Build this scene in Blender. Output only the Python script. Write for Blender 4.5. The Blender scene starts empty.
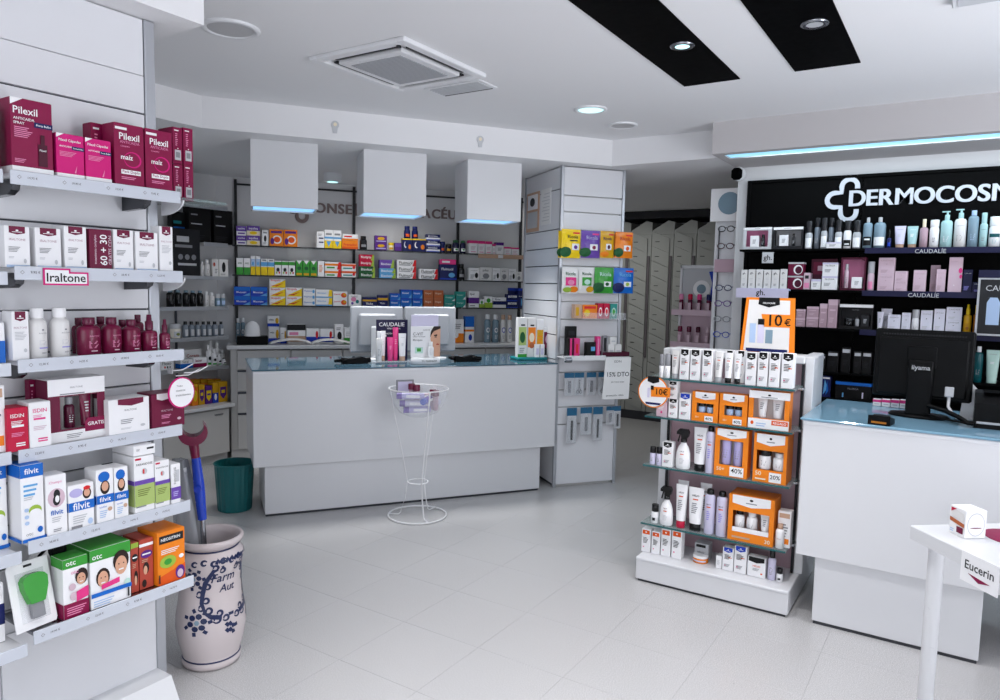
import bpy, math, random
from mathutils import Vector, Matrix

# ------------------------------------------------------------------ camera, world, light, exposure
S = bpy.context.scene
COL = S.collection
cam_data = bpy.data.cameras.new('camera')
cam = bpy.data.objects.new('camera', cam_data)
COL.objects.link(cam)
cam_data.sensor_width = 36.0
cam_data.lens = 36.0 * 720.0 / 1000.0
cam_data.clip_start = 0.02
yaw, pitch, roll = math.radians(32.8), math.radians(5.0), math.radians(-1.23)
cam.matrix_world = (Matrix.Translation((0, 0, 1.55)) @ Matrix.Rotation(yaw, 4, 'Z')
                    @ Matrix.Rotation(math.pi / 2 - pitch, 4, 'X') @ Matrix.Rotation(-roll, 4, 'Z'))
S.camera = cam

S.view_settings.view_transform = 'Standard'
S.view_settings.look = 'None'
S.view_settings.gamma = 1.0
S.view_settings.use_curve_mapping = False
S.view_settings.exposure = 0.21

world = bpy.data.worlds.new('world')
S.world = world
world.use_nodes = True
nt = world.node_tree
bg = nt.nodes['Background']
bg.inputs['Color'].default_value = (0.86, 0.91, 1.0, 1)
bg.inputs['Strength'].default_value = 1.0


def area_light(name, loc, direction, sx, sy, power, color, spread=180):
    d = bpy.data.lights.new(name, 'AREA')
    d.shape = 'RECTANGLE'
    d.size, d.size_y = sx, sy
    d.energy = power
    d.color = color
    d.spread = math.radians(spread)
    o = bpy.data.objects.new(name, d)
    COL.objects.link(o)
    o.location = loc
    o.rotation_euler = Vector(direction).to_track_quat('-Z', 'Z').to_euler()
    return o


# daylight through the glazed shop front (wall behind the photographer and wall on the right hand side)
area_light('daylight_front', (0.6, -2.35, 1.35), (0, 1, -.12), 4.4, 2.2, 46, (0.94, 0.955, 1.0))
area_light('daylight_side', (3.05, 2.4, 1.35), (-1, -.1, -.12), 3.8, 2.2, 44, (0.94, 0.95, 1.0))
# added fill aimed up at the ceiling, standing in for light off the pavement
area_light('ceiling_fill', (3.05, 2.6, .45), (-.75, .12, 1), 3.6, .6, 104, (0.93, 0.945, 1.0), 110)

# ------------------------------------------------------------------ materials
MATS = {}


def lin(h):
    h = h.lstrip('#')
    c = [int(h[i:i + 2], 16) / 255 for i in (0, 2, 4)]
    return tuple(x / 12.92 if x <= 0.04045 else ((x + 0.055) / 1.055) ** 2.4 for x in c) + (1,)


def pmat(name, hexc, rough=0.45, metal=0.0, trans=0.0, ior=1.45, var=0.03, scale=30.0, spec=0.5, emit=0.0, bump=0.0, alpha=1.0):
    if name in MATS:
        return MATS[name]
    m = bpy.data.materials.new(name)
    m.use_nodes = True
    t = m.node_tree
    b = t.nodes['Principled BSDF']
    c = lin(hexc)
    b.inputs['Base Color'].default_value = c
    b.inputs['Roughness'].default_value = rough
    b.inputs['Metallic'].default_value = metal
    b.inputs['Transmission Weight'].default_value = trans
    b.inputs['IOR'].default_value = ior
    b.inputs['Specular IOR Level'].default_value = spec
    b.inputs['Alpha'].default_value = alpha
    if emit:
        b.inputs['Emission Color'].default_value = c
        b.inputs['Emission Strength'].default_value = emit
    elif trans == 0:
        tc = t.nodes.new('ShaderNodeTexCoord')
        n = t.nodes.new('ShaderNodeTexNoise')
        n.inputs['Scale'].default_value = scale
        n.inputs['Detail'].default_value = 2
        t.links.new(tc.outputs['Object'], n.inputs['Vector'])
        r = t.nodes.new('ShaderNodeMapRange')
        r.inputs['To Min'].default_value = max(0.02, rough - 0.06)
        r.inputs['To Max'].default_value = min(1, rough + 0.06)
        t.links.new(n.outputs['Fac'], r.inputs['Value'])
        t.links.new(r.outputs['Result'], b.inputs['Roughness'])
        if bump:
            bp = t.nodes.new('ShaderNodeBump')
            bp.inputs['Strength'].default_value = bump
            bp.inputs['Distance'].default_value = 0.002
            t.links.new(n.outputs['Fac'], bp.inputs['Height'])
            t.links.new(bp.outputs['Normal'], b.inputs['Normal'])
    MATS[name] = m
    return m


PAL = dict(white='F2F2F4', offwhite='E4E3E2', ivory='EFE9DC', plum='860B43', darkplum='4A0B28', magenta='CF1377', crimson='C3123F', navy='16205A', deepnavy='15163C',
           black='08080A', charcoal='212226', denim='2B6488', grey='8A8B90', lightgrey='C4C6CA', silver='B4B6BA', blue='1667C4', royal='1B41B8', sky='63A9DE', paleblue='AFC6E6',
           teal='1B7C82', darkteal='0C5157', green='3C9B3A', darkgreen='1F5B33', lime='9CBB45', paleGreen='A9BE70', mint='BFE0D6', aqua='A9CED0', yellow='F2CE1B', gold='D9A51E',
           amber='A8691C', orange='F0861E', burnt='E2591B', brick='B44A3B', brown='B4623A', tan='C9A58C', pink='E58BB4', hotpink='E23A86', palepink='D3B9C6', lilac='B9B2E0', palelilac='D2CEE6',
           violet='6B4AA8', purple='5B2A86', red='D8232A', skin='D9A68A', hair='2B1D1A', maroon='6E1239', wine='5E1536', cream='EFE3C8', rust='C2622B', poster='17133A', mauve='B79AA6',
           bottlegrey='7E8894', steelblue='7F98A8', whitelilac='DFDEEB', olive='6E7A3A', seagreen='2F8F86', periwinkle='8C86D8')


def C(n):
    """printed card / plain opaque material of palette colour n"""
    if isinstance(n, bpy.types.Material):
        return n
    return pmat('print_' + n, PAL[n], 0.45, spec=0.3)


def P(n):
    """glossy plastic of palette colour n"""
    return pmat('plastic_' + n, PAL[n], 0.25)


def W(name):
    return MATS[name]


pmat('white_laminate', 'D9DADD', 0.32, scale=4)
pmat('white_panel', 'DDDEE2', 0.38, scale=4)
pmat('wall_paint', 'CFCFD1', 0.8, scale=60, bump=0.05)
pmat('ceiling_paint', 'E6E6E8', 0.85, scale=60, bump=0.05)
pmat('cabinet_grey', 'C4C3C2', 0.4, scale=4)
pmat('aluminium', 'B9BCC2', 0.35, metal=0.7)
pmat('steel', '9A9DA3', 0.25, metal=1.0)
pmat('chrome_dark', '55565B', 0.2, metal=1.0)
pmat('black_plastic', '050608', 0.45, spec=0.14)
pmat('black_gloss', '010102', 0.6, spec=0.04)
pmat('black_board', '030304', 0.6, spec=0.08)
pmat('white_plastic', 'E2E3E6', 0.3)
pmat('wire_white', 'E9E9EB', 0.3)
pmat('price_strip', 'C9CED8', 0.25)
pmat('groove_dark', '4A4D55', 0.6)
pmat('upright_black', '1A1B20', 0.5)
pmat('glass_edge', '2F6F73', 0.08, trans=0.35)
pmat('shelf_glass', '9DB4B4', 0.05, alpha=0.35)
pmat('clear_plastic', 'E8ECF2', 0.08, alpha=0.16)
pmat('window_glass', 'FFFFFF', 0.02, alpha=0.06)
pmat('counter_glass_blue', '3F5A6A', 0.05, spec=0.6)
pmat('counter_glass_aqua', '7DA5BC', 0.05, spec=0.7)
pmat('lamp_blue', '8CC8F8', 0.4, emit=0.95)
pmat('lamp_white', 'BDF0F2', 0.4, emit=1.1)
pmat('lamp_strip', '93D2EE', 0.4, emit=0.9)
pmat('sign_white', 'CDD2DC', 0.35)
pmat('letter_taupe', '7B6A68', 0.5)
pmat('vase_glaze', 'CBC1C2', 0.22, scale=9, bump=0.06)
pmat('vase_blue', '18254F', 0.3)
pmat('bin_teal', '0E5F62', 0.4)
pmat('drawer_grey', 'B0B2AE', 0.5)
pmat('drawer_strip', '6A6468', 0.5)
pmat('paper', 'ECECEC', 0.7)
pmat('mauve_panel', 'B59AA4', 0.3)
pmat('bag_film', 'A4A9B0', 0.18, alpha=0.62)
pmat('pale_glass_bottle', 'B9C8CE', 0.08, trans=0.4, ior=1.2)
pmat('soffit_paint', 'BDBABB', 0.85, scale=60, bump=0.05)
pmat('disc_grey', 'BEBEC0', 0.6)
pmat('plinth_dark', '34353B', 0.6)


def tile_material():
    m = bpy.data.materials.new('floor_tile')
    m.use_nodes = True
    t = m.node_tree
    b = t.nodes['Principled BSDF']
    tc = t.nodes.new('ShaderNodeTexCoord')
    oi = t.nodes.new('ShaderNodeObjectInfo')
    n1 = t.nodes.new('ShaderNodeTexNoise'); n1.inputs['Scale'].default_value = 3.0; n1.inputs['Detail'].default_value = 4
    n2 = t.nodes.new('ShaderNodeTexNoise'); n2.inputs['Scale'].default_value = 230.0; n2.inputs['Detail'].default_value = 2
    v = t.nodes.new('ShaderNodeTexVoronoi'); v.inputs['Scale'].default_value = 8.0
    geo = t.nodes.new('ShaderNodeNewGeometry')
    for n in (n1, n2, v):
        t.links.new(geo.outputs['Position'], n.inputs['Vector'])
    r1 = t.nodes.new('ShaderNodeValToRGB')
    r1.color_ramp.elements[0].position = 0.2; r1.color_ramp.elements[0].color = lin('B9B8B9')
    r1.color_ramp.elements[1].position = 0.8; r1.color_ramp.elements[1].color = lin('C2C1C2')
    r1.inputs['Fac'].default_value = 0.5
    r2 = t.nodes.new('ShaderNodeValToRGB')
    r2.color_ramp.elements[0].position = 0.35; r2.color_ramp.elements[0].color = (0.89, 0.89, 0.89, 1)
    r2.color_ramp.elements[1].position = 0.6; r2.color_ramp.elements[1].color = (1, 1, 1, 1)
    t.links.new(n2.outputs['Fac'], r2.inputs['Fac'])
    r3 = t.nodes.new('ShaderNodeValToRGB')
    r3.color_ramp.elements[0].position = 0.02; r3.color_ramp.elements[0].color = (0.35, 0.35, 0.36, 1)
    r3.color_ramp.elements[1].position = 0.035; r3.color_ramp.elements[1].color = (1, 1, 1, 1)
    t.links.new(v.outputs['Distance'], r3.inputs['Fac'])
    mx = t.nodes.new('ShaderNodeMix'); mx.data_type = 'RGBA'; mx.blend_type = 'MULTIPLY'; mx.inputs[0].default_value = 0.7
    t.links.new(r1.outputs['Color'], mx.inputs[6]); t.links.new(r2.outputs['Color'], mx.inputs[7])
    mx2 = t.nodes.new('ShaderNodeMix'); mx2.data_type = 'RGBA'; mx2.blend_type = 'MULTIPLY'; mx2.inputs[0].default_value = 0.55
    t.links.new(mx.outputs[2], mx2.inputs[6]); t.links.new(r3.outputs['Color'], mx2.inputs[7])
    t.links.new(mx2.outputs[2], b.inputs['Base Color'])
    rr = t.nodes.new('ShaderNodeMapRange'); rr.inputs['To Min'].default_value = 0.20; rr.inputs['To Max'].default_value = 0.34
    t.links.new(n2.outputs['Fac'], rr.inputs['Value']); t.links.new(rr.outputs['Result'], b.inputs['Roughness'])
    b.inputs['Specular IOR Level'].default_value = 0.45
    MATS['floor_tile'] = m


tile_material()
pmat('floor_joint', '9A999B', 0.8)


# ------------------------------------------------------------------ mesh helpers
class MB:
    """collects shapes into one mesh"""

    def __init__(self):
        self.v, self.f, self.mi, self.sm, self.mats = [], [], [], [], []

    def idx(self, m):
        if isinstance(m, str):
            m = MATS[m] if m in MATS else C(m)
        if m not in self.mats:
            self.mats.append(m)
        return self.mats.index(m)

    def add(self, vs, fs, m, smooth=False):
        o = len(self.v)
        k = self.idx(m)
        self.v += [tuple(p) for p in vs]
        for f in fs:
            self.f.append([i + o for i in f]); self.mi.append(k); self.sm.append(smooth)
        return self

    def box(self, a, b, m, bev=0.0):
        (x0, y0, z0), (x1, y1, z1) = a, b
        x0, x1 = min(x0, x1), max(x0, x1); y0, y1 = min(y0, y1), max(y0, y1); z0, z1 = min(z0, z1), max(z0, z1)
        bev = min(bev, (x1 - x0) * .4, (y1 - y0) * .4, (z1 - z0) * .4)
        if bev <= 0:
            vs = [(x, y, z) for x in (x0, x1) for y in (y0, y1) for z in (z0, z1)]
            fs = [(0, 1, 3, 2), (4, 6, 7, 5), (0, 4, 5, 1), (2, 3, 7, 6), (0, 2, 6, 4), (1, 5, 7, 3)]
            return self.add(vs, fs, m)
        cx, cy, cz = (x0 + x1) / 2, (y0 + y1) / 2, (z0 + z1) / 2
        hx, hy, hz = (x1 - x0) / 2, (y1 - y0) / 2, (z1 - z0) / 2
        vs, ix = [], {}
        for sx in (-1, 1):
            for sy in (-1, 1):
                for sz in (-1, 1):
                    for ax in range(3):
                        ix[sx, sy, sz, ax] = len(vs)
                        e = [hx - bev, hy - bev, hz - bev]; e[ax] = (hx, hy, hz)[ax]
                        vs.append((cx + sx * e[0], cy + sy * e[1], cz + sz * e[2]))
        fs = []
        for ax in range(3):
            for s in (-1, 1):
                q = []
                for (p, r) in ((-1, -1), (1, -1), (1, 1), (-1, 1)):
                    k = [0, 0, 0]; k[ax] = s; k[(ax + 1) % 3] = p; k[(ax + 2) % 3] = r
                    q.append(ix[k[0], k[1], k[2], ax])
                fs.append(q if s > 0 else q[::-1])
        for ax in range(3):
            b1, b2 = (ax + 1) % 3, (ax + 2) % 3
            for s1 in (-1, 1):
                for s2 in (-1, 1):
                    k0 = [0, 0, 0]; k0[b1] = s1; k0[b2] = s2; k1 = list(k0); k0[ax] = -1; k1[ax] = 1
                    q = [ix[(*k0, b1)], ix[(*k1, b1)], ix[(*k1, b2)], ix[(*k0, b2)]]
                    fs.append(q if s1 * s2 < 0 else q[::-1])
        for sx in (-1, 1):
            for sy in (-1, 1):
                for sz in (-1, 1):
                    q = [ix[sx, sy, sz, a] for a in range(3)]
                    fs.append(q if sx * sy * sz > 0 else q[::-1])
        return self.add(vs, fs, m)

    def lathe(self, prof, m, n=16, sy=1.0, c=(0, 0), caps=True, smooth=True, sxf=None):
        vs, fs = [], []
        for j, (r, z) in enumerate(prof):
            for i in range(n):
                a = 2 * math.pi * i / n
                vs.append((c[0] + r * math.cos(a), c[1] + r * sy * math.sin(a), z))
        for j in range(len(prof) - 1):
            for i in range(n):
                i2 = (i + 1) % n
                fs.append((j * n + i, j * n + i2, (j + 1) * n + i2, (j + 1) * n + i))
        self.add(vs, fs, m, smooth)
        if caps:
            self.add(vs[:n], [tuple(range(n))[::-1]], m)
            self.add(vs[-n:], [tuple(range(n))], m)
        return self

    def rod(self, p0, p1, r, m, n=10, r2=None, smooth=True):
        p0, p1 = Vector(p0), Vector(p1)
        d = p1 - p0
        q = d.to_track_quat('Z', 'X').to_matrix()
        r2 = r if r2 is None else r2
        vs = []
        for p, rr in ((p0, r), (p1, r2)):
            for i in range(n):
                a = 2 * math.pi * i / n
                vs.append(p + q @ Vector((rr * math.cos(a), rr * math.sin(a), 0)))
        self.add(vs, [(i, (i + 1) % n, n + (i + 1) % n, n + i) for i in range(n)], m, smooth)
        self.add(vs[:n], [tuple(range(n))[::-1]], m); self.add(vs[n:], [tuple(range(n))], m)
        return self

    def tube(self, pts, r, m, n=8, closed=False, flat=1.0):
        pts = [Vector(p) for p in pts]
        N = len(pts)
        vs, fs = [], []
        for j, p in enumerate(pts):
            a = pts[(j - 1) % N] if (closed or j) else p
            b = pts[(j + 1) % N] if (closed or j < N - 1) else p
            d = (b - a).normalized()
            up = Vector((0, 0, 1)) if abs(d.z) < 0.95 else Vector((1, 0, 0))
            s = d.cross(up).normalized(); u = s.cross(d).normalized()
            rr = r[j] if isinstance(r, (list, tuple)) else r
            for i in range(n):
                an = 2 * math.pi * i / n
                vs.append(p + s * (rr * math.cos(an)) + u * (rr * flat * math.sin(an)))
        for j in range(N if closed else N - 1):
            for i in range(n):
                i2 = (i + 1) % n; j2 = (j + 1) % N
                fs.append((j * n + i, j * n + i2, j2 * n + i2, j2 * n + i))
        self.add(vs, fs, m, True)
        if not closed:
            self.add(vs[:n], [tuple(range(n))[::-1]], m); self.add(vs[-n:], [tuple(range(n))], m)
        return self

    def prism(self, poly, z0, z1, m, axis='z'):
        """extrude a polygon; axis z: poly in xy; y: poly in xz; x: poly in yz"""
        def pt(p, h):
            return (p[0], p[1], h) if axis == 'z' else ((p[0], h, p[1]) if axis == 'y' else (h, p[0], p[1]))
        n = len(poly)
        vs = [pt(p, z0) for p in poly] + [pt(p, z1) for p in poly]
        ar = sum(poly[i][0] * poly[(i + 1) % n][1] - poly[(i + 1) % n][0] * poly[i][1] for i in range(n))
        flip = (ar < 0) ^ (axis == 'y') ^ (z1 < z0)
        fs = [tuple(range(n))[::-1], tuple(range(n, 2 * n))] + [(i, (i + 1) % n, n + (i + 1) % n, n + i) for i in range(n)]
        if flip:
            fs = [f[::-1] for f in fs]
        return self.add(vs, fs, m)

    def mesh(self, name='mesh'):
        me = bpy.data.meshes.new(name)
        me.from_pydata(self.v, [], self.f)
        for m in self.mats:
            me.materials.append(m)
        me.polygons.foreach_set('material_index', self.mi)
        me.polygons.foreach_set('use_smooth', self.sm)
        me.update()
        return me

    def build(self, name, parent=None, loc=None, rz=0.0):
        return link(name, self.mesh(name), parent, loc, rz)


def link(name, me, parent=None, loc=None, rz=0.0):
    o = bpy.data.objects.new(name, me)
    COL.objects.link(o)
    if parent is not None:
        o.parent = parent
    if loc is not None:
        o.location = loc
    if rz:
        o.rotation_euler = (0, 0, rz)
    return o


def tag(o, label, cat, group=None, kind=None):
    o['label'] = label
    o['category'] = cat
    if group:
        o['group'] = group
    if kind:
        o['kind'] = kind
    return o


def thing(name, label, cat, loc=(0, 0, 0), rz=0.0, group=None):
    return tag(link(name, None, None, loc, rz), label, cat, group)


def struct(name, mb, label=None):
    o = mb.build(name)
    o['kind'] = 'structure'
    if label:
        o['label'] = label
    return o


# ------------------------------------------------------------------ lettering
_TXT = {}


def text_geo(s, bold=True, res=2):
    key = (s, bold, res)
    if key not in _TXT:
        cu = bpy.data.curves.new('t', 'FONT')
        cu.body = s
        cu.size = 1.0
        cu.resolution_u = res
        cu.offset = 0.012 if bold else 0.0
        cu.fill_mode = 'FRONT'
        ob = bpy.data.objects.new('t', cu)
        COL.objects.link(ob)
        bpy.context.view_layer.update()
        me = bpy.data.meshes.new_from_object(ob.evaluated_get(bpy.context.evaluated_depsgraph_get()))
        vs = [(v.co.x, v.co.y) for v in me.vertices]
        fs = [tuple(p.vertices) for p in me.polygons]
        bpy.data.objects.remove(ob); bpy.data.curves.remove(cu); bpy.data.meshes.remove(me)
        xs = [v[0] for v in vs]; ys = [v[1] for v in vs]
        x0, x1, y0, y1 = min(xs), max(xs), min(ys), max(ys)
        _TXT[key] = ([(a - x0, b - (y0 + y1) / 2) for a, b in vs], fs, x1 - x0, y1 - y0)
    return _TXT[key]


class Face:
    """a printed face: maps face fractions to 3D, flat or wrapped round a bottle"""

    def __init__(self, w, h, d, cyl=False, sy=1.0, zoff=0.0, yfun=None):
        self.w, self.h, self.d, self.cyl, self.sy, self.zoff = w, h, d, cyl, sy, zoff
        self.k = 0
        self.yfun = yfun

    def pt(self, x, z, e):
        X = (x - 0.5) * self.w; Z = self.zoff + z * self.h
        if self.cyl:
            r = self.w / 2; a = max(-1.5, min(1.5, X / r))
            rr = r + e
            return (rr * math.sin(a), -rr * self.sy * math.cos(a), Z)
        if self.yfun:
            return (X, self.yfun(x, z) - e, Z)
        return (X, -self.d / 2 - e, Z)

    def draw(self, mb, el):
        for q in el:
            self.k += 1
            e = 0.0004 + 0.00025 * self.k
            k = q[0]
            if k == 'r' or k == 'w':
                _, x0, z0, x1, z1, c = q
                n = 8 if self.cyl else (6 if self.yfun else 1)
                h_ = 5 if self.yfun else 1
                vs = [self.pt(x0 + (x1 - x0) * i / n, z0 + (z1 - z0) * j / h_, e) for i in range(n + 1) for j in range(h_ + 1)]
                fs = [(i * (h_ + 1) + j, (i + 1) * (h_ + 1) + j, (i + 1) * (h_ + 1) + j + 1, i * (h_ + 1) + j + 1) for i in range(n) for j in range(h_)]
                mb.add(vs, fs, C(c), self.cyl)
                if k == 'w' and not self.cyl:
                    w, d, h = self.w / 2 + e, self.d / 2 + e, self.h
                    for s in (-1, 1):
                        mb.add([(s * w, -d, z0 * h), (s * w, d, z0 * h), (s * w, d, z1 * h), (s * w, -d, z1 * h)], [(0, 1, 2, 3) if s > 0 else (3, 2, 1, 0)], C(c))
            elif k == 'top':
                w, d, h = self.w / 2 - .001, self.d / 2 - .001, self.h + e
                mb.add([(-w, -d, h), (w, -d, h), (w, d, h), (-w, d, h)], [(0, 1, 2, 3)], C(q[1]))
            elif k == 'd':
                _, cx, cz, rx, rz, c = q
                n = 16
                vs = [self.pt(cx + rx * math.cos(2 * math.pi * i / n), cz + rz * math.sin(2 * math.pi * i / n), e) for i in range(n)]
                if self.cyl or self.yfun:
                    mid = [self.pt(cx + .5 * rx * math.cos(2 * math.pi * i / n), cz + .5 * rz * math.sin(2 * math.pi * i / n), e) for i in range(n)]
                    mb.add(vs + mid + [self.pt(cx, cz, e)], [(i, (i + 1) % n, n + (i + 1) % n, n + i) for i in range(n)] + [(n + i, n + (i + 1) % n, 2 * n) for i in range(n)], C(c))
                else:
                    mb.add(vs, [tuple(range(n))], C(c))
            elif k == 'sd':
                _, cy, cz, ry, rz, c = q
                mb.add([(self.w / 2 + e, (cy - .5) * self.d + ry * self.d * math.cos(2 * math.pi * i / 20), (cz + rz * math.sin(2 * math.pi * i / 20)) * self.h) for i in range(20)], [tuple(range(20))], C(c))
            elif k == 'p':
                mb.add([self.pt(x, z, e) for x, z in q[1]], [tuple(range(len(q[1])))], C(q[2]))
            elif k == 'l':
                _, x0, z0, x1, z1, n, c = q
                for i in range(n):
                    a = z0 + (z1 - z0) * i / n; b = a + (z1 - z0) / n * 0.45
                    xe = x1 - (x1 - x0) * (0.28 * ((i * 7 + 3) % 4) / 3)
                    mb.add([self.pt(x0, a, e), self.pt(xe, a, e), self.pt(xe, b, e), self.pt(x0, b, e)], [(0, 1, 2, 3)], C(c))
            elif k == 't' or k == 'v':
                s, x0, zc, wf, c = q[1:6]
                vs2, fs, tw, th = text_geo(s, not (len(q) > 6))
                if k == 't':
                    sc = wf * self.w / tw
                    vs = [self.pt(x0 + a * sc / self.w, zc + b * sc / self.h, e) for a, b in vs2]
                else:
                    sc = wf * self.h / tw
                    vs = [self.pt(x0 - b * sc / self.w, zc + a * sc / self.h, e) for a, b in vs2]
                mb.add(vs, fs, C(c))
        return mb

# ------------------------------------------------------------------ product designs (b body colour, cap colour, el printed elements)
FLAG = lambda c, z=.8: [('p', [(.18, 1), (.82, 1), (.82, z + .04), (.5, z), (.18, z + .04)], c), ('d', .5, z + .1, .06, .02, 'white'), ('r', .3, z + .055, .7, z + .07, 'white')]
FINE = lambda c='grey', z=.2, h=.3: [('l', .14, z, .8, z + h, 6, c)]
KID = lambda x, z, s, hr='hair': [('d', x, z, .15 * s, .13 * s, hr), ('d', x, z - .02 * s, .11 * s, .10 * s, 'skin'), ('r', x - .04 * s, z - .065 * s, x + .04 * s, z - .05 * s, 'white')]
HELIO = lambda c='black': [('p', [(.1, 1), (.9, 1), (.9, .84), (.5, .78), (.1, .84)], c), ('d', .5, .91, .08, .02, 'white'), ('r', .28, .855, .72, .87, 'white'), ('l', .18, .5, .75, .72, 5, 'charcoal'), ('r', .55, .56, .85, .585, 'burnt'),
                           ('l', .18, .16, .7, .3, 4, 'grey'), ('d', .26, .22, .06, .02, 'hotpink')]
TUBEP = [('t', 'HELIO', .25, .78, .5, 'charcoal'), ('r', .3, .66, .7, .69, 'burnt'), ('l', .25, .3, .7, .6, 6, 'grey')]
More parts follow.
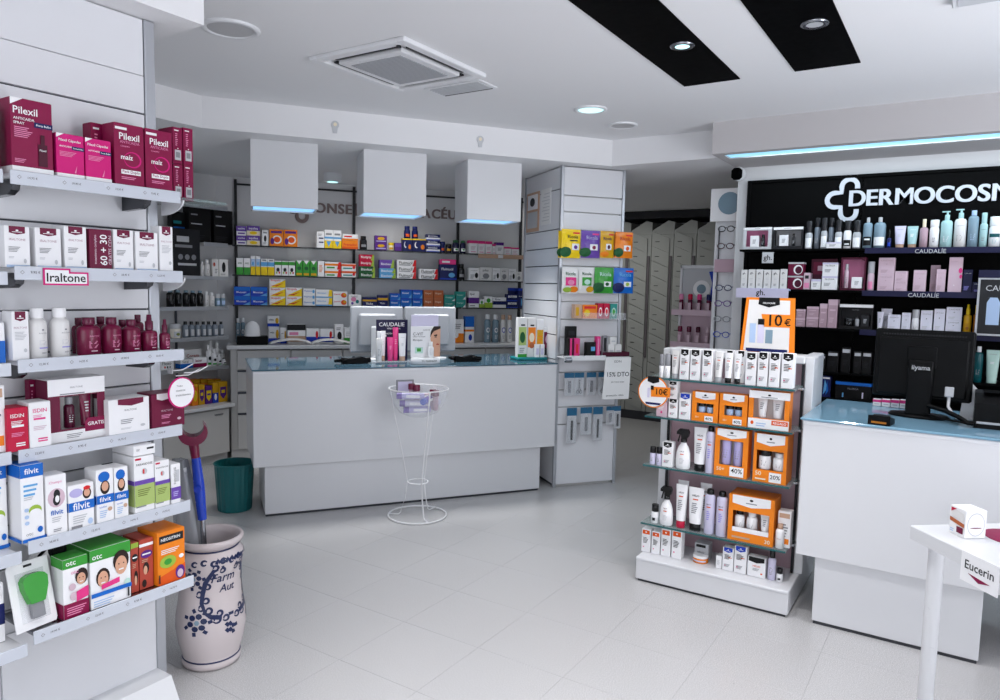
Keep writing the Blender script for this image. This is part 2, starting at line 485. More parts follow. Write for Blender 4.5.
D = {
    'plum_spray': dict(b='plum', el=[('w', 0, 0, 1, .09, 'white'), ('p', [(0, 1), (.3, 1), (0, .9)], 'white'), ('t', 'Pilexil', .06, .84, .58, 'white'), ('t', 'ANTICAIDA', .06, .73, .5, 'white'), ('t', 'SPRAY', .06, .67, .26, 'white'),
                               ('r', .55, .64, 1, .71, 'navy'), ('t', 'Forte Bulbo', .6, .675, .36, 'white'), ('l', .07, .48, .5, .63, 6, 'pink'), ('r', .63, .12, .85, .42, 'darkplum'), ('r', .69, .42, .79, .55, 'darkplum'), ('t', 'Pilexil', .66, .34, .16, 'white'), ('l', .06, .14, .35, .2, 3, 'pink')]),
    'magenta_caps': dict(b='magenta', el=[('w', 0, 0, 1, .12, 'white'), ('p', [(0, 1), (.28, 1), (0, .9)], 'white'), ('t', 'Pilexil Cápsulas', .08, .85, .8, 'white'), ('t', 'ANTICAIDA', .1, .72, .45, 'white'), ('r', .55, .66, 1, .74, 'navy'), ('t', 'Forte Bulbo', .6, .7, .36, 'white'),
                                   ('l', .1, .5, .7, .62, 4, 'pink'), ('p', [(.62, .15), (.72, .32), (.68, .15)], 'pink')]),
    'plum_shampoo': dict(b='plum', el=[('r', .03, .9, .42, .94, 'white'), ('t', 'Pilexil', .16, .8, .68, 'white'), ('t', 'ANTICAIDA', .18, .71, .66, 'pink', 0), ('t', 'CHAMPÚ', .2, .645, .3, 'pink', 0), ('d', .6, .44, .3, .13, 'magenta'), ('d', .58, .44, .26, .11, 'plum'), ('t', 'maíz', .2, .47, .4, 'white'),
                                   ('r', .2, .2, .86, .27, 'white'), ('t', 'Pack Duplo', .24, .235, .58, 'plum'), ('l', .2, .12, .8, .17, 2, 'pink')]),
    'plum_end': dict(b='plum', el=[('r', .2, .1, .82, .38, 'lightgrey'), ('r', .3, .17, .72, .32, 'grey'), ('r', .15, .9, .6, .93, 'white'), ('l', .25, .5, .5, .86, 7, 'pink'), ('d', .5, .42, .06, .015, 'white')]),
    'iral_box': dict(b='white', el=FLAG('maroon') + [('t', 'IRALTONE', .18, .68, .64, 'mauve', 0), ('l', .14, .38, .6, .52, 4, 'grey'), ('l', .14, .22, .4, .28, 2, 'lightgrey'), ('d', .78, .16, .06, .06, 'lightgrey'), ('r', .04, 0, .96, .06, 'paleblue')]),
    'iral_slim': dict(b='white', el=FLAG('maroon') + [('t', 'IRALTONE', .1, .67, .8, 'mauve', 0), ('l', .14, .42, .85, .6, 6, 'lightgrey'), ('d', .75, .2, .1, .04, 'lightgrey')]),
    'promo': dict(b='maroon', el=[('v', '60 + 30', .62, .12, .76, 'white'), ('v', 'tratamiento completo', .26, .14, .72, 'palepink'), ('v', 'GRATIS CON', .92, .14, .72, 'palepink')]),
    'ialuton': dict(b='offwhite', cap='white', el=[('d', .6, .84, .07, .025, 'grey'), ('t', 'IRALTONE', .38, .74, .5, 'grey', 0), ('l', .38, .4, .8, .55, 5, 'lightgrey'), ('r', .38, .3, .95, .33, 'periwinkle'), ('l', .5, .15, .85, .2, 2, 'grey')], capf=.2, capw=.7),
    'plum_bottle': dict(b='maroon', cap='wine', el=[('t', 'IRALTONE', .35, .78, .42, 'pink', 0), ('l', .32, .3, .72, .6, 7, 'pink'), ('r', .4, .16, .66, .2, 'palepink')], capf=.2, capw=.52),
    'plum_mist': dict(b='maroon', cap='wine', el=[('t', 'IRALTONE', .35, .82, .42, 'pink', 0), ('l', .32, .35, .72, .66, 7, 'pink'), ('r', .4, .2, .66, .24, 'palepink')], capf=.42, capw=.5),
    'isdin_red': dict(b='crimson', el=[('t', 'ISDIN', .16, .82, .64, 'white'), ('l', .18, .62, .8, .72, 3, 'white'), ('r', .2, .56, .78, .61, 'white'), ('l', .18, .35, .85, .45, 3, 'pink'), ('r', .38, .12, .82, .2, 'white'), ('r', .38, .15, .82, .17, 'crimson')]),
    'isdin_white': dict(b='white', el=[('t', 'ISDIN', .18, .82, .64, 'hotpink'), ('r', .2, .62, .75, .66, 'hotpink'), ('l', .18, .68, .7, .74, 2, 'pink'), ('l', .18, .4, .85, .5, 3, 'palepink'), ('r', .38, .14, .82, .22, 'hotpink'), ('r', .38, .17, .82, .19, 'white')]),
    'white_flag': dict(b='white', el=[('p', [(.22, 1), (.85, 1), (.85, .85), (.55, .79), (.22, .85)], 'maroon'), ('t', 'IRALTONE', .38, .68, .3, 'grey', 0), ('l', .28, .3, .62, .45, 3, 'grey'), ('l', .28, .14, .6, .2, 2, 'lightgrey'), ('d', .82, .2, .06, .04, 'lightgrey')]),
    'plum_flag': dict(b='maroon', el=[('p', [(.15, 1), (.6, 1), (.6, .85), (.3, .8), (.15, .85)], 'white'), ('t', 'IRALTONE', .28, .5, .35, 'palepink', 0), ('l', .28, .28, .6, .4, 3, 'pink'), ('l', .28, .12, .6, .18, 2, 'pink'), ('d', .82, .22, .06, .04, 'palepink')]),
    'filvit_tall': dict(b='white', el=[('w', 0, .84, 1, 1, 'blue'), ('top', 'blue'), ('t', 'filvit', .18, .92, .62, 'white'), ('l', .12, .6, .8, .78, 3, 'sky'), ('l', .12, .55, .62, .6, 2, 'lightgrey'), ('d', .6, .4, .28, .07, 'lime'), ('d', .6, .37, .26, .05, 'white'), ('d', .22, .42, .1, .025, 'paleblue'), ('d', .22, .33, .1, .025, 'paleblue'), ('d', .22, .25, .1, .025, 'paleblue'),
                                 ('d', .78, .14, .12, .04, 'blue'), ('t', 'otc', .16, .1, .3, 'grey', 0), ('w', 0, 0, 1, .045, 'blue')]),
    'filvit_mauve': dict(b='white', el=[('d', .5, .62, .42, .16, 'palepink'), ('d', .52, .68, .16, .08, 'charcoal'), ('d', .5, .58, .18, .09, 'charcoal'), ('d', .53, .6, .1, .06, 'white'), ('t', 'filvit', .2, .38, .6, 'blue'), ('l', .25, .22, .75, .32, 3, 'lightgrey'), ('l', .3, .06, .8, .12, 2, 'grey'), ('t', 'Champú', .15, .88, .6, 'pink', 0)]),
    'filvit_small': dict(b='white', el=[('d', .3, .82, .26, .1, 'lilac'), ('d', .72, .78, .17, .13, 'hair'), ('d', .72, .79, .12, .09, 'skin'), ('d', .72, .9, .14, .045, 'red'), ('w', 0, .42, 1, .62, 'blue'), ('t', 'filvit', .16, .52, .66, 'white'), ('l', .15, .14, .7, .34, 4, 'lightgrey'), ('d', .82, .13, .1, .07, 'paleblue'), ('r', .08, .03, .5, .09, 'grey')]),
    'filvit_duo': dict(b='white', el=[('d', .45, .86, .34, .1, 'blue'), ('d', .5, .66, .28, .13, 'hair'), ('d', .5, .68, .2, .09, 'skin'), ('w', 0, .36, 1, .52, 'blue'), ('t', 'filvit', .16, .44, .66, 'white'), ('t', 'Loción', .15, .3, .4, 'blue'), ('l', .15, .1, .6, .25, 4, 'paleblue'), ('d', .75, .24, .14, .04, 'tan')]),
    'parasidose': dict(b='white', el=[('r', .05, .94, .35, .975, 'crimson'), ('t', 'PARASIDOSE', .1, .86, .82, 'charcoal', 0), ('d', .5, .73, .14, .055, 'lightgrey'), ('r', .42, .69, .5, .77, 'red'), ('w', 0, .5, 1, .58, 'violet'), ('w', 0, .12, 1, .5, 'paleGreen'), ('l', .15, .3, .8, .44, 4, 'olive'), ('r', .05, .1, .55, .125, 'grey')]),
    'barcode_top': dict(b='white', el=[('r', .6, .55, .92, .75, 'charcoal'), ('l', .12, .5, .3, .75, 3, 'grey')]),
    'parasidose_s': dict(b='white', el=[('v', 'PARASIDOSE', .4, .5, .42, 'charcoal', 0), ('r', .5, .55, .85, .85, 'lightgrey'), ('w', 0, .12, 1, .42, 'violet'), ('l', .2, .2, .8, .34, 3, 'lilac')]),
    'otc_pink': dict(b='white', el=[('w', 0, .84, 1, 1, 'green'), ('top', 'green'), ('t', 'otc', .12, .92, .4, 'white'), ('w', 0, .0, 1, .25, 'plum'), ('l', .12, .05, .9, .2, 4, 'pink'), ('d', .74, .66, .26, .14, 'hair'), ('d', .72, .62, .18, .1, 'skin'), ('d', .65, .64, .022, .01, 'hair'), ('d', .79, .64, .022, .01, 'hair'), ('r', .65, .565, .79, .58, 'white'), ('d', .35, .52, .14, .06, 'palepink'), ('d', .4, .36, .16, .07, 'palepink'), ('p', [(.5, .25), (1, .3), (1, .48), (.5, .42)], 'hotpink'), ('t', 'otc', .3, .76, .3, 'pink', 0)]),
    'otc_green': dict(b='white', el=[('w', 0, .8, 1, 1, 'green'), ('top', 'green'), ('t', 'otc', .05, .87, .24, 'white'), ('d', .3, .5, .17, .16, 'hair'), ('d', .3, .47, .13, .14, 'skin'), ('r', .25, .40, .35, .42, 'white'), ('d', .25, .5, .014, .012, 'hair'), ('d', .35, .5, .014, .012, 'hair'), ('d', .75, .7, .2, .18, 'hair'), ('d', .75, .62, .15, .16, 'skin'), ('r', .69, .54, .81, .562, 'white'), ('d', .69, .65, .015, .013, 'hair'), ('d', .81, .65, .015, .013, 'hair'), ('p', [(.25, .3), (.7, .34), (.7, .43), (.25, .38)], 'hotpink'), ('d', .9, .3, .08, .06, 'mint'),
                               ('p', [(0, .2), (1, .2), (1, .27), (0, .27)], 'blue'), ('t', '1', .9, .12, .04, 'charcoal'), ('l', .05, .04, .6, .16, 3, 'paleblue')]),
    'neo_rust': dict(b='brick', el=[('r', 0, .9, 1, 1, 'lime'), ('d', .5, .7, .42, .08, 'charcoal'), ('r', .2, .69, .8, .72, 'white'), ('d', .6, .3, .25, .14, 'hair'), ('d', .55, .24, .16, .1, 'skin'), ('l', .15, .5, .7, .6, 3, 'tan')]),
    'neo_violet': dict(b='brick', el=[('r', 0, .86, 1, .92, 'white'), ('d', .5, .7, .42, .08, 'purple'), ('r', .2, .69, .8, .72, 'white'), ('d', .45, .42, .22, .12, 'hair'), ('d', .4, .38, .14, .09, 'skin'), ('l', .15, .55, .7, .62, 2, 'tan'), ('d', .3, .12, .16, .08, 'hair')]),
    'neo_orange': dict(b='orange', el=[('p', [(0, 0), (1, 0), (1, .3), (0, .15)], 'burnt'), ('r', .06, .78, .94, .93, 'charcoal'), ('t', 'NEOSITRIN', .12, .855, .7, 'white'), ('l', .12, .58, .85, .68, 3, 'white'), ('d', .36, .42, .3, .12, 'lime'), ('d', .36, .42, .14, .06, 'green'), ('d', .85, .46, .09, .04, 'white'), ('d', .8, .16, .17, .13, 'purple'), ('d', .8, .13, .11, .08, 'palepink'), ('t', '1', .02, .13, .05, 'charcoal')]),
    # gift boxes with a window
    'gift_plum': dict(b='white', frame='maroon', win=(.2, .2, .86, .72), el=[('r', 0, .74, 1, 1, 'white'), ('t', 'IRALTONE', .38, .86, .22, 'grey', 0), ('l', .2, .75, .8, .79, 1, 'grey'), ('w', 0, 0, 1, .17, 'white'), ('l', .3, .05, .6, .13, 3, 'grey'), ('p', [(.62, .12), (1, .12), (1, .34), (.68, .34), (.62, .28)], 'plum'), ('t', 'GRATIS', .67, .24, .3, 'white')],
                      inner=[('bottle', .32, .5, .5, 'darkplum', 'grey'), ('tube', .6, .82, .56, 'maroon', 'maroon')]),
    'gift_orange_a': dict(b='orange', frame='orange', win=(.18, .3, .82, .62), el=[('p', [(.12, 1), (.88, 1), (.88, .8), (.5, .74), (.12, .8)], 'white'), ('d', .5, .9, .05, .03, 'charcoal'), ('r', .38, .82, .62, .845, 'grey'), ('r', .5, .02, .82, .2, 'white'), ('t', '40%', .53, .11, .26, 'black'), ('t', '50+', .14, .14, .14, 'cream')], inner=[('jar', .2, .48, .3, 'paleblue', 'black'), ('jar', .52, .8, .3, 'paleblue', 'black')]),
    'gift_orange_b': dict(b='orange', frame='orange', win=(.12, .28, .88, .82), el=[('r', 0, .8, 1, 1, 'white'), ('d', .5, .9, .04, .025, 'charcoal'), ('r', .3, .83, .7, .85, 'grey'), ('r', 0, 0, 1, .26, 'white'), ('d', .1, .14, .04, .05, 'burnt'), ('r', .58, .12, .98, .24, 'burnt'), ('t', 'REGALO', .62, .18, .32, 'white'), ('l', .2, .06, .5, .18, 2, 'paleblue')], inner=[('tube', .18, .44, .56, 'white', 'white'), ('tube', .54, .84, .56, 'white', 'white')]),
    'gift_orange_c': dict(b='orange', frame='orange', win=(.15, .24, .85, .76), el=[('p', [(.06, 1), (.94, 1), (.94, .86), (.5, .8), (.06, .86)], 'white'), ('d', .5, .93, .05, .02, 'charcoal'), ('r', .36, .87, .64, .885, 'grey'), ('r', .48, .02, .9, .22, 'white'), ('t', '40%', .52, .14, .34, 'black'), ('t', '50+', .08, .15, .24, 'cream')], inner=[('can', .18, .46, .6, 'lilac', 'lilac'), ('can', .54, .82, .6, 'lilac', 'lilac')]),
    'gift_orange_d': dict(b='orange', frame='orange', win=(.1, .26, .9, .66), el=[('p', [(.08, 1), (.92, 1), (.92, .82), (.5, .76), (.08, .82)], 'white'), ('d', .5, .91, .04, .025, 'charcoal'), ('r', .38, .83, .62, .85, 'grey'), ('r', .5, .02, .86, .22, 'white'), ('t', '20%', .53, .13, .3, 'black'), ('t', '50', .08, .18, .18, 'cream'), ('r', .08, .05, .4, .08, 'cream')], inner=[('jar', .12, .5, .42, 'white', 'black'), ('bottle', .55, .95, .36, 'white', 'white')]),
    'gift_orange_e': dict(b='orange', frame='orange', win=(.1, .22, .9, .66), el=[('p', [(.08, 1), (.92, 1), (.92, .82), (.5, .76), (.08, .82)], 'white'), ('d', .5, .92, .04, .025, 'charcoal'), ('r', .38, .84, .62, .86, 'grey'), ('r', .1, .2, .9, .3, 'white'), ('r', .1, .06, .5, .1, 'tan'), ('t', '30', .82, .09, .12, 'cream')], inner=[('bottle', .12, .34, .44, 'white', 'black'), ('bottle', .38, .62, .44, 'white', 'white'), ('tube', .68, .9, .44, 'white', 'white')]),
    'gift_pink': dict(b='lightgrey', frame='lightgrey', win=(.12, .12, .88, .86), back='pink', el=[('r', 0, .9, 1, 1, 'white'), ('r', .4, .94, .6, .96, 'grey')], inner=[('carton', .25, .55, .5, 'white', 'white'), ('bottle', .62, .76, .56, 'charcoal', 'black')]),
    'gift_grey': dict(b='charcoal', frame='charcoal', win=(.06, .14, .94, .86), back='silver', el=[('r', 0, .88, 1, 1, 'white'), ('r', .35, .93, .6, .95, 'grey')], inner=[('carton', .2, .5, .5, 'white', 'white'), ('bottle', .62, .74, .56, 'charcoal', 'black')]),
    'gift_rose': dict(b='darkplum', frame='darkplum', win=(.06, .06, .94, .94), back='pink', el=[('p', [(.7, 1), (1, 1), (1, .85)], 'darkplum')], inner=[('bottle', .14, .32, .74, 'palepink', 'silver'), ('carton', .45, .88, .34, 'white', 'white')]),
    'gift_black': dict(b='charcoal', frame='black', win=(.05, .12, .95, .84), back='charcoal', el=[('r', 0, .88, 1, 1, 'white'), ('t', 'FILORGA', .38, .78, .2, 'grey', 0)], inner=[('jar', .15, .42, .3, 'black', 'charcoal'), ('bottle', .48, .6, .4, 'silver', 'black'), ('carton', .66, .9, .46, 'charcoal', 'charcoal')]),
    # sun-care stand
    'helio': dict(b='white', el=HELIO('black')), 'helio_blue': dict(b='white', el=HELIO('royal')), 'helio_red': dict(b='white', el=[('r', .1, .78, .9, .95, 'burnt'), ('d', .5, .87, .1, .03, 'white'), ('l', .18, .4, .75, .66, 5, 'charcoal'), ('d', .26, .22, .07, .025, 'hotpink')]),
    'helio_plain': dict(b='white', el=[('l', .2, .3, .8, .7, 7, 'lightgrey')]), 'helio_low': dict(b='white', el=[('p', [(.06, 1), (.94, 1), (.94, .78), (.5, .7), (.06, .78)], 'black'), ('t', 'HELIO', .3, .55, .42, 'burnt'), ('l', .3, .32, .7, .46, 3, 'grey'), ('d', .8, .2, .06, .04, 'burnt')]),
    'helio_silver': dict(b='silver', el=[('r', .1, .78, .8, .94, 'black'), ('t', 'HELIO', .2, .5, .5, 'charcoal'), ('l', .2, .2, .7, .36, 3, 'grey')]), 'helio_tan': dict(b='white', el=[('r', .1, .82, .9, .95, 'tan'), ('l', .2, .3, .8, .7, 5, 'grey'), ('r', .1, .1, .9, .25, 'orange')]),
    'pinkish_box': dict(b='palepink', el=[('d', .5, .3, .1, .08, 'hotpink'), ('l', .2, .5, .8, .8, 3, 'white')]),
    'tube_white': dict(b='white', cap='white', el=TUBEP), 'tube_blackcap': dict(b='white', cap='black', el=TUBEP), 'tube_pinkcap': dict(b='white', cap='crimson', el=TUBEP), 'tube_clear': dict(b='offwhite', cap='silver', el=TUBEP),
    'stick_grey': dict(b='white', cap='grey', el=[('l', .3, .2, .7, .8, 6, 'lightgrey')]), 'jar_black': dict(b='palelilac', cap='black', el=[('l', .3, .3, .7, .7, 3, 'grey')]),
    'trigger_white': dict(b='white', cap='black', el=[('t', 'HELIO', .36, .66, .28, 'charcoal'), ('r', .38, .54, .62, .57, 'burnt'), ('l', .34, .2, .66, .42, 5, 'lightgrey')]),
    'aero_lilac': dict(b='palelilac', cap='black', el=[('t', 'HELIO', .28, .82, .44, 'charcoal'), ('r', .3, .73, .7, .76, 'burnt'), ('l', .34, .4, .66, .66, 5, 'periwinkle')]),
    'bottle_blackcap': dict(b='palelilac', cap='black', el=[('l', .3, .3, .7, .7, 5, 'grey')], capf=.25, capw=.7), 'bottle_small_dark': dict(b='white', cap='black', el=[('r', .3, .3, .7, .6, 'charcoal')], capf=.38, capw=.9), 'bottle_tan': dict(b='white', cap='tan', el=[('t', 'HELIO', .25, .6, .5, 'tan')], capf=.2, capw=.6),
    'tin_orange': dict(b='orange', cap='white', el=[('r', 0, .35, 1, .65, 'palelilac')]),
    # candy bags
    'bag_yellow': dict(b='yellow', el=[('t', 'Ricola', .3, .74, .55, 'charcoal'), ('r', .6, .84, .95, .9, 'red'), ('r', .5, .28, .9, .5, 'white'), ('d', .7, .38, .1, .07, 'purple'), ('d', .2, .2, .28, .18, 'darkgreen'), ('r', .4, .58, .8, .62, 'charcoal')]),
    'bag_purple': dict(b='violet', el=[('t', 'Ricola', .26, .74, .6, 'lilac'), ('r', .6, .84, .95, .9, 'hotpink'), ('r', .42, .28, .86, .5, 'white'), ('d', .64, .38, .1, .07, 'plum'), ('d', .2, .2, .3, .17, 'darkgreen')]),
    'bag_gold': dict(b='gold', el=[('t', 'Ricola', .18, .72, .62, 'navy'), ('r', .6, .84, .95, .9, 'red'), ('r', .34, .3, .74, .52, 'white'), ('d', .54, .4, .1, .08, 'darkplum'), ('d', .3, .14, .3, .1, 'orange')]),
    'bag_orange': dict(b='orange', el=[('t', 'Ricola', .24, .74, .6, 'brick'), ('r', .6, .84, .95, .9, 'red'), ('r', .42, .26, .84, .48, 'white'), ('d', .64, .36, .1, .08, 'burnt'), ('d', .18, .2, .24, .18, 'darkgreen')]),
    'bag_pinkwhite': dict(b='offwhite', el=[('t', 'Ricola', .2, .76, .6, 'darkgreen'), ('r', .18, .3, .82, .62, 'hotpink'), ('d', .5, .42, .2, .1, 'pink'), ('d', .7, .16, .28, .12, 'orange'), ('d', .3, .14, .25, .1, 'lime')]),
    'bag_greenwhite': dict(b='offwhite', el=[('t', 'Ricola', .2, .76, .6, 'darkgreen'), ('r', .18, .3, .8, .62, 'green'), ('d', .5, .44, .2, .1, 'mint'), ('d', .72, .16, .26, .12, 'gold')]),
    'bag_green': dict(b='green', el=[('t', 'Ricola', .26, .74, .6, 'mint'), ('r', .45, .26, .85, .46, 'white'), ('d', .2, .22, .28, .2, 'darkgreen'), ('d', .62, .36, .1, .07, 'darkgreen')]),
    'bag_blue': dict(b='blue', el=[('t', 'Ricola', .26, .74, .6, 'sky'), ('r', .6, .84, .95, .9, 'red'), ('r', .45, .26, .85, .46, 'white'), ('d', .22, .22, .28, .2, 'navy'), ('d', .64, .36, .1, .07, 'lime')]),
}


def two(b, band, z0=.0, z1=.4, txt=None, tcol='white', tz=None, w=.7):
    el = [('w', 0, z0, 1, z1, band)] if band else []
    if txt:
        el += [('t', txt, .15, tz if tz else (z0 + z1) / 2, w, tcol)]
    return dict(b=b, el=el)


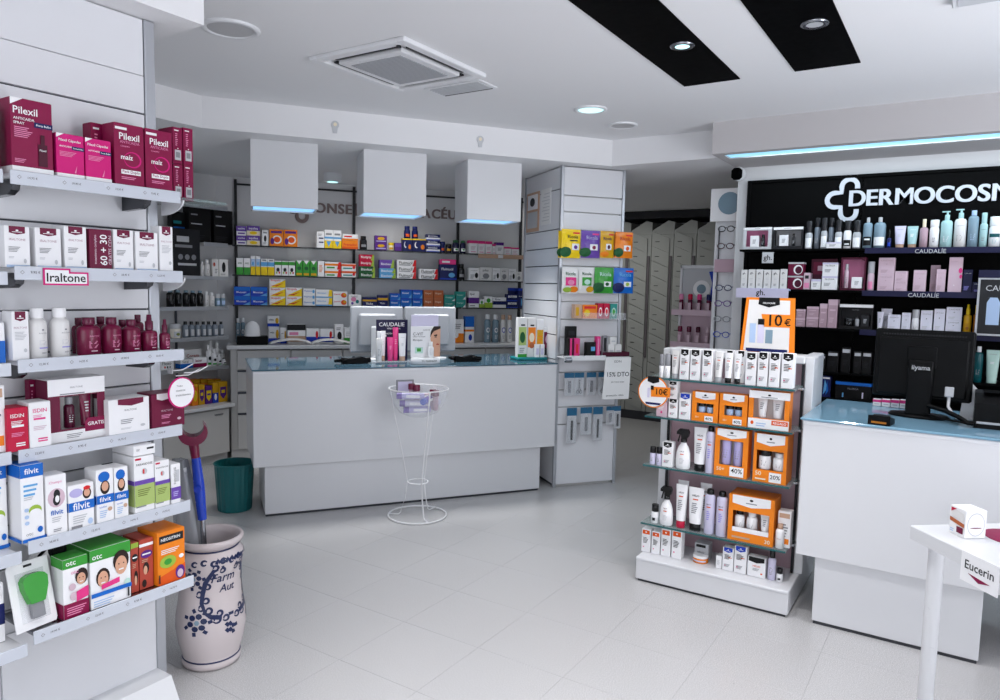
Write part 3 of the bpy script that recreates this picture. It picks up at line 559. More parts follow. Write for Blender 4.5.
D.update({
    'purple_white': dict(b='white', el=[('w', 0, .45, 1, 1, 'violet'), ('t', 'aquilea', .15, .72, .7, 'white'), ('r', .15, .15, .85, .3, 'violet')]),
    'purple_yellow': dict(b='violet', el=[('w', 0, .0, 1, .5, 'cream'), ('d', .5, .28, .3, .18, 'yellow'), ('t', 'aquilea', .15, .72, .7, 'white')]),
    'white_black': dict(b='white', el=[('d', .5, .45, .2, .2, 'charcoal'), ('l', .2, .1, .8, .25, 2, 'grey'), ('r', .2, .78, .8, .86, 'grey')]),
    'orange_disc': dict(b='orange', el=[('d', .55, .4, .34, .26, 'white'), ('d', .55, .4, .24, .18, 'burnt'), ('r', .1, .78, .9, .92, 'purple'), ('d', .2, .3, .14, .2, 'purple')]),
    'white_slim': dict(b='white', el=[('r', .3, .55, .9, .63, 'navy'), ('r', .3, .3, .9, .38, 'navy'), ('l', .2, .75, .8, .9, 2, 'grey')]),
    'white_yellow': dict(b='white', el=[('w', 0, .0, 1, .42, 'yellow'), ('p', [(.2, .38), (.8, .38), (.5, .08)], 'sky'), ('w', 0, .52, 1, .62, 'sky'), ('r', .15, .72, .85, .82, 'grey')]),
    'orange_red': dict(b='orange', el=[('t', 'Frenadol', .1, .5, .8, 'red'), ('w', 0, 0, 1, .25, 'burnt')]),
    'white_red': dict(b='white', el=[('w', 0, 0, 1, .3, 'orange'), ('r', .1, .5, .6, .75, 'red')]),
    'navy_box': dict(b='navy', el=[('t', 'Pharmaton', .1, .6, .8, 'white'), ('d', .75, .3, .16, .2, 'sky'), ('w', 0, .88, 1, 1, 'royal')]),
    'navy_moon': dict(b='navy', el=[('d', .3, .5, .15, .25, 'white'), ('d', .36, .54, .13, .22, 'navy'), ('d', .75, .35, .14, .2, 'orange'), ('w', 0, .9, 1, 1, 'yellow')]),
    'navy_wave': dict(b='white', el=[('w', 0, .45, 1, 1, 'navy'), ('t', 'dormidina', .1, .72, .7, 'white'), ('w', 0, 0, 1, .16, 'royal')]),
    'jar_navy': dict(b='navy', cap='navy', el=[('r', .2, .25, .8, .6, 'burnt')], capf=.28, capw=.8), 'jar_darkyellow': dict(b='deepnavy', cap='black', el=[('r', .15, .3, .85, .7, 'gold')]), 'jar_yellow': dict(b='cream', cap='yellow', el=[('r', .1, .2, .9, .6, 'gold')]),
    'bottle_black': dict(b='charcoal', cap='black', el=[('r', .15, .3, .85, .6, 'grey')], capf=.25, capw=.75), 'bottle_blackgreen': dict(b='deepnavy', cap='darkgreen', el=[('r', .1, .2, .9, .55, 'white'), ('d', .5, .4, .18, .1, 'green')], capf=.2, capw=.8),
    'purple_small': dict(b='purple', el=[('d', .5, .6, .3, .22, 'gold'), ('r', .1, .15, .9, .3, 'lilac')]), 'purple_low': two('purple', 'violet', .5, .9),
    'pinkwhite': dict(b='white', el=[('w', 0, .78, 1, 1, 'hotpink'), ('l', .2, .3, .8, .6, 4, 'palepink'), ('r', .2, .1, .8, .16, 'pink')]), 'violetwhite': dict(b='white', el=[('w', 0, .75, 1, 1, 'purple'), ('l', .2, .3, .8, .6, 4, 'grey')]),
    'white_green': dict(b='white', el=[('w', 0, 0, 1, .45, 'green'), ('t', 'otc', .2, .7, .6, 'darkgreen')]), 'blue_slim': dict(b='paleblue', el=[('w', 0, 0, 1, .45, 'yellow'), ('w', 0, .85, 1, 1, 'white'), ('d', .5, .6, .25, .1, 'sky')]),
    'blue_yellow': dict(b='white', el=[('w', 0, 0, 1, .5, 'yellow'), ('w', 0, .55, 1, .8, 'sky'), ('r', .2, .85, .8, .95, 'grey')]), 'green_red': dict(b='white', el=[('w', 0, .72, 1, .95, 'green'), ('d', .5, .4, .25, .14, 'charcoal'), ('d', .7, .2, .12, .08, 'red'), ('d', .3, .2, .12, .08, 'lime')]),
    'green_box': dict(b='green', el=[('p', [(.1, 1), (.9, 1), (.5, .75)], 'white'), ('d', .5, .5, .3, .12, 'darkgreen'), ('r', .1, .05, .9, .2, 'gold')]), 'white_orange_slim': dict(b='white', el=[('l', .2, .3, .8, .8, 6, 'orange')]),
    'orange_green': dict(b='white', el=[('w', 0, .5, 1, .78, 'orange'), ('p', [(.75, 0), (1, 0), (1, 1), (.85, 1)], 'red'), ('r', .1, .15, .6, .35, 'green')]), 'red_green': dict(b='white', el=[('w', 0, .6, 1, .9, 'burnt'), ('r', .1, .2, .75, .4, 'seagreen'), ('d', .85, .45, .1, .25, 'red')]),
    'pink_stack': dict(b='crimson', el=[('t', 'Bisolgrip', .1, .5, .7, 'white'), ('p', [(.78, 0), (1, 0), (1, 1), (.9, 1)], 'lime')]), 'darkgreen_stack': dict(b='darkgreen', el=[('t', 'Bisoltus', .1, .5, .7, 'white'), ('p', [(.78, 0), (1, 0), (1, 1), (.9, 1)], 'lime')]),
    'purple_stack': dict(b='violet', el=[('t', 'Bisolvon', .1, .5, .7, 'white'), ('p', [(.75, 0), (1, 0), (1, 1), (.9, 1)], 'lime')]), 'skyblue_stack': dict(b='sky', el=[('t', 'Bisolvon', .1, .5, .7, 'white'), ('p', [(.75, 0), (1, 0), (1, 1), (.9, 1)], 'lime')]),
    'white_redend': dict(b='white', el=[('t', 'Fluimucil', .1, .55, .7, 'charcoal'), ('p', [(.8, 0), (1, 0), (1, 1), (.9, 1)], 'red'), ('r', .1, .12, .7, .25, 'grey')]), 'navy_pink': dict(b='navy', el=[('t', 'Fluimucil', .08, .7, .7, 'white'), ('d', .7, .3, .2, .16, 'sky'), ('w', 0, 0, 1, .1, 'royal')]), 'pink_flat': dict(b='hotpink', el=[('r', .1, .3, .6, .7, 'white')]),
    'white_print': dict(b='white', el=[('d', .7, .4, .16, .22, 'charcoal'), ('t', 'arkopharma', .1, .78, .7, 'grey', 0), ('l', .12, .15, .5, .5, 4, 'grey')]), 'white_print2': dict(b='offwhite', el=[('d', .5, .35, .28, .2, 'grey'), ('t', 'arko', .2, .78, .5, 'charcoal', 0), ('l', .12, .1, .8, .2, 2, 'grey')]),
    'blue_box': dict(b='royal', el=[('w', 0, .55, 1, .95, 'blue'), ('t', 'Mucosan', .15, .4, .6, 'white'), ('p', [(.55, 0), (1, 0), (1, .35)], 'sky')]), 'yellow_red': dict(b='white', el=[('p', [(0, 0), (1, 0), (1, .9), (.3, .3)], 'yellow'), ('p', [(0, .3), (.45, .12), (.9, .55), (.4, .25)], 'red'), ('t', 'Strepsils', .08, .8, .6, 'red')]),
    'white_blue3': dict(b='white', el=[('t', 'Physiomer', .1, .55, .65, 'blue'), ('d', .85, .5, .1, .3, 'sky')]), 'white_yellow2': dict(b='white', el=[('t', 'Rhinomer', .1, .6, .55, 'sky'), ('p', [(.75, 0), (1, 0), (1, 1), (.82, 1)], 'yellow'), ('w', 0, 0, 1, .15, 'sky')]), 'white_fruit': dict(b='white', el=[('d', .75, .5, .2, .35, 'burnt'), ('d', .82, .6, .1, .18, 'gold'), ('t', 'Juanola', .06, .6, .45, 'red')]),
    'white_splash': dict(b='white', el=[('d', .4, .6, .22, .2, 'pink'), ('d', .7, .4, .14, .16, 'teal'), ('d', .3, .25, .1, .12, 'violet'), ('t', 'iladol', .2, .85, .5, 'grey', 0)]), 'navy_low': dict(b='navy', el=[('w', 0, .55, 1, .75, 'gold'), ('t', 'Vicks', .2, .3, .5, 'white')]), 'blue_mid': dict(b='blue', el=[('t', 'Rinastel', .12, .6, .6, 'white'), ('p', [(.7, 0), (1, 0), (1, .5)], 'sky'), ('w', 0, .85, 1, 1, 'royal')]), 'orange_brown': dict(b='brown', el=[('t', 'Propol', .15, .6, .6, 'cream'), ('r', .15, .2, .8, .3, 'rust')]),
    'teal_box': dict(b='seagreen', el=[('t', 'Propalgar', .12, .55, .65, 'mint'), ('p', [(.7, 0), (1, 0), (1, .4)], 'white')]), 'white_purple': dict(b='white', el=[('w', 0, .25, 1, .6, 'purple'), ('t', 'Epid', .12, .8, .4, 'charcoal'), ('r', .1, .08, .6, .14, 'grey')]), 'lime_white': dict(b='white', el=[('w', 0, 0, 1, .45, 'lime'), ('d', .5, .65, .25, .2, 'green')]), 'white_navy': dict(b='white', el=[('w', 0, .3, 1, .65, 'navy'), ('t', 'Rhino', .15, .82, .4, 'navy')]),
    'navy_white2': dict(b='navy', el=[('r', .1, .5, .9, .8, 'white'), ('t', 'Utabon', .18, .65, .6, 'navy'), ('w', 0, 0, 1, .12, 'royal')]),
    'sunny_box': dict(b='white', el=[('w', 0, 0, 1, .3, 'royal'), ('d', .8, .55, .14, .28, 'gold'), ('t', 'vitis', .12, .65, .4, 'charcoal')]), 'pink_multi': dict(b='white', el=[('w', 0, .7, 1, 1, 'charcoal'), ('w', 0, .1, 1, .4, 'tan'), ('r', .1, .45, .6, .6, 'pink')]), 'blue_low': dict(b='white', el=[('w', 0, .1, 1, .45, 'royal'), ('d', .8, .6, .1, .25, 'red')]), 'white_blk': dict(b='white', el=[('d', .55, .4, .25, .22, 'charcoal'), ('l', .2, .7, .8, .88, 2, 'grey')]), 'green_white': dict(b='white', el=[('w', 0, 0, 1, .35, 'green'), ('l', .2, .5, .8, .8, 3, 'lightgrey')]),
    'orange_white': dict(b='white', el=[('w', 0, 0, 1, .4, 'orange'), ('d', .3, .35, .2, .15, 'white'), ('l', .2, .6, .8, .85, 3, 'grey')]), 'blue_tall': dict(b='white', el=[('w', 0, .6, 1, 1, 'blue'), ('w', 0, .42, 1, .5, 'orange'), ('d', .6, .2, .2, .12, 'royal')]), 'mouthwash': dict(b='steelblue', cap='white', el=[('d', .5, .6, .3, .12, 'white'), ('d', .5, .6, .18, .07, 'steelblue'), ('l', .3, .2, .7, .4, 3, 'white')], capf=.18, capw=.7), 'mouthwash_white': dict(b='offwhite', cap='tan', el=[('d', .5, .6, .34, .13, 'royal'), ('d', .5, .6, .24, .09, 'white'), ('l', .3, .2, .7, .4, 3, 'grey')], capf=.18, capw=.7),
    'black_card': dict(b='black', el=[('r', .1, .78, .4, .82, 'grey'), ('r', .1, .52, .6, .55, 'lightgrey'), ('l', .1, .1, .8, .25, 3, 'charcoal')]), 'grey_card': dict(b='charcoal', el=[('r', .12, .72, .58, .84, 'lightgrey'), ('r', .05, .6, .7, .66, 'grey'), ('d', .25, .4, .09, .06, 'grey'), ('d', .5, .4, .09, .06, 'grey'), ('d', .75, .4, .09, .06, 'grey'), ('r', .15, .22, .85, .27, 'lightgrey')]), 'blue_black': dict(b='black', el=[('r', .1, .3, .8, .5, 'blue'), ('r', .1, .6, .6, .7, 'teal')]),
    'bottle_dark': dict(b='black', cap='steelblue', el=[('l', .3, .3, .7, .7, 4, 'grey')], capf=.14, capw=.6), 'bottle_pale': dict(b='bottlegrey', cap='charcoal', el=[('r', .2, .15, .8, .75, 'lightgrey')], capf=.2, capw=.6), 'bottle_white': dict(b='offwhite', cap='white', el=[('l', .3, .2, .7, .7, 5, 'grey')], capf=.22, capw=.6), 'jar_cream': dict(b='ivory', cap='lightgrey', el=[('r', .1, .15, .9, .7, 'lightgrey'), ('d', .5, .4, .2, .15, 'olive')]), 'jar_bluegrey': dict(b='steelblue', cap='lightgrey', el=[('r', .1, .2, .9, .7, 'paleblue')]),
    'white_pill': dict(b='offwhite', el=[('d', .5, .55, .2, .3, 'charcoal'), ('l', .15, .1, .8, .2, 2, 'grey')]), 'white_dot': dict(b='offwhite', el=[('d', .3, .7, .18, .12, 'brick'), ('l', .4, .2, .85, .5, 3, 'grey')]), 'white_small': dict(b='white', el=[('t', 'Flexo', .1, .6, .7, 'charcoal', 0), ('d', .3, .25, .06, .1, 'red'), ('d', .5, .25, .06, .1, 'charcoal'), ('d', .7, .25, .06, .1, 'grey')]), 'blue_band': dict(b='white', el=[('w', 0, 0, 1, .55, 'blue'), ('t', 'Sensi', .15, .78, .5, 'charcoal', 0)]), 'pink_band': dict(b='white', el=[('w', 0, 0, 1, .4, 'plum'), ('t', 'lacer', .15, .7, .5, 'plum')]), 'grey_band': dict(b='offwhite', el=[('t', 'Corega', .25, .6, .6, 'brick'), ('w', 0, 0, 1, .2, 'lightgrey')]),
    'bottle_greenwhite': dict(b='white', cap='white', el=[('d', .5, .55, .3, .14, 'charcoal'), ('r', .1, .1, .9, .25, 'green')], capf=.25, capw=.6), 'vitamin_orange': dict(b='orange', el=[('d', .5, .45, .36, .26, 'yellow'), ('w', 0, .85, 1, 1, 'gold')]), 'vitamin_gold': dict(b='gold', el=[('p', [(.15, .75), (.85, .75), (.85, .35), (.5, .15), (.15, .35)], 'purple'), ('r', .3, .45, .7, .6, 'yellow')]), 'vitamin_purple': dict(b='purple', el=[('p', [(.15, .75), (.85, .75), (.85, .35), (.5, .15), (.15, .35)], 'yellow'), ('r', .25, .48, .75, .58, 'purple')]), 'vitamin_blue': dict(b='gold', el=[('w', 0, 0, 1, .5, 'royal'), ('d', .5, .3, .25, .16, 'white')]),
    # black cosmetics wall
    'mist_clear': dict(b='silver', cap='charcoal', el=[('r', 0.05, .1, .95, .8, 'white'), ('l', .3, .3, .7, .6, 4, 'grey')], capf=.42, capw=.85), 'mist_dark': dict(b='bottlegrey', cap='charcoal', el=[('l', .3, .3, .7, .6, 4, 'lightgrey')], capf=.3, capw=.85), 'mist_black': dict(b='white', cap='charcoal', el=[('r', 0, .15, 1, .55, 'black'), ('r', .2, .25, .8, .32, 'white')], capf=.36, capw=.85), 'micellar_black': dict(b='steelblue', cap='silver', el=[('r', 0, .12, 1, .5, 'black'), ('r', .2, .35, .8, .42, 'white')], capf=.16, capw=.35), 'micellar_white': dict(b='steelblue', cap='silver', el=[('r', 0, .12, 1, .5, 'white'), ('l', .2, .2, .8, .4, 3, 'charcoal')], capf=.16, capw=.35),
    'dropper_navy': dict(b='navy', cap='black', el=[('r', .2, .2, .8, .6, 'royal')], capf=.45, capw=.4), 'tube_pale': dict(b='palelilac', cap='tan', el=[('t', 'CAUDALIE', .2, .8, .6, 'grey', 0), ('l', .3, .4, .7, .6, 3, 'lightgrey')]), 'tube_aqua': dict(b='aqua', cap='tan', el=[('t', 'CAUDALIE', .2, .8, .6, 'white', 0), ('l', .3, .4, .7, .6, 3, 'white')]), 'bottle_taupe': dict(b='mauve', cap='cream', el=[('l', .25, .3, .75, .6, 4, 'grey')], capf=.28, capw=.45), 'can_white': dict(b='white', cap='white', el=[('l', .35, .3, .65, .6, 3, 'grey')], capf=.25, capw=.92), 'pump_aqua': dict(b='aqua', cap='aqua', el=[('l', .3, .25, .7, .5, 4, 'white')]), 'pump_white': dict(b='offwhite', cap='aqua', el=[('t', 'CAUDALIE', .2, .85, .6, 'grey', 0), ('l', .25, .25, .7, .5, 5, 'grey')]),
    'bottle_steel': dict(b='steelblue', cap='paleblue', el=[('l', .3, .25, .7, .5, 4, 'paleblue')], capf=.14, capw=.5), 'spray_aqua': dict(b='aqua', cap='aqua', el=[('t', 'CAUDALIE', .2, .8, .6, 'charcoal', 0), ('l', .3, .3, .7, .5, 3, 'grey')], capf=.3, capw=.7), 'bottle_tealband': dict(b='white', cap='white', el=[('r', 0, .55, 1, .75, 'darkteal'), ('l', .3, .2, .7, .45, 4, 'aqua')], capf=.3, capw=.95),
    'gh_slim': dict(b='offwhite', el=[('t', 'gh.', .25, .8, .5, 'charcoal'), ('l', .3, .15, .7, .28, 3, 'grey'), ('r', .3, .5, .7, .52, 'lightgrey')]), 'maroon_arc': dict(b='maroon', el=[('d', .65, .45, .3, .36, 'white'), ('d', .68, .42, .22, .28, 'darkplum'), ('w', 0, .88, 1, 1, 'lightgrey')]), 'pinkwhite_slim': dict(b='palepink', el=[('r', .2, .65, .8, .85, 'charcoal'), ('r', .1, .1, .9, .4, 'pink')]), 'dark_case': dict(b='darkplum', el=[('r', .08, .5, .92, .9, 'maroon'), ('r', .25, .62, .75, .78, 'palepink'), ('r', 0, .05, 1, .1, 'charcoal')]), 'white_jar_box': dict(b='white', el=[('l', .2, .3, .7, .7, 3, 'grey'), ('w', 0, .8, 1, 1, 'palelilac')]), 'filorga_white': dict(b='white', el=[('t', 'FILORGA', .2, .78, .6, 'charcoal', 0), ('l', .15, .3, .6, .55, 3, 'grey'), ('w', 0, .88, 1, 1, 'palelilac')]),
    'bottle_rose': dict(b='palepink', cap='silver', el=[('r', .2, .1, .8, .6, 'pink')], capf=.4, capw=.95), 'pink_box': dict(b='palepink', el=[('t', 'CAUDALIE', .15, .84, .7, 'mauve', 0), ('l', .15, .1, .6, .3, 4, 'mauve'), ('d', .5, .62, .04, .02, 'mauve')]), 'pink_tall': dict(b='palepink', el=[('d', .86, .62, .14, .08, 'hotpink'), ('d', .9, .45, .1, .06, 'hotpink'), ('t', 'CAUDALIE', .15, .88, .5, 'mauve', 0), ('d', .45, .2, .03, .015, 'white')]), 'navy_caud': dict(b='deepnavy', el=[('t', 'CAUDALIE', .15, .84, .7, 'lightgrey', 0), ('l', .15, .1, .7, .3, 4, 'periwinkle')]), 'rose_box': dict(b='mauve', el=[('w', 0, .8, 1, 1, 'palepink'), ('r', .2, .6, .8, .66, 'palepink'), ('l', .2, .2, .7, .4, 3, 'palepink')]), 'white_caud': dict(b='whitelilac', el=[('t', 'CAUDALIE', .15, .84, .7, 'grey', 0), ('d', .5, .62, .05, .03, 'grey'), ('l', .15, .1, .6, .3, 4, 'lightgrey')]), 'tube_white2': dict(b='whitelilac', cap='white', el=[('l', .3, .3, .7, .6, 4, 'grey')]), 'foam_white': dict(b='white', cap='lightgrey', el=[('l', .3, .25, .7, .5, 4, 'grey')], capf=.38, capw=.95),
    'spray_gold': dict(b='gold', cap='yellow', el=[('d', .5, .35, .2, .1, 'amber'), ('l', .3, .5, .7, .65, 3, 'amber')], capf=.34, capw=.5), 'spray_brown': dict(b='amber', cap='yellow', el=[('r', .2, .2, .8, .5, 'darkplum')], capf=.3, capw=.6), 'spray_amber': dict(b='rust', cap='gold', el=[('l', .3, .3, .7, .6, 3, 'cream')], capf=.3, capw=.5), 'black_box': dict(b='black', el=[('r', .1, .8, .9, .94, 'lightgrey'), ('l', .2, .3, .7, .55, 4, 'charcoal')]), 'blue_leaf': dict(b='navy', el=[('r', .1, .88, .9, .96, 'white'), ('p', [(.2, .1), (.7, .45), (.35, .85)], 'sky'), ('p', [(.5, .1), (.8, .3), (.6, .8)], 'blue')]), 'black_bluetop': dict(b='black', el=[('w', 0, .82, 1, 1, 'blue'), ('t', 'FILORGA', .35, .62, .3, 'grey', 0), ('r', .2, .1, .24, .35, 'sky'), ('r', .75, .1, .79, .45, 'palelilac')]), 'bottle_teal': dict(b='darkteal', cap='white', el=[('l', .3, .3, .7, .5, 3, 'grey')], capf=.16, capw=.5), 'tube_mint': dict(b='mint', cap='mint', el=[('l', .3, .5, .7, .6, 2, 'white'), ('t', 'CAUDALIE', .2, .85, .6, 'grey', 0)]), 'magenta_white': dict(b='white', el=[('w', 0, .6, 1, 1, 'hotpink'), ('r', .2, .25, .8, .4, 'lightgrey')]),
    # small things
    'black_small': dict(b='black', el=[('r', .2, .7, .8, .85, 'charcoal')]), 'pink_black': dict(b='black', el=[('r', .3, 0, .7, 1, 'hotpink')]), 'redpink': dict(b='hotpink', el=[('r', .3, .2, .7, .7, 'red')]), 'pinkbar': dict(b='hotpink', el=[('r', .3, .1, .7, .9, 'pink')]), 'greybar': dict(b='grey', el=[('r', .2, .2, .8, .9, 'charcoal')]), 'black_sky': dict(b='black', el=[('r', .5, .4, .95, .7, 'sky')]), 'white_cube': dict(b='offwhite', el=[('r', .2, .3, .8, .5, 'lightgrey')]),
    'orange_pack': dict(b='orange', el=[('d', .3, .4, .2, .25, 'yellow'), ('r', .1, .72, .9, .9, 'red')]), 'red_pack': dict(b='crimson', el=[('d', .5, .45, .3, .3, 'white'), ('d', .5, .45, .2, .2, 'red')]), 'green_pack': dict(b='seagreen', el=[('d', .5, .45, .3, .3, 'mint'), ('d', .5, .45, .2, .2, 'green')]), 'cream_pack': dict(b='tan', el=[('r', .2, .2, .6, .8, 'gold')]),
    'leaf_green': dict(b='offwhite', el=[('r', .08, .3, .92, .76, 'paleGreen'), ('d', .5, .5, .3, .14, 'darkgreen'), ('r', .3, .79, .75, .83, 'charcoal'), ('l', .2, .12, .8, .26, 3, 'grey'), ('r', 0, 0, 1, .08, 'green')]), 'leaf_orange': dict(b='offwhite', el=[('r', .06, .25, .94, .76, 'orange'), ('d', .5, .5, .3, .12, 'cream'), ('r', .3, .79, .75, .83, 'charcoal'), ('d', .5, .3, .28, .08, 'brown')]), 'leaf_gold': dict(b='white', el=[('r', .06, .2, .94, .72, 'gold'), ('l', .2, .3, .8, .6, 4, 'orange')]), 'leaf_photo': dict(b='white', el=[('r', .0, .05, 1, .85, 'maroon'), ('d', .4, .6, .22, .14, 'palepink'), ('d', .7, .45, .2, .12, 'skin'), ('r', .1, .05, .9, .3, 'charcoal')]), 'white_twin': dict(b='white', el=[('r', .47, 0, .53, 1, 'charcoal'), ('r', .1, .2, .4, .7, 'palelilac'), ('r', .6, .2, .9, .7, 'palelilac')]),
    'euc_box': dict(b='white', el=[('sd', .5, .5, .42, .42, 'lightgrey'), ('sd', .5, .5, .39, .39, 'white'), ('sd', .5, .38, .28, .02, 'maroon'), ('p', [(.1, .95), (.9, .85), (.9, .55), (.1, .65)], 'offwhite'), ('p', [(.05, .6), (.95, .5), (.95, .36), (.05, .46)], 'brown'), ('p', [(.1, .95), (.45, .95), (.1, .8)], 'crimson'), ('r', .5, .12, .9, .34, 'maroon'), ('l', .1, .1, .4, .24, 2, 'paleblue')]), 'vmirror': dict(b='white', el=[]),
    'mini_pink': dict(b='white', cap='hotpink', el=[('l', .25, .2, .75, .7, 3, 'grey')], capf=.3, capw=.9), 'mini_wine': dict(b='mauve', cap='maroon', el=[('l', .25, .2, .75, .7, 3, 'palepink')], capf=.35, capw=.9), 'lilac_tube': dict(b='lilac', cap='violet', el=[('l', .25, .3, .75, .6, 3, 'white')]), 'caud_bottle': dict(b='offwhite', cap='white', el=[('l', .3, .25, .7, .6, 5, 'grey')], capf=.22, capw=.75), 'caud_pink': dict(b='hotpink', cap='hotpink', el=[('l', .3, .4, .7, .6, 3, 'pink')]), 'caud_white': dict(b='white', cap='tan', el=[('t', 'CAUDALIE', .2, .82, .6, 'grey', 0), ('l', .3, .45, .7, .6, 3, 'lightgrey')]), 'face_bottle': dict(b='white', cap='white', el=[('l', .3, .3, .7, .6, 4, 'lightgrey')], capf=.3, capw=.6), 'jar_green': dict(b='offwhite', cap='lightgrey', el=[('r', .2, .2, .8, .8, 'darkgreen')]),
})

# ------------------------------------------------------------------ product builders
_PROD = {}


def face_label(mb_el, w, h, d, cyl=False, sy=1.0, zoff=0.0, yfun=None):
    if not mb_el:
        return None
    return Face(w, h, d, cyl, sy, zoff, yfun).draw(MB(), mb_el).mesh('label_print')


def tube_body(w, h, d, z0, m):
    """squeeze tube: round at the cap end, flat crimp on top"""
    mb, n, rows = MB(), 16, 7
    vs = []
    for j in range(rows):
        t = j / (rows - 1)
        rx = w * (.38 + .12 * t); ry = max(.0015, d * .42 * (1 - t ** 1.5))
        for i in range(n):
            a = 2 * math.pi * i / n
            vs.append((rx * math.cos(a), ry * math.sin(a), z0 + (h - z0) * t))
    fs = [(j * n + i, j * n + (i + 1) % n, (j + 1) * n + (i + 1) % n, (j + 1) * n + i) for j in range(rows - 1) for i in range(n)]
    mb.add(vs, fs, m, True).add(vs[:n], [tuple(range(n))[::-1]], m).add(vs[-n:], [tuple(range(n))], m)
    return mb


def bottle_parts(w, h, d, ds, clear=False):
    sy = min(1.0, d / w); r = w / 2
    capf, capw = ds.get('capf', .2), ds.get('capw', .5)
    zb = h * (1 - capf)
    sh = min(r * .7, zb * .18)
    body = P(ds['b'])
    rn = r * capw * .86
    prof = [(r * .9, 0), (r, r * .08), (r, zb - sh), (r * .93, zb - sh * .55), (r * .75 if capw < .75 else r * .9, zb - sh * .2), (rn, zb - .001), (rn, zb + h * .01)]
    parts = [('body', MB().lathe(prof, body, 16, sy).mesh('body'))]
    rc = r * capw
    cap = MB()
    cs = sy if capw > .8 else 1.0
    if capf > .33 and capw < .7:
        cap.lathe([(rc, zb + h * .005), (rc, zb + h * capf * .55), (rc * .7, zb + h * capf * .6), (rc * .62, h * .99), (rc * .5, h)], P(ds['cap']), 14, cs)
    else:
        cap.lathe([(rc * .98, zb + h * .005), (rc, zb + h * .01), (rc, h * .985), (rc * .92, h)], P(ds['cap']), 14, cs)
    parts.append(('cap', cap.mesh('cap')))
    lab = face_label(ds['el'], w, zb - sh, d, True, sy)
    if lab:
        parts.append(('label_print', lab))
    return parts


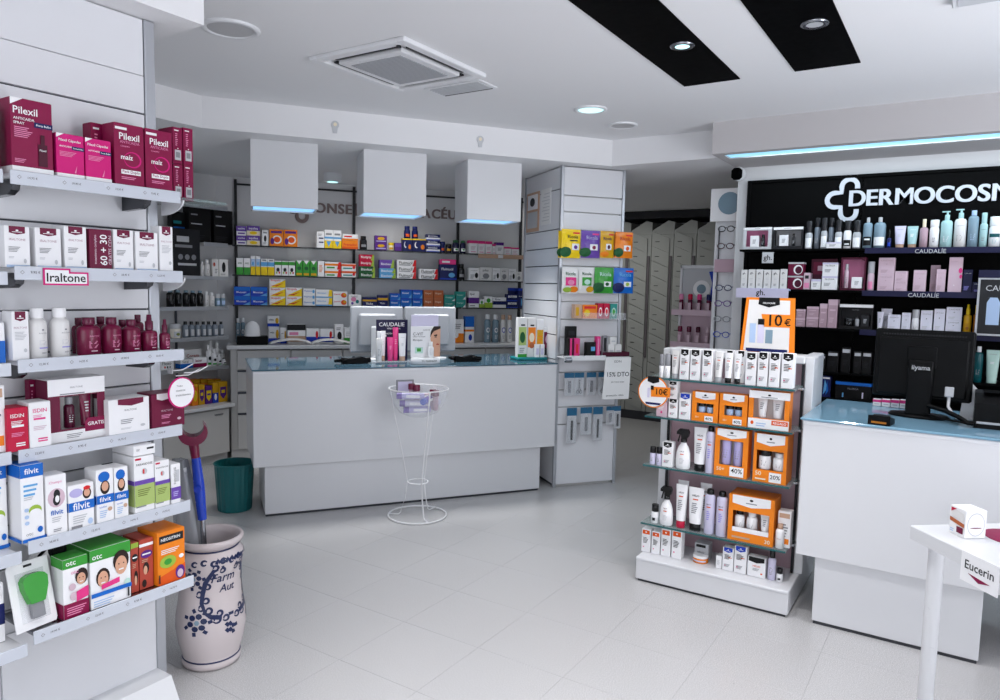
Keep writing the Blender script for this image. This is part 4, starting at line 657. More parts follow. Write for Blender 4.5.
def make_parts(kind, des, w, h, d):
    """list of (name, mesh, [(sub name, mesh)]) of one product; first entry is the root mesh when the kind is a plain carton"""
    ds = D[des]
    out = []
    if kind == 'carton':
        b = MB().box((-w / 2, -d / 2, 0), (w / 2, d / 2, h), C(ds['b']), .0012)
        out.append(('body', b.mesh('carton')))
        fl = MB().box((-w / 2 + .002, -d / 2 + .002, h), (w / 2 - .002, d / 2 - .002, h + .0007), C(ds['b']), .0002)
        out.append(('tuck_flap', fl.mesh('tuck_flap')))
        lab = face_label(ds['el'], w, h, d)
        if lab:
            out.append(('label_print', lab))
    elif kind == 'bottle':
        out = bottle_parts(w, h, d, ds)
    elif kind == 'pump':
        e = dict(ds); e['capf'] = .16; e['capw'] = .42
        out = bottle_parts(w, h * .9, d, e)
        r = w * .2; z = h * .9
        mp = MB().rod((0, 0, z), (0, 0, h * .97), r * .45, P(ds['cap'])).box((-w * .45, -r * .5, h * .965), (w * .22, r * .5, h), P(ds['cap']), .002)
        out.append(('pump_head', mp.mesh('pump_head')))
    elif kind == 'aerosol':
        r = w / 2
        out.append(('body', MB().lathe([(r * .94, 0), (r, h * .01), (r, h * .82), (r * .96, h * .85), (r * .6, h * .89), (r * .6, h * .9)], P(ds['b']), 18).mesh('body')))
        out.append(('cap', MB().lathe([(r * .66, h * .885), (r * .7, h * .9), (r * .66, h * .975), (r * .5, h)], P(ds['cap']), 14).mesh('cap')))
        out.append(('label_print', face_label(ds['el'], w, h * .82, d, True)))
    elif kind == 'trigger':
        zb = h * .68; r = w * .42; sy = min(1, d / (2 * r))
        pr = [(r * .85, 0), (r * .98, zb * .06), (r, zb * .3), (r * .92, zb * .6), (r * .7, zb * .8), (r * .4, zb * .92), (r * .36, zb)]
        out.append(('body', MB().lathe(pr, P(ds['b']), 18, sy).mesh('body')))
        t = MB().lathe([(r * .42, zb - .002), (r * .42, zb + h * .06), (r * .36, zb + h * .07)], P(ds['cap']), 14)
        t.prism([(-r * .95, h * .86), (-r * .95, h * .93), (-r * .6, h), (r * .55, h), (r * .75, h * .92), (r * .62, h * .82), (r * .3, zb + h * .06), (-r * .3, zb + h * .06), (-r * .35, h * .86)], -w * .11, w * .11, P(ds['cap']), 'y')
        t.prism([(-r * .6, h * .86), (-r * .45, h * .86), (-r * .72, zb - h * .02), (-r * .86, zb)], -w * .06, w * .06, P(ds['cap']), 'y')
        out.append(('trigger_head', t.mesh('trigger_head')))
        out.append(('label_print', face_label(ds['el'], r * 2, zb, d, True, sy)))
    elif kind == 'tube':
        zc = h * .17
        out.append(('cap', MB().lathe([(w * .34, 0), (w * .36, .001), (w * .36, zc), (w * .34, zc + .001)], P(ds['cap']), 16, min(1, d / w)).mesh('cap')))
        out.append(('body', tube_body(w, h, d, zc, P(ds['b'])).mesh('body')))
        lab = face_label(ds['el'], w * .86, (h - zc), d, False, 1, zc, lambda x, z: -d * .42 * max(0, 1 - z ** 1.5) * math.sqrt(max(0, 1 - (1.75 * (x - .5)) ** 2)) - .0012)
        if lab:
            out.append(('label_print', lab))
    elif kind == 'jar':
        r = w / 2; zb = h * .66
        out.append(('body', MB().lathe([(r * .9, 0), (r * .97, h * .04), (r * .97, zb - h * .04), (r * .88, zb)], P(ds['b']), 18).mesh('body')))
        out.append(('lid', MB().lathe([(r * .98, zb), (r, zb + .001), (r, h * .97), (r * .94, h)], P(ds['cap']), 18).mesh('lid')))
        out.append(('label_print', face_label(ds['el'], w * .97, zb, d, True)))
    elif kind == 'stick':
        r = w / 2
        out.append(('body', MB().lathe([(r * .96, 0), (r, .001), (r, h * .5), (r * .9, h * .51)], P(ds['b']), 14).mesh('body')))
        out.append(('cap', MB().lathe([(r * .98, h * .5), (r, h * .505), (r, h * .98), (r * .9, h)], P(ds['cap']), 14).mesh('cap')))
        out.append(('label_print', face_label(ds['el'], w, h * .5, d, True)))
    elif kind == 'gift':
        x0, z0, x1, z1 = ds['win']
        X0, X1, Z0, Z1 = (x0 - .5) * w, (x1 - .5) * w, z0 * h, z1 * h
        t = .002; f = C(ds['frame']); b = C(ds['b']); y = -d / 2
        sh = MB().box((-w / 2, y, 0), (w / 2, d / 2, t), b).box((-w / 2, y, h - t), (w / 2, d / 2, h), b)
        sh.box((-w / 2, y, t), (-w / 2 + t, d / 2, h - t), f).box((w / 2 - t, y, t), (w / 2, d / 2, h - t), f)
        sh.box((-w / 2 + t, d / 2 - t, t), (w / 2 - t, d / 2, h - t), C(ds.get('back', 'offwhite')))
        sh.box((-w / 2 + t, y, t), (X0, y + t, h - t), f).box((X1, y, t), (w / 2 - t, y + t, h - t), f)
        sh.box((X0, y, t), (X1, y + t, Z0), f).box((X0, y, Z1), (X1, y + t, h - t), f)
        out.append(('box_shell', sh.mesh('box_shell')))
        out.append(('label_print', face_label(ds['el'], w, h, d)))
        for (k, a, c, hf, col, cap) in ds['inner']:
            ww = (c - a) * w; hh = hf * h; dd = min(d * .8, ww); cx = ((a + c) / 2 - .5) * w
            D['_in_%s_%s_%s' % (k, col, cap)] = dict(b=col, cap=cap, el=[('l', .3, .3, .7, .7, 4, 'lightgrey' if col not in ('white', 'palepink', 'lilac', 'paleblue') else 'grey')], capf=.24, capw=.7)
            base = Z0 if hf + z0 < 1 else .004
            cz = MB()
            kk = {'can': 'aerosol'}.get(k, k)
            for p in make_parts(kk, '_in_%s_%s_%s' % (k, col, cap), ww, hh, dd):
                me = p[1]
                o = len(cz.v)
                for v in me.vertices:
                    cz.v.append((v.co.x + cx, v.co.y - d / 2 + dd / 2 + .006, v.co.z + base))
                for pl in me.polygons:
                    cz.f.append([i + o for i in pl.vertices]); cz.mi.append(cz.idx(me.materials[pl.material_index])); cz.sm.append(pl.use_smooth)
            out.append(({'bottle': 'bottle', 'tube': 'squeeze_tube', 'jar': 'jar', 'can': 'spray_can', 'carton': 'inner_carton'}[k], cz.mesh('inner')))
    elif kind == 'bag':
        n, m_ = 8, 8
        vs = []
        for s in (-1, 1):
            for j in range(m_ + 1):
                for i in range(n + 1):
                    u, v = i / n, j / m_
                    q = (math.sin(math.pi * u) ** .6) * (math.sin(math.pi * min(1, max(0, (v - .04) / .80))) ** .6 if .04 < v < .84 else 0)
                    vs.append(((u - .5) * w, s * (.0008 + d * .5 * q), v * h))
        k = (n + 1) * (m_ + 1)
        fs = []
        for j in range(m_):
            for i in range(n):
                a = j * (n + 1) + i
                fs.append((a, a + 1, a + n + 2, a + n + 1)); fs.append((k + a, k + a + n + 1, k + a + n + 2, k + a + 1))
        out.append(('pouch', MB().add(vs, fs, P(ds['b']), True).mesh('pouch')))

        def yf(x, z):
            q = (max(0, math.sin(math.pi * x)) ** .6) * (math.sin(math.pi * min(1, max(0, (z - .04) / .80))) ** .6 if .04 < z < .84 else 0)
            return -(.0008 + d * .5 * q) - .0016
        F = Face(w, h, d, False, 1, 0, yf)
        lab = MB()
        F.draw(lab, [e for e in ds['el']])
        out.append(('label_print', lab.mesh('label_print')))
    return out


NAMES = dict(carton='carton', bottle='bottle', pump='pump_bottle', aerosol='spray_can', trigger='trigger_bottle', tube='squeeze_tube', jar='jar', stick='lip_stick_tube', gift='gift_box', bag='candy_bag')


def product(kind, des, x, y, z, rz, w, h, d, label, cat, group=None, tilt=0.0):
    key = (kind, des, round(w, 3), round(h, 3), round(d, 3))
    if key not in _PROD:
        _PROD[key] = make_parts(kind, des, *key[2:])
    parts = _PROD[key]
    if kind == 'carton':
        root = link(NAMES[kind], parts[0][1], None, (x, y, z), rz)
        rest = parts[1:]
    else:
        root = link(NAMES[kind], None, None, (x, y, z), rz)
        rest = parts
    if tilt:
        root.rotation_euler = (tilt, 0, rz)
    tag(root, label, cat, group)
    for p in rest:
        if p[1] is not None:
            link(p[0], p[1], root)
    return root

# ------------------------------------------------------------------ the room
ZC, ZL = 2.66, 2.47          # main ceiling and lowered ceiling
A38, A37, A35 = math.radians(52), math.radians(52.6), math.radians(55.4)   # rotation of back wall, column, back counter

fl = MB().box((-6.3, -2.6, -.12), (3.2, 9.0, -.0015), 'floor_joint')
floor_o = struct('floor', fl)
tile_me = None
T = 0.413
rest = MB()
for i in range(-16, 9):
    for j in range(-16, 13):
        x0, y0 = -0.845 + i * T, 4.12 + j * T
        if x0 < -6.25 or y0 < -2.6 or x0 + T > 3.2 or y0 + T > 9.0:
            continue
        inv = -5.6 < x0 < 0.8 and 1.1 < y0 < 8.2
        g = .0005
        if inv:
            if tile_me is None:
                tile_me = MB().box((g, g, -.0014), (T - g, T - g, 0), 'floor_tile', .0006).mesh('tile')
            link('tile', tile_me, floor_o, (x0, y0, 0))
        else:
            rest.box((x0 + g, y0 + g, -.0014), (x0 + T - g, y0 + T - g, 0), 'floor_tile')
o = rest.build('tile_field', floor_o)
o['kind'] = 'stuff'

struct('ceiling', MB().box((-4.2, -2.6, ZC), (3.2, 5.5, ZC + .1), 'ceiling_paint'))
struct('ceiling_lower', MB().prism([(-3.95, -2.6), (-3.95, 2.75), (-2.30, 5.06), (3.2, 5.06), (3.2, 9.0), (-6.3, 9.0), (-6.3, -2.6)], ZL, ZC + .02, 'ceiling_paint'))
struct('ceiling_soffit_right', MB().box((-1.48, 4.83, 2.455), (3.2, 4.90, ZC), 'soffit_paint').box((-1.48, 5.05, 2.455), (3.2, 5.45, ZC), 'soffit_paint').box((-1.48, 4.90, 2.455), (-1.42, 5.05, ZC), 'soffit_paint').box((-1.42, 4.9, 2.50), (3.2, 5.05, ZC), 'soffit_paint'))
struct('ceiling_soffit_left', MB().box((-2.61, -2.6, 2.452), (-2.335, 1.64, ZC), 'ceiling_paint'))
struct('wall_left', MB().box((-5.72, -2.6, 0), (-5.62, 4.3, ZL), 'wall_paint'))
wb = MB().box((-.25, 0, 0), (2.86, .1, ZL), 'wall_paint').build('wall_back', None, (-5.537, 4.145, 0), A38)
wb['kind'] = 'structure'
struct('wall_far', MB().box((-6.3, 8.75, 0), (3.2, 8.85, ZL), 'wall_paint'))
struct('wall_far_left', MB().box((-4.6, 5.9, 0), (-4.5, 8.75, ZL), 'wall_paint'))
struct('wall_cosmetics', MB().box((-1.465, 5.45, 0), (3.2, 5.56, 2.455), 'wall_paint'))
struct('wall_partition', MB().box((-2.60, -2.6, 0), (-2.485, 1.528, 2.451), 'wall_paint'))
# shop front: glazed walls behind and to the right of the photographer
wf = MB().box((-2.6, -2.6, 0), (-1.8, -2.5, ZC), 'wall_paint').box((2.9, -2.6, 0), (3.2, -2.5, ZC), 'wall_paint').box((-1.8, -2.6, 2.5), (2.9, -2.5, ZC), 'wall_paint').box((-1.8, -2.6, 0), (2.9, -2.5, .15), 'wall_paint')
struct('wall_front', wf)
ws = MB().box((3.15, -2.5, 0), (3.25, .4, ZC), 'wall_paint').box((3.15, 4.4, 0), (3.25, 8.75, ZC), 'wall_paint').box((3.15, .4, 2.5), (3.25, 4.4, ZC), 'wall_paint').box((3.15, .4, 0), (3.25, 4.4, .15), 'wall_paint')
struct('wall_right', ws)
w1 = link('window_1', None); w1['kind'] = 'structure'; w1['label'] = 'glazed shop front behind the room'
for k in range(4):
    x = -1.8 + k * 1.175
    MB().box((x, -2.58, .15), (x + .05, -2.52, 2.5), 'aluminium', .004).build('window_frame', w1)
    MB().box((x + .05, -2.553, .15), (x + 1.175, -2.547, 2.5), 'window_glass').build('pane', w1)
w2 = link('window_2', None); w2['kind'] = 'structure'; w2['label'] = 'glazed shop front on the side of the room'
for k in range(3):
    y = .4 + k * 1.333
    MB().box((3.17, y, .15), (3.23, y + .05, 2.5), 'aluminium', .004).build('window_frame', w2)
    MB().box((3.197, y + .05, .15), (3.203, y + 1.333, 2.5), 'window_glass').build('pane', w2)


# ------------------------------------------------------------------ ceiling fittings
def spot_light(name, loc, power, color, angle=110, size=.05):
    d = bpy.data.lights.new(name, 'SPOT')
    d.energy, d.color, d.spot_size, d.spot_blend, d.shadow_soft_size = power, color, math.radians(angle), .6, size
    o = bpy.data.objects.new(name, d)
    COL.objects.link(o)
    o.location = loc
    return o


ac = thing('ceiling_cassette', 'square white air conditioning cassette set in the ceiling', 'air conditioner', (-2.49, 2.875, ZC))
h = .305
MB().box((-h, -.33, -.022), (-h + .05, .33, 0), 'white_plastic', .004).box((h - .05, -.33, -.022), (h, .33, 0), 'white_plastic', .004).box((-h + .05, -.33, -.022), (h - .05, -.28, 0), 'white_plastic', .004).box((-h + .05, .28, -.022), (h - .05, .33, 0), 'white_plastic', .004).build('frame', ac)
MB().box((-.205, -.23, -.026), (.205, .23, -.006), 'white_plastic', .004).build('grille_frame', ac)
pmat('grille_mesh', '9C9EA4', 0.7)
gm = MB().box((-.16, -.185, -.0285), (.16, .185, -.026), 'grille_mesh')
for k in range(24):
    gm.box((-.16, -.185 + k * .0157, -.030), (.16, -.185 + k * .0157 + .006, -.0285), 'silver')
gm.build('grille', ac)
for a, b in (((-.2, -.272), (.2, -.245)), ((-.2, .245), (.2, .272))):
    MB().box((a[0], a[1], -.012), (b[0], b[1], -.004), 'charcoal').build('air_slot', ac)
for sx in (-1, 1):
    MB().box((sx * .222, -.22, -.012), (sx * .246, .22, -.004), 'charcoal').build('air_slot', ac)
MB().rod((.235, -.285, -.03), (.235, -.285, -.022), .012, 'charcoal').build('sensor', ac)
vn = thing('ceiling_vent', 'small rectangular white vent beside the air conditioning cassette', 'vent', (-2.46, 3.35, ZC))
MB().box((-.19, -.09, -.008), (.19, .09, 0), 'white_plastic', .002).build('frame', vn)
for k in range(6):
    MB().box((-.165, -.068 + k * .024, -.012), (.165, -.068 + k * .024 + .012, -.008), 'lightgrey').build('slat', vn)
MB().box((-.165, .074, -.011), (.165, .08, -.008), 'charcoal').build('slot', vn)


def disc_fitting(name, label, cat, x, y, z, r, m, lit=0, rim='white_plastic', grp=None, inner=.78):
    t = thing(name, label, cat, (x, y, z), 0, grp)
    MB().lathe([(r * inner, -.004), (r * .84, -.012), (r, -.008), (r, 0)], rim, 28, caps=False).build('trim_ring', t)
    MB().lathe([(r * inner, -.006), (r * .1, -.0065)], m, 28, caps=True).build('diffuser', t)
    if lit:
        l = spot_light('downlight_lamp', (0, 0, -.02), lit, (.82, .95, 1.0), 150, r * .8)
        l.parent = t
    return t


disc_fitting('ceiling_downlight', 'lit round downlight glowing pale blue above the back counter', 'ceiling light', -2.031, 4.132, ZC, .10, 'lamp_white', 14)
disc_fitting('ceiling_speaker', 'unlit grey disc in the ceiling next to the glowing downlight', 'ceiling speaker', -2.031, 4.627, ZC, .10, 'disc_grey')
disc_fitting('ceiling_speaker', 'large round speaker in the ceiling above the pink haircare shelves', 'ceiling speaker', -2.80, 2.098, ZC, .125, 'disc_grey')
for k, (x0, lab) in enumerate(((-1.363, 'left of two black ceiling panels with recessed spotlights'), (-0.797, 'right of two black ceiling panels, nearer the cosmetics wall sign'))):
    t = thing('black_ceiling_panel', lab, 'ceiling panel', (x0, 0, ZC), 0, 'black ceiling panels')
    MB().box((0, .2, -.006), (.297, 3.905, 0), 'black_gloss', .001).build('panel', t)
    for y in (.7, 1.55, 2.4, 3.255):
        s = MB().lathe([(.026, -.010), (.045, -.016), (.055, -.012), (.055, -.006)], 'steel', 24, c=(.2 if k else .262 * .8, y), caps=False).build('spotlight_ring', t)
        MB().lathe([(.04, -.012), (.004, -.0125)], 'lamp_white' if k == 0 and y > 3 else 'silver', 18, c=(.2 if k else .21, y)).build('spotlight_lens', s)
        l = spot_light('panel_spot', (.2, y, -.03), 33, (1, .99, .99), 84, .04)
        l.parent = t
t = thing('ceiling_fixture', 'white rectangular ceiling fitting cut off by the top edge', 'ceiling light', (-.02, 3.2, ZC))
MB().box((-.1, -.16, -.02), (.25, .11, 0), 'white_plastic', .004).build('housing', t)
MB().box((-.08, -.14, -.023), (.23, .09, -.02), 'lightgrey').build('diffuser', t)
for (x, y, lab) in ((-4.55, 4.40, 'small surface lamp on the lowered ceiling between first and second hanging boxes'), (-4.30, 5.0, 'small surface lamp on the lowered ceiling behind the second hanging box')):
    t = thing('surface_lamp', lab, 'ceiling light', (x, y, ZL))
    MB().lathe([(.06, -.07), (.075, -.06), (.075, 0)], 'white_plastic', 20).build('housing', t)
    MB().lathe([(.045, -.072), (.01, -.073)], 'lamp_white', 16).build('lens', t)
    l = spot_light('surface_bulb', (0, 0, -.08), 11, (1, .98, .95), 140, .05); l.parent = t
for q, lab in (((-3.489, 3.395), 'bulb shaped plate on the beam above the first hanging box lamp'), ((-2.911, 4.204), 'bulb shaped plate on the beam near the third hanging box lamp')):
    n = Vector((math.sin(A35), -math.cos(A35)))
    # on the beam face
    k = ((q[0] + 3.95) * (-2.30 + 3.95) + (q[1] - 2.75) * (5.06 - 2.75)) / ((1.65 ** 2) + 2.31 ** 2)
    bx, by = -3.95 + 1.65 * k, 2.75 + 2.31 * k
    t = thing('bulb_plate', lab, 'wall plate', (bx, by, 2.555), math.atan2(2.31, 1.65))
    MB().prism([(.026 * math.cos(a), .012 + .026 * math.sin(a)) for a in [math.radians(-50 + 28 * i) for i in range(11)]] + [(-.012, -.04), (.012, -.04)], -.006, -.001, 'lightgrey', 'y').build('plate', t)
    MB().prism([(.012 * math.cos(a), .014 + .012 * math.sin(a)) for a in [math.radians(36 * i) for i in range(10)]], -.008, -.0061, 'cream', 'y').build('relief', t)

# hanging box lamps
for (ax, ay, bx, by, lab) in ((-3.948, 3.097, -3.684, 3.432, 'white hanging box lamp nearest the haircare shelves'), (-3.525, 3.697, -3.253, 4.043, 'middle of three white hanging box lamps'), (-3.105, 4.334, -2.848, 4.667, 'white hanging box lamp nearest the slatted column')):
    L = math.hypot(bx - ax, by - ay)
    t = thing('box_lamp', lab, 'hanging lamp', (ax, ay, 2.04), math.atan2(by - ay, bx - ax), 'white box lamps over the back counter')
    dp, th, H = .33, .014, .43
    MB().box((0, 0, 0), (L, th, H), 'white_laminate', .002).box((0, dp - th, 0), (L, dp, H), 'white_laminate', .002).box((0, th, 0), (th, dp - th, H), 'white_laminate', .002).box((L - th, th, 0), (L, dp - th, H), 'white_laminate', .002).build('shade', t)
    MB().box((th + .002, th + .002, .012), (L - th - .002, dp - th - .002, .02), 'lamp_blue').build('diffuser', t)
    l = area_light('box_lamp_light', (L / 2, dp / 2, -.004), (0, 0, -1), L * .8, dp * .8, 4.5, (1, .99, .97), 100)
    l.parent = t
st = thing('linear_light', 'long blue-white strip light under the soffit above the cosmetics wall', 'strip light', (0, 0, 0))
MB().box((-1.415, 4.905, 2.462), (3.1, 5.045, 2.475), 'lamp_strip').build('diffuser', st)
l = area_light('strip_lamp', (.4, 4.975, 2.45), (0, .25, -1), 3.4, .08, 12, (.8, .93, 1.0)); l.parent = st

# ------------------------------------------------------------------ haircare gondola on the left
gt = thing('gondola_shelving', 'white slatted gondola with steel edged shelves of haircare boxes', 'shelving', (-2.47, 0, 0))
G0 = -2.6
GZ = [(.10, .375), (.379, .500), (.506, .636), (.642, .771), (.777, .906), (.912, 1.041), (1.047, 1.172), (1.178, 1.307), (1.313, 1.441), (1.447, 1.582), (1.588, 1.719), (1.725, 1.854), (1.860, 1.989), (1.995, 2.124), (2.130, 2.256), (2.258, 2.448)]
for z0, z1 in GZ:
    MB().box((-.012, G0 + .1, z0), (.004, 1.49, z1), 'white_panel', .0015).build('slat_panel', gt)
MB().box((-.014, G0 + .1, .1), (-.011, 1.49, 2.44), 'groove_dark').build('groove_backing', gt)
MB().box((-.014, 1.492, 0), (.010, 1.53, 2.449), 'aluminium', .003).build('post', gt)
MB().box((-.014, .955, .1), (.008, .975, 2.449), 'white_laminate', .002).build('post', gt)
kp = MB().box((-.012, -.5, 0), (.0, 1.49, .1), 'cabinet_grey', .002)
kp.prism([(-.012, .1), (.1, .1), (.16, 0), (-.012, 0)], .62, 1.49, 'white_laminate', 'y')
kp.build('plinth', gt)
random.seed(4)
PRICES = ['14,95 €', '19,90 €', '22,50 €', '9,95 €', '16,75 €', '28,40 €', '12,30 €']
for k, (zt, xf) in enumerate(((1.845, .185), (1.575, .19), (1.306, .19), (1.038, .172), (.772, .212), (.50, .225))):
    sh = MB().box((.005, .985, zt - .014), (xf - .006, 1.502, zt), 'white_laminate' if k < 5 else 'steel', .002).build('shelf', gt)
    MB().box((xf - .006, .98, zt - .034), (xf, 1.505, zt + .006), 'price_strip', .0015).build('price_strip', sh)
    mb = MB()
    F = Face(.525, .04, 0)
    for i in range(4):
        yy = 1.03 + i * .125 + random.uniform(-.01, .01)
        vs2, fs, tw, th = text_geo(PRICES[(k * 3 + i) % 7], False)
        s = .026 / tw
        mb.add([(xf + .0006, yy + a * s, zt - .012 + b * s) for a, b in vs2], fs, C('charcoal'))
        q = yy - .022
        mb.add([(xf + .0006, q - .006, zt - .012), (xf + .0006, q, zt - .006), (xf + .0006, q + .006, zt - .012), (xf + .0006, q, zt - .018)], [(0, 1, 2, 3)], C('grey'))
        mb.add([(xf + .0008, q - .004, zt - .012), (xf + .0008, q, zt - .008), (xf + .0008, q + .004, zt - .012), (xf + .0008, q, zt - .016)], [(0, 1, 2, 3)], 'price_strip')
    mb.build('price_print', sh)
    for yy in ((1.0, 1.40) if k < 4 else ()):
        MB().prism([(.006, zt - .014), (xf - .03, zt - .014), (xf - .045, zt - .045), (xf - .075, zt - .058), (.006, zt - .062)], yy, yy + .022, 'chrome_dark', 'y').build('bracket', gt)
    if k < 2:
        MB().prism([(.02, zt - .016)] + [(.02 + .13 * math.cos(a), zt - .016 - .05 * math.sin(a)) for a in [math.radians(9 * i) for i in range(11)]], 1.536, 1.542, 'white_panel', 'y').build('end_bracket', gt)
# glass end shelf behind the post that carries the last pink boxes
MB().box((-.02, 1.535, 1.831), (.14, 1.72, 1.839), 'shelf_glass').build('end_shelf', gt)
# next bay of the same gondola, only its shelf ends reach into the picture
for k, (zt, xf) in enumerate(((1.845, .185), (1.560, .19), (1.300, .19), (1.040, .172), (.752, .212), (.475, .225))):
    sh = MB().box((.005, -.2, zt - .014), (xf - .006, .955, zt), 'white_laminate', .002).build('shelf', gt)
    MB().box((xf - .006, -.2, zt - .034), (xf, .962, zt + .004), 'price_strip', .0015).build('price_strip', sh)
MB().box((.004, -.2, .02), (.012, .972, .43), 'white_panel', .001).build('base_panel', gt)
MB().box((.004, .978, .02), (.012, 1.488, .43), 'white_panel', .001).build('base_panel', gt)

sg = thing('shelf_card', 'small die-cut brand card stuck on the second haircare shelf edge', 'shelf sign', (-2.279, 1.118, 1.527), math.pi / 2)
MB().prism([(-.065, 0), (.065, 0), (.065, .04), (.012, .04), (.012, .05), (-.065, .05)], -.003, -.001, 'magenta', 'y').build('card', sg)
MB().prism([(-.06, .005), (.06, .005), (.06, .035), (.007, .035), (.007, .045), (-.06, .045)], -.0036, -.0031, 'white', 'y').build('panel', sg)
v2, f2, tw, th = text_geo('Iraltone')
MB().add([(-.056 + a * .112 / tw, -.0041, .023 + b * .112 / tw) for a, b in v2], f2, C('black')).build('lettering', sg)
sg = thing('round_sign', 'round white card with pink rim hung at the haircare shelf end', 'sign', (-2.262, 1.478, 1.163), math.pi / 2)
MB().prism([(.05 * math.cos(a), .054 * math.sin(a)) for a in [math.radians(12 * i) for i in range(30)]], -.004, 0, 'magenta', 'y').build('rim', sg)
MB().prism([(.0455 * math.cos(a), .0495 * math.sin(a)) for a in [math.radians(12 * i) for i in range(30)]], -.006, -.004, 'white', 'y').build('card', sg)
lt = MB()
for s, x, z, w_ in (('Todos', -.02, .024, .022), ('nuestros', -.022, .008, .034), ('tratamientos', -.024, -.008, .056)):
    v2, f2, tw, th = text_geo(s, False)
    lt.add([(x + a * w_ / tw, -.0066, z + b * w_ / tw) for a, b in v2], f2, C('charcoal'))
lt.build('lettering', sg)
hk = thing('peg_hooks', 'white wire peg prongs behind the round pink-rimmed card', 'peg hook', (-2.45, 1.535, 1.2))
for i, (dx, dz) in enumerate(((0.03, .02), (.07, .005), (.12, .02))):
    MB().tube([(dx, 0, dz), (dx + .005, .05, dz), (dx + .012, .09, dz + .02)], .0022, 'wire_white').build('prong', hk)
MB().box((.02, 0, .01), (.05, .004, .03), 'lightgrey', .001).build('plate', hk)

# ------------------------------------------------------------------ left alcove: low cabinet and shelves
lc = thing('low_cabinet', 'low grey cabinet with doors under the alcove shelves', 'cabinet', (-5.26, 0, 0))
MB().box((-.34, 2.0, .08), (-.018, 3.90, .47), 'cabinet_grey', .002).build('body', lc)
MB().box((-.34, 2.0, 0), (-.05, 3.90, .08), 'cabinet_grey', .002).build('plinth', lc)
for y in (2.02, 2.65, 3.28):
    dr = MB().box((-.018, y, .085), (0, y + .60, .465), 'cabinet_grey', .002).build('door', lc)
    MB().box((0, y + .46, .42), (.012, y + .54, .428), 'steel', .001).build('handle', dr)
wt = tag(MB().box((-5.62, 2.0, .475), (-5.235, 3.93, .503), 'white_laminate', .004).build('worktop'), 'white worktop of the low alcove cabinet', 'worktop')
av = thing('alcove_shelving', 'grey wall shelves with dark cosmetics in the left alcove', 'shelving', (-5.60, 0, 0))
for zt in (2.17, 1.865, 1.585, 1.332, 1.078, .825):
    if zt == 1.865:
        MB().box((0, 2.3, zt - .012), (.12, 3.708, zt), 'cabinet_grey', .002).build('shelf', av)
    y0 = 3.71 if zt == 1.865 else 2.3
    s = MB().box((0, y0, zt - .012), (.27, 3.94, zt), 'shelf_glass' if zt > 2 else 'cabinet_grey', .002).build('shelf', av)
    MB().box((.27, y0, zt - .028), (.276, 3.94, zt + .004), 'aluminium', .001).build('price_strip', s)
for y in (2.9, 3.62):
    MB().box((-.012, y, .5), (.006, y + .012, 2.4), 'groove_dark').build('upright', av)

# ------------------------------------------------------------------ back wall shelving, drawers and sign
BWL = (-5.277, 3.942, 0)
bs = thing('wall_shelving', 'black edged wall shelves of medicines under the taupe lettering', 'shelving', BWL, A38)
for s in (.03, 1.07, 2.08, 2.74):
    MB().box((s - .012, .30, 1.03), (s + .012, .328, 2.45), 'upright_black', .002).build('upright', bs)
MB().box((.03, .30, 2.40), (2.76, .32, 2.415), 'upright_black', .002).build('rail', bs)
for zt in (1.866, 1.608, 1.344):
    for a, b in ((.0, 1.06), (1.075, 2.07), (2.085, 2.76)):
        sh = MB().box((a, .122, zt - .008), (b, .325, zt), 'shelf_glass', .001).build('shelf', bs)
        MB().box((a, .116, zt - .010), (b, .122, zt + .001), 'upright_black', .001).build('edge', sh)
es = thing('edge_strip', 'brown wooden edge strip under the pink topped boxes on the top shelf', 'shelf strip', BWL, A38)
MB().box((2.23, .100, 1.826), (2.70, .114, 1.864), 'tan', .002).build('board', es)
MB().box((2.43, .094, 1.829), (2.48, .1, 1.86), 'white', .001).build('emblem', es)
sgn = thing('wall_lettering', 'taupe raised wall lettering with a cross outline behind the box lamps', 'sign', BWL, A38)


def lettering(parent, s, x, z, hcap, y, m, depth=.012, name='letter', gap=1.0, heavy=False):
    """each letter its own raised mesh"""
    cx = x
    vs0, fs0, w0, h0 = text_geo('E')
    sc = hcap / h0
    for ch in s:
        if ch == ' ':
            cx += .35 * sc
            continue
        cu = text_geo(ch, True, 6)
        vs2, fs, tw, th = cu
        acc = .12 if ch in 'ÉÚ' else 0
        mb = MB()
        n = len(vs2)
        fr = [(cx + a * sc, y - depth, z + hcap / 2 + (b + acc) * sc) for a, b in vs2]
        bk = [(cx + a * sc, y, z + hcap / 2 + (b + acc) * sc) for a, b in vs2]
        edges = {}
        for f in fs:
            for i in range(len(f)):
                e = (f[i], f[(i + 1) % len(f)])
                if (e[1], e[0]) in edges:
                    del edges[(e[1], e[0])]
                else:
                    edges[e] = 1
        for dx in ((0, .03 * hcap, .06 * hcap) if heavy else (0,)):
            mb.add([(a + dx, b - dx * .12, c) for a, b, c in fr + bk], list(fs) + [(a, n + a, n + b, b) for a, b in edges], m)
        mb.build(name, parent)
        cx += (tw * 1.0 + .13) * sc * gap
    return cx


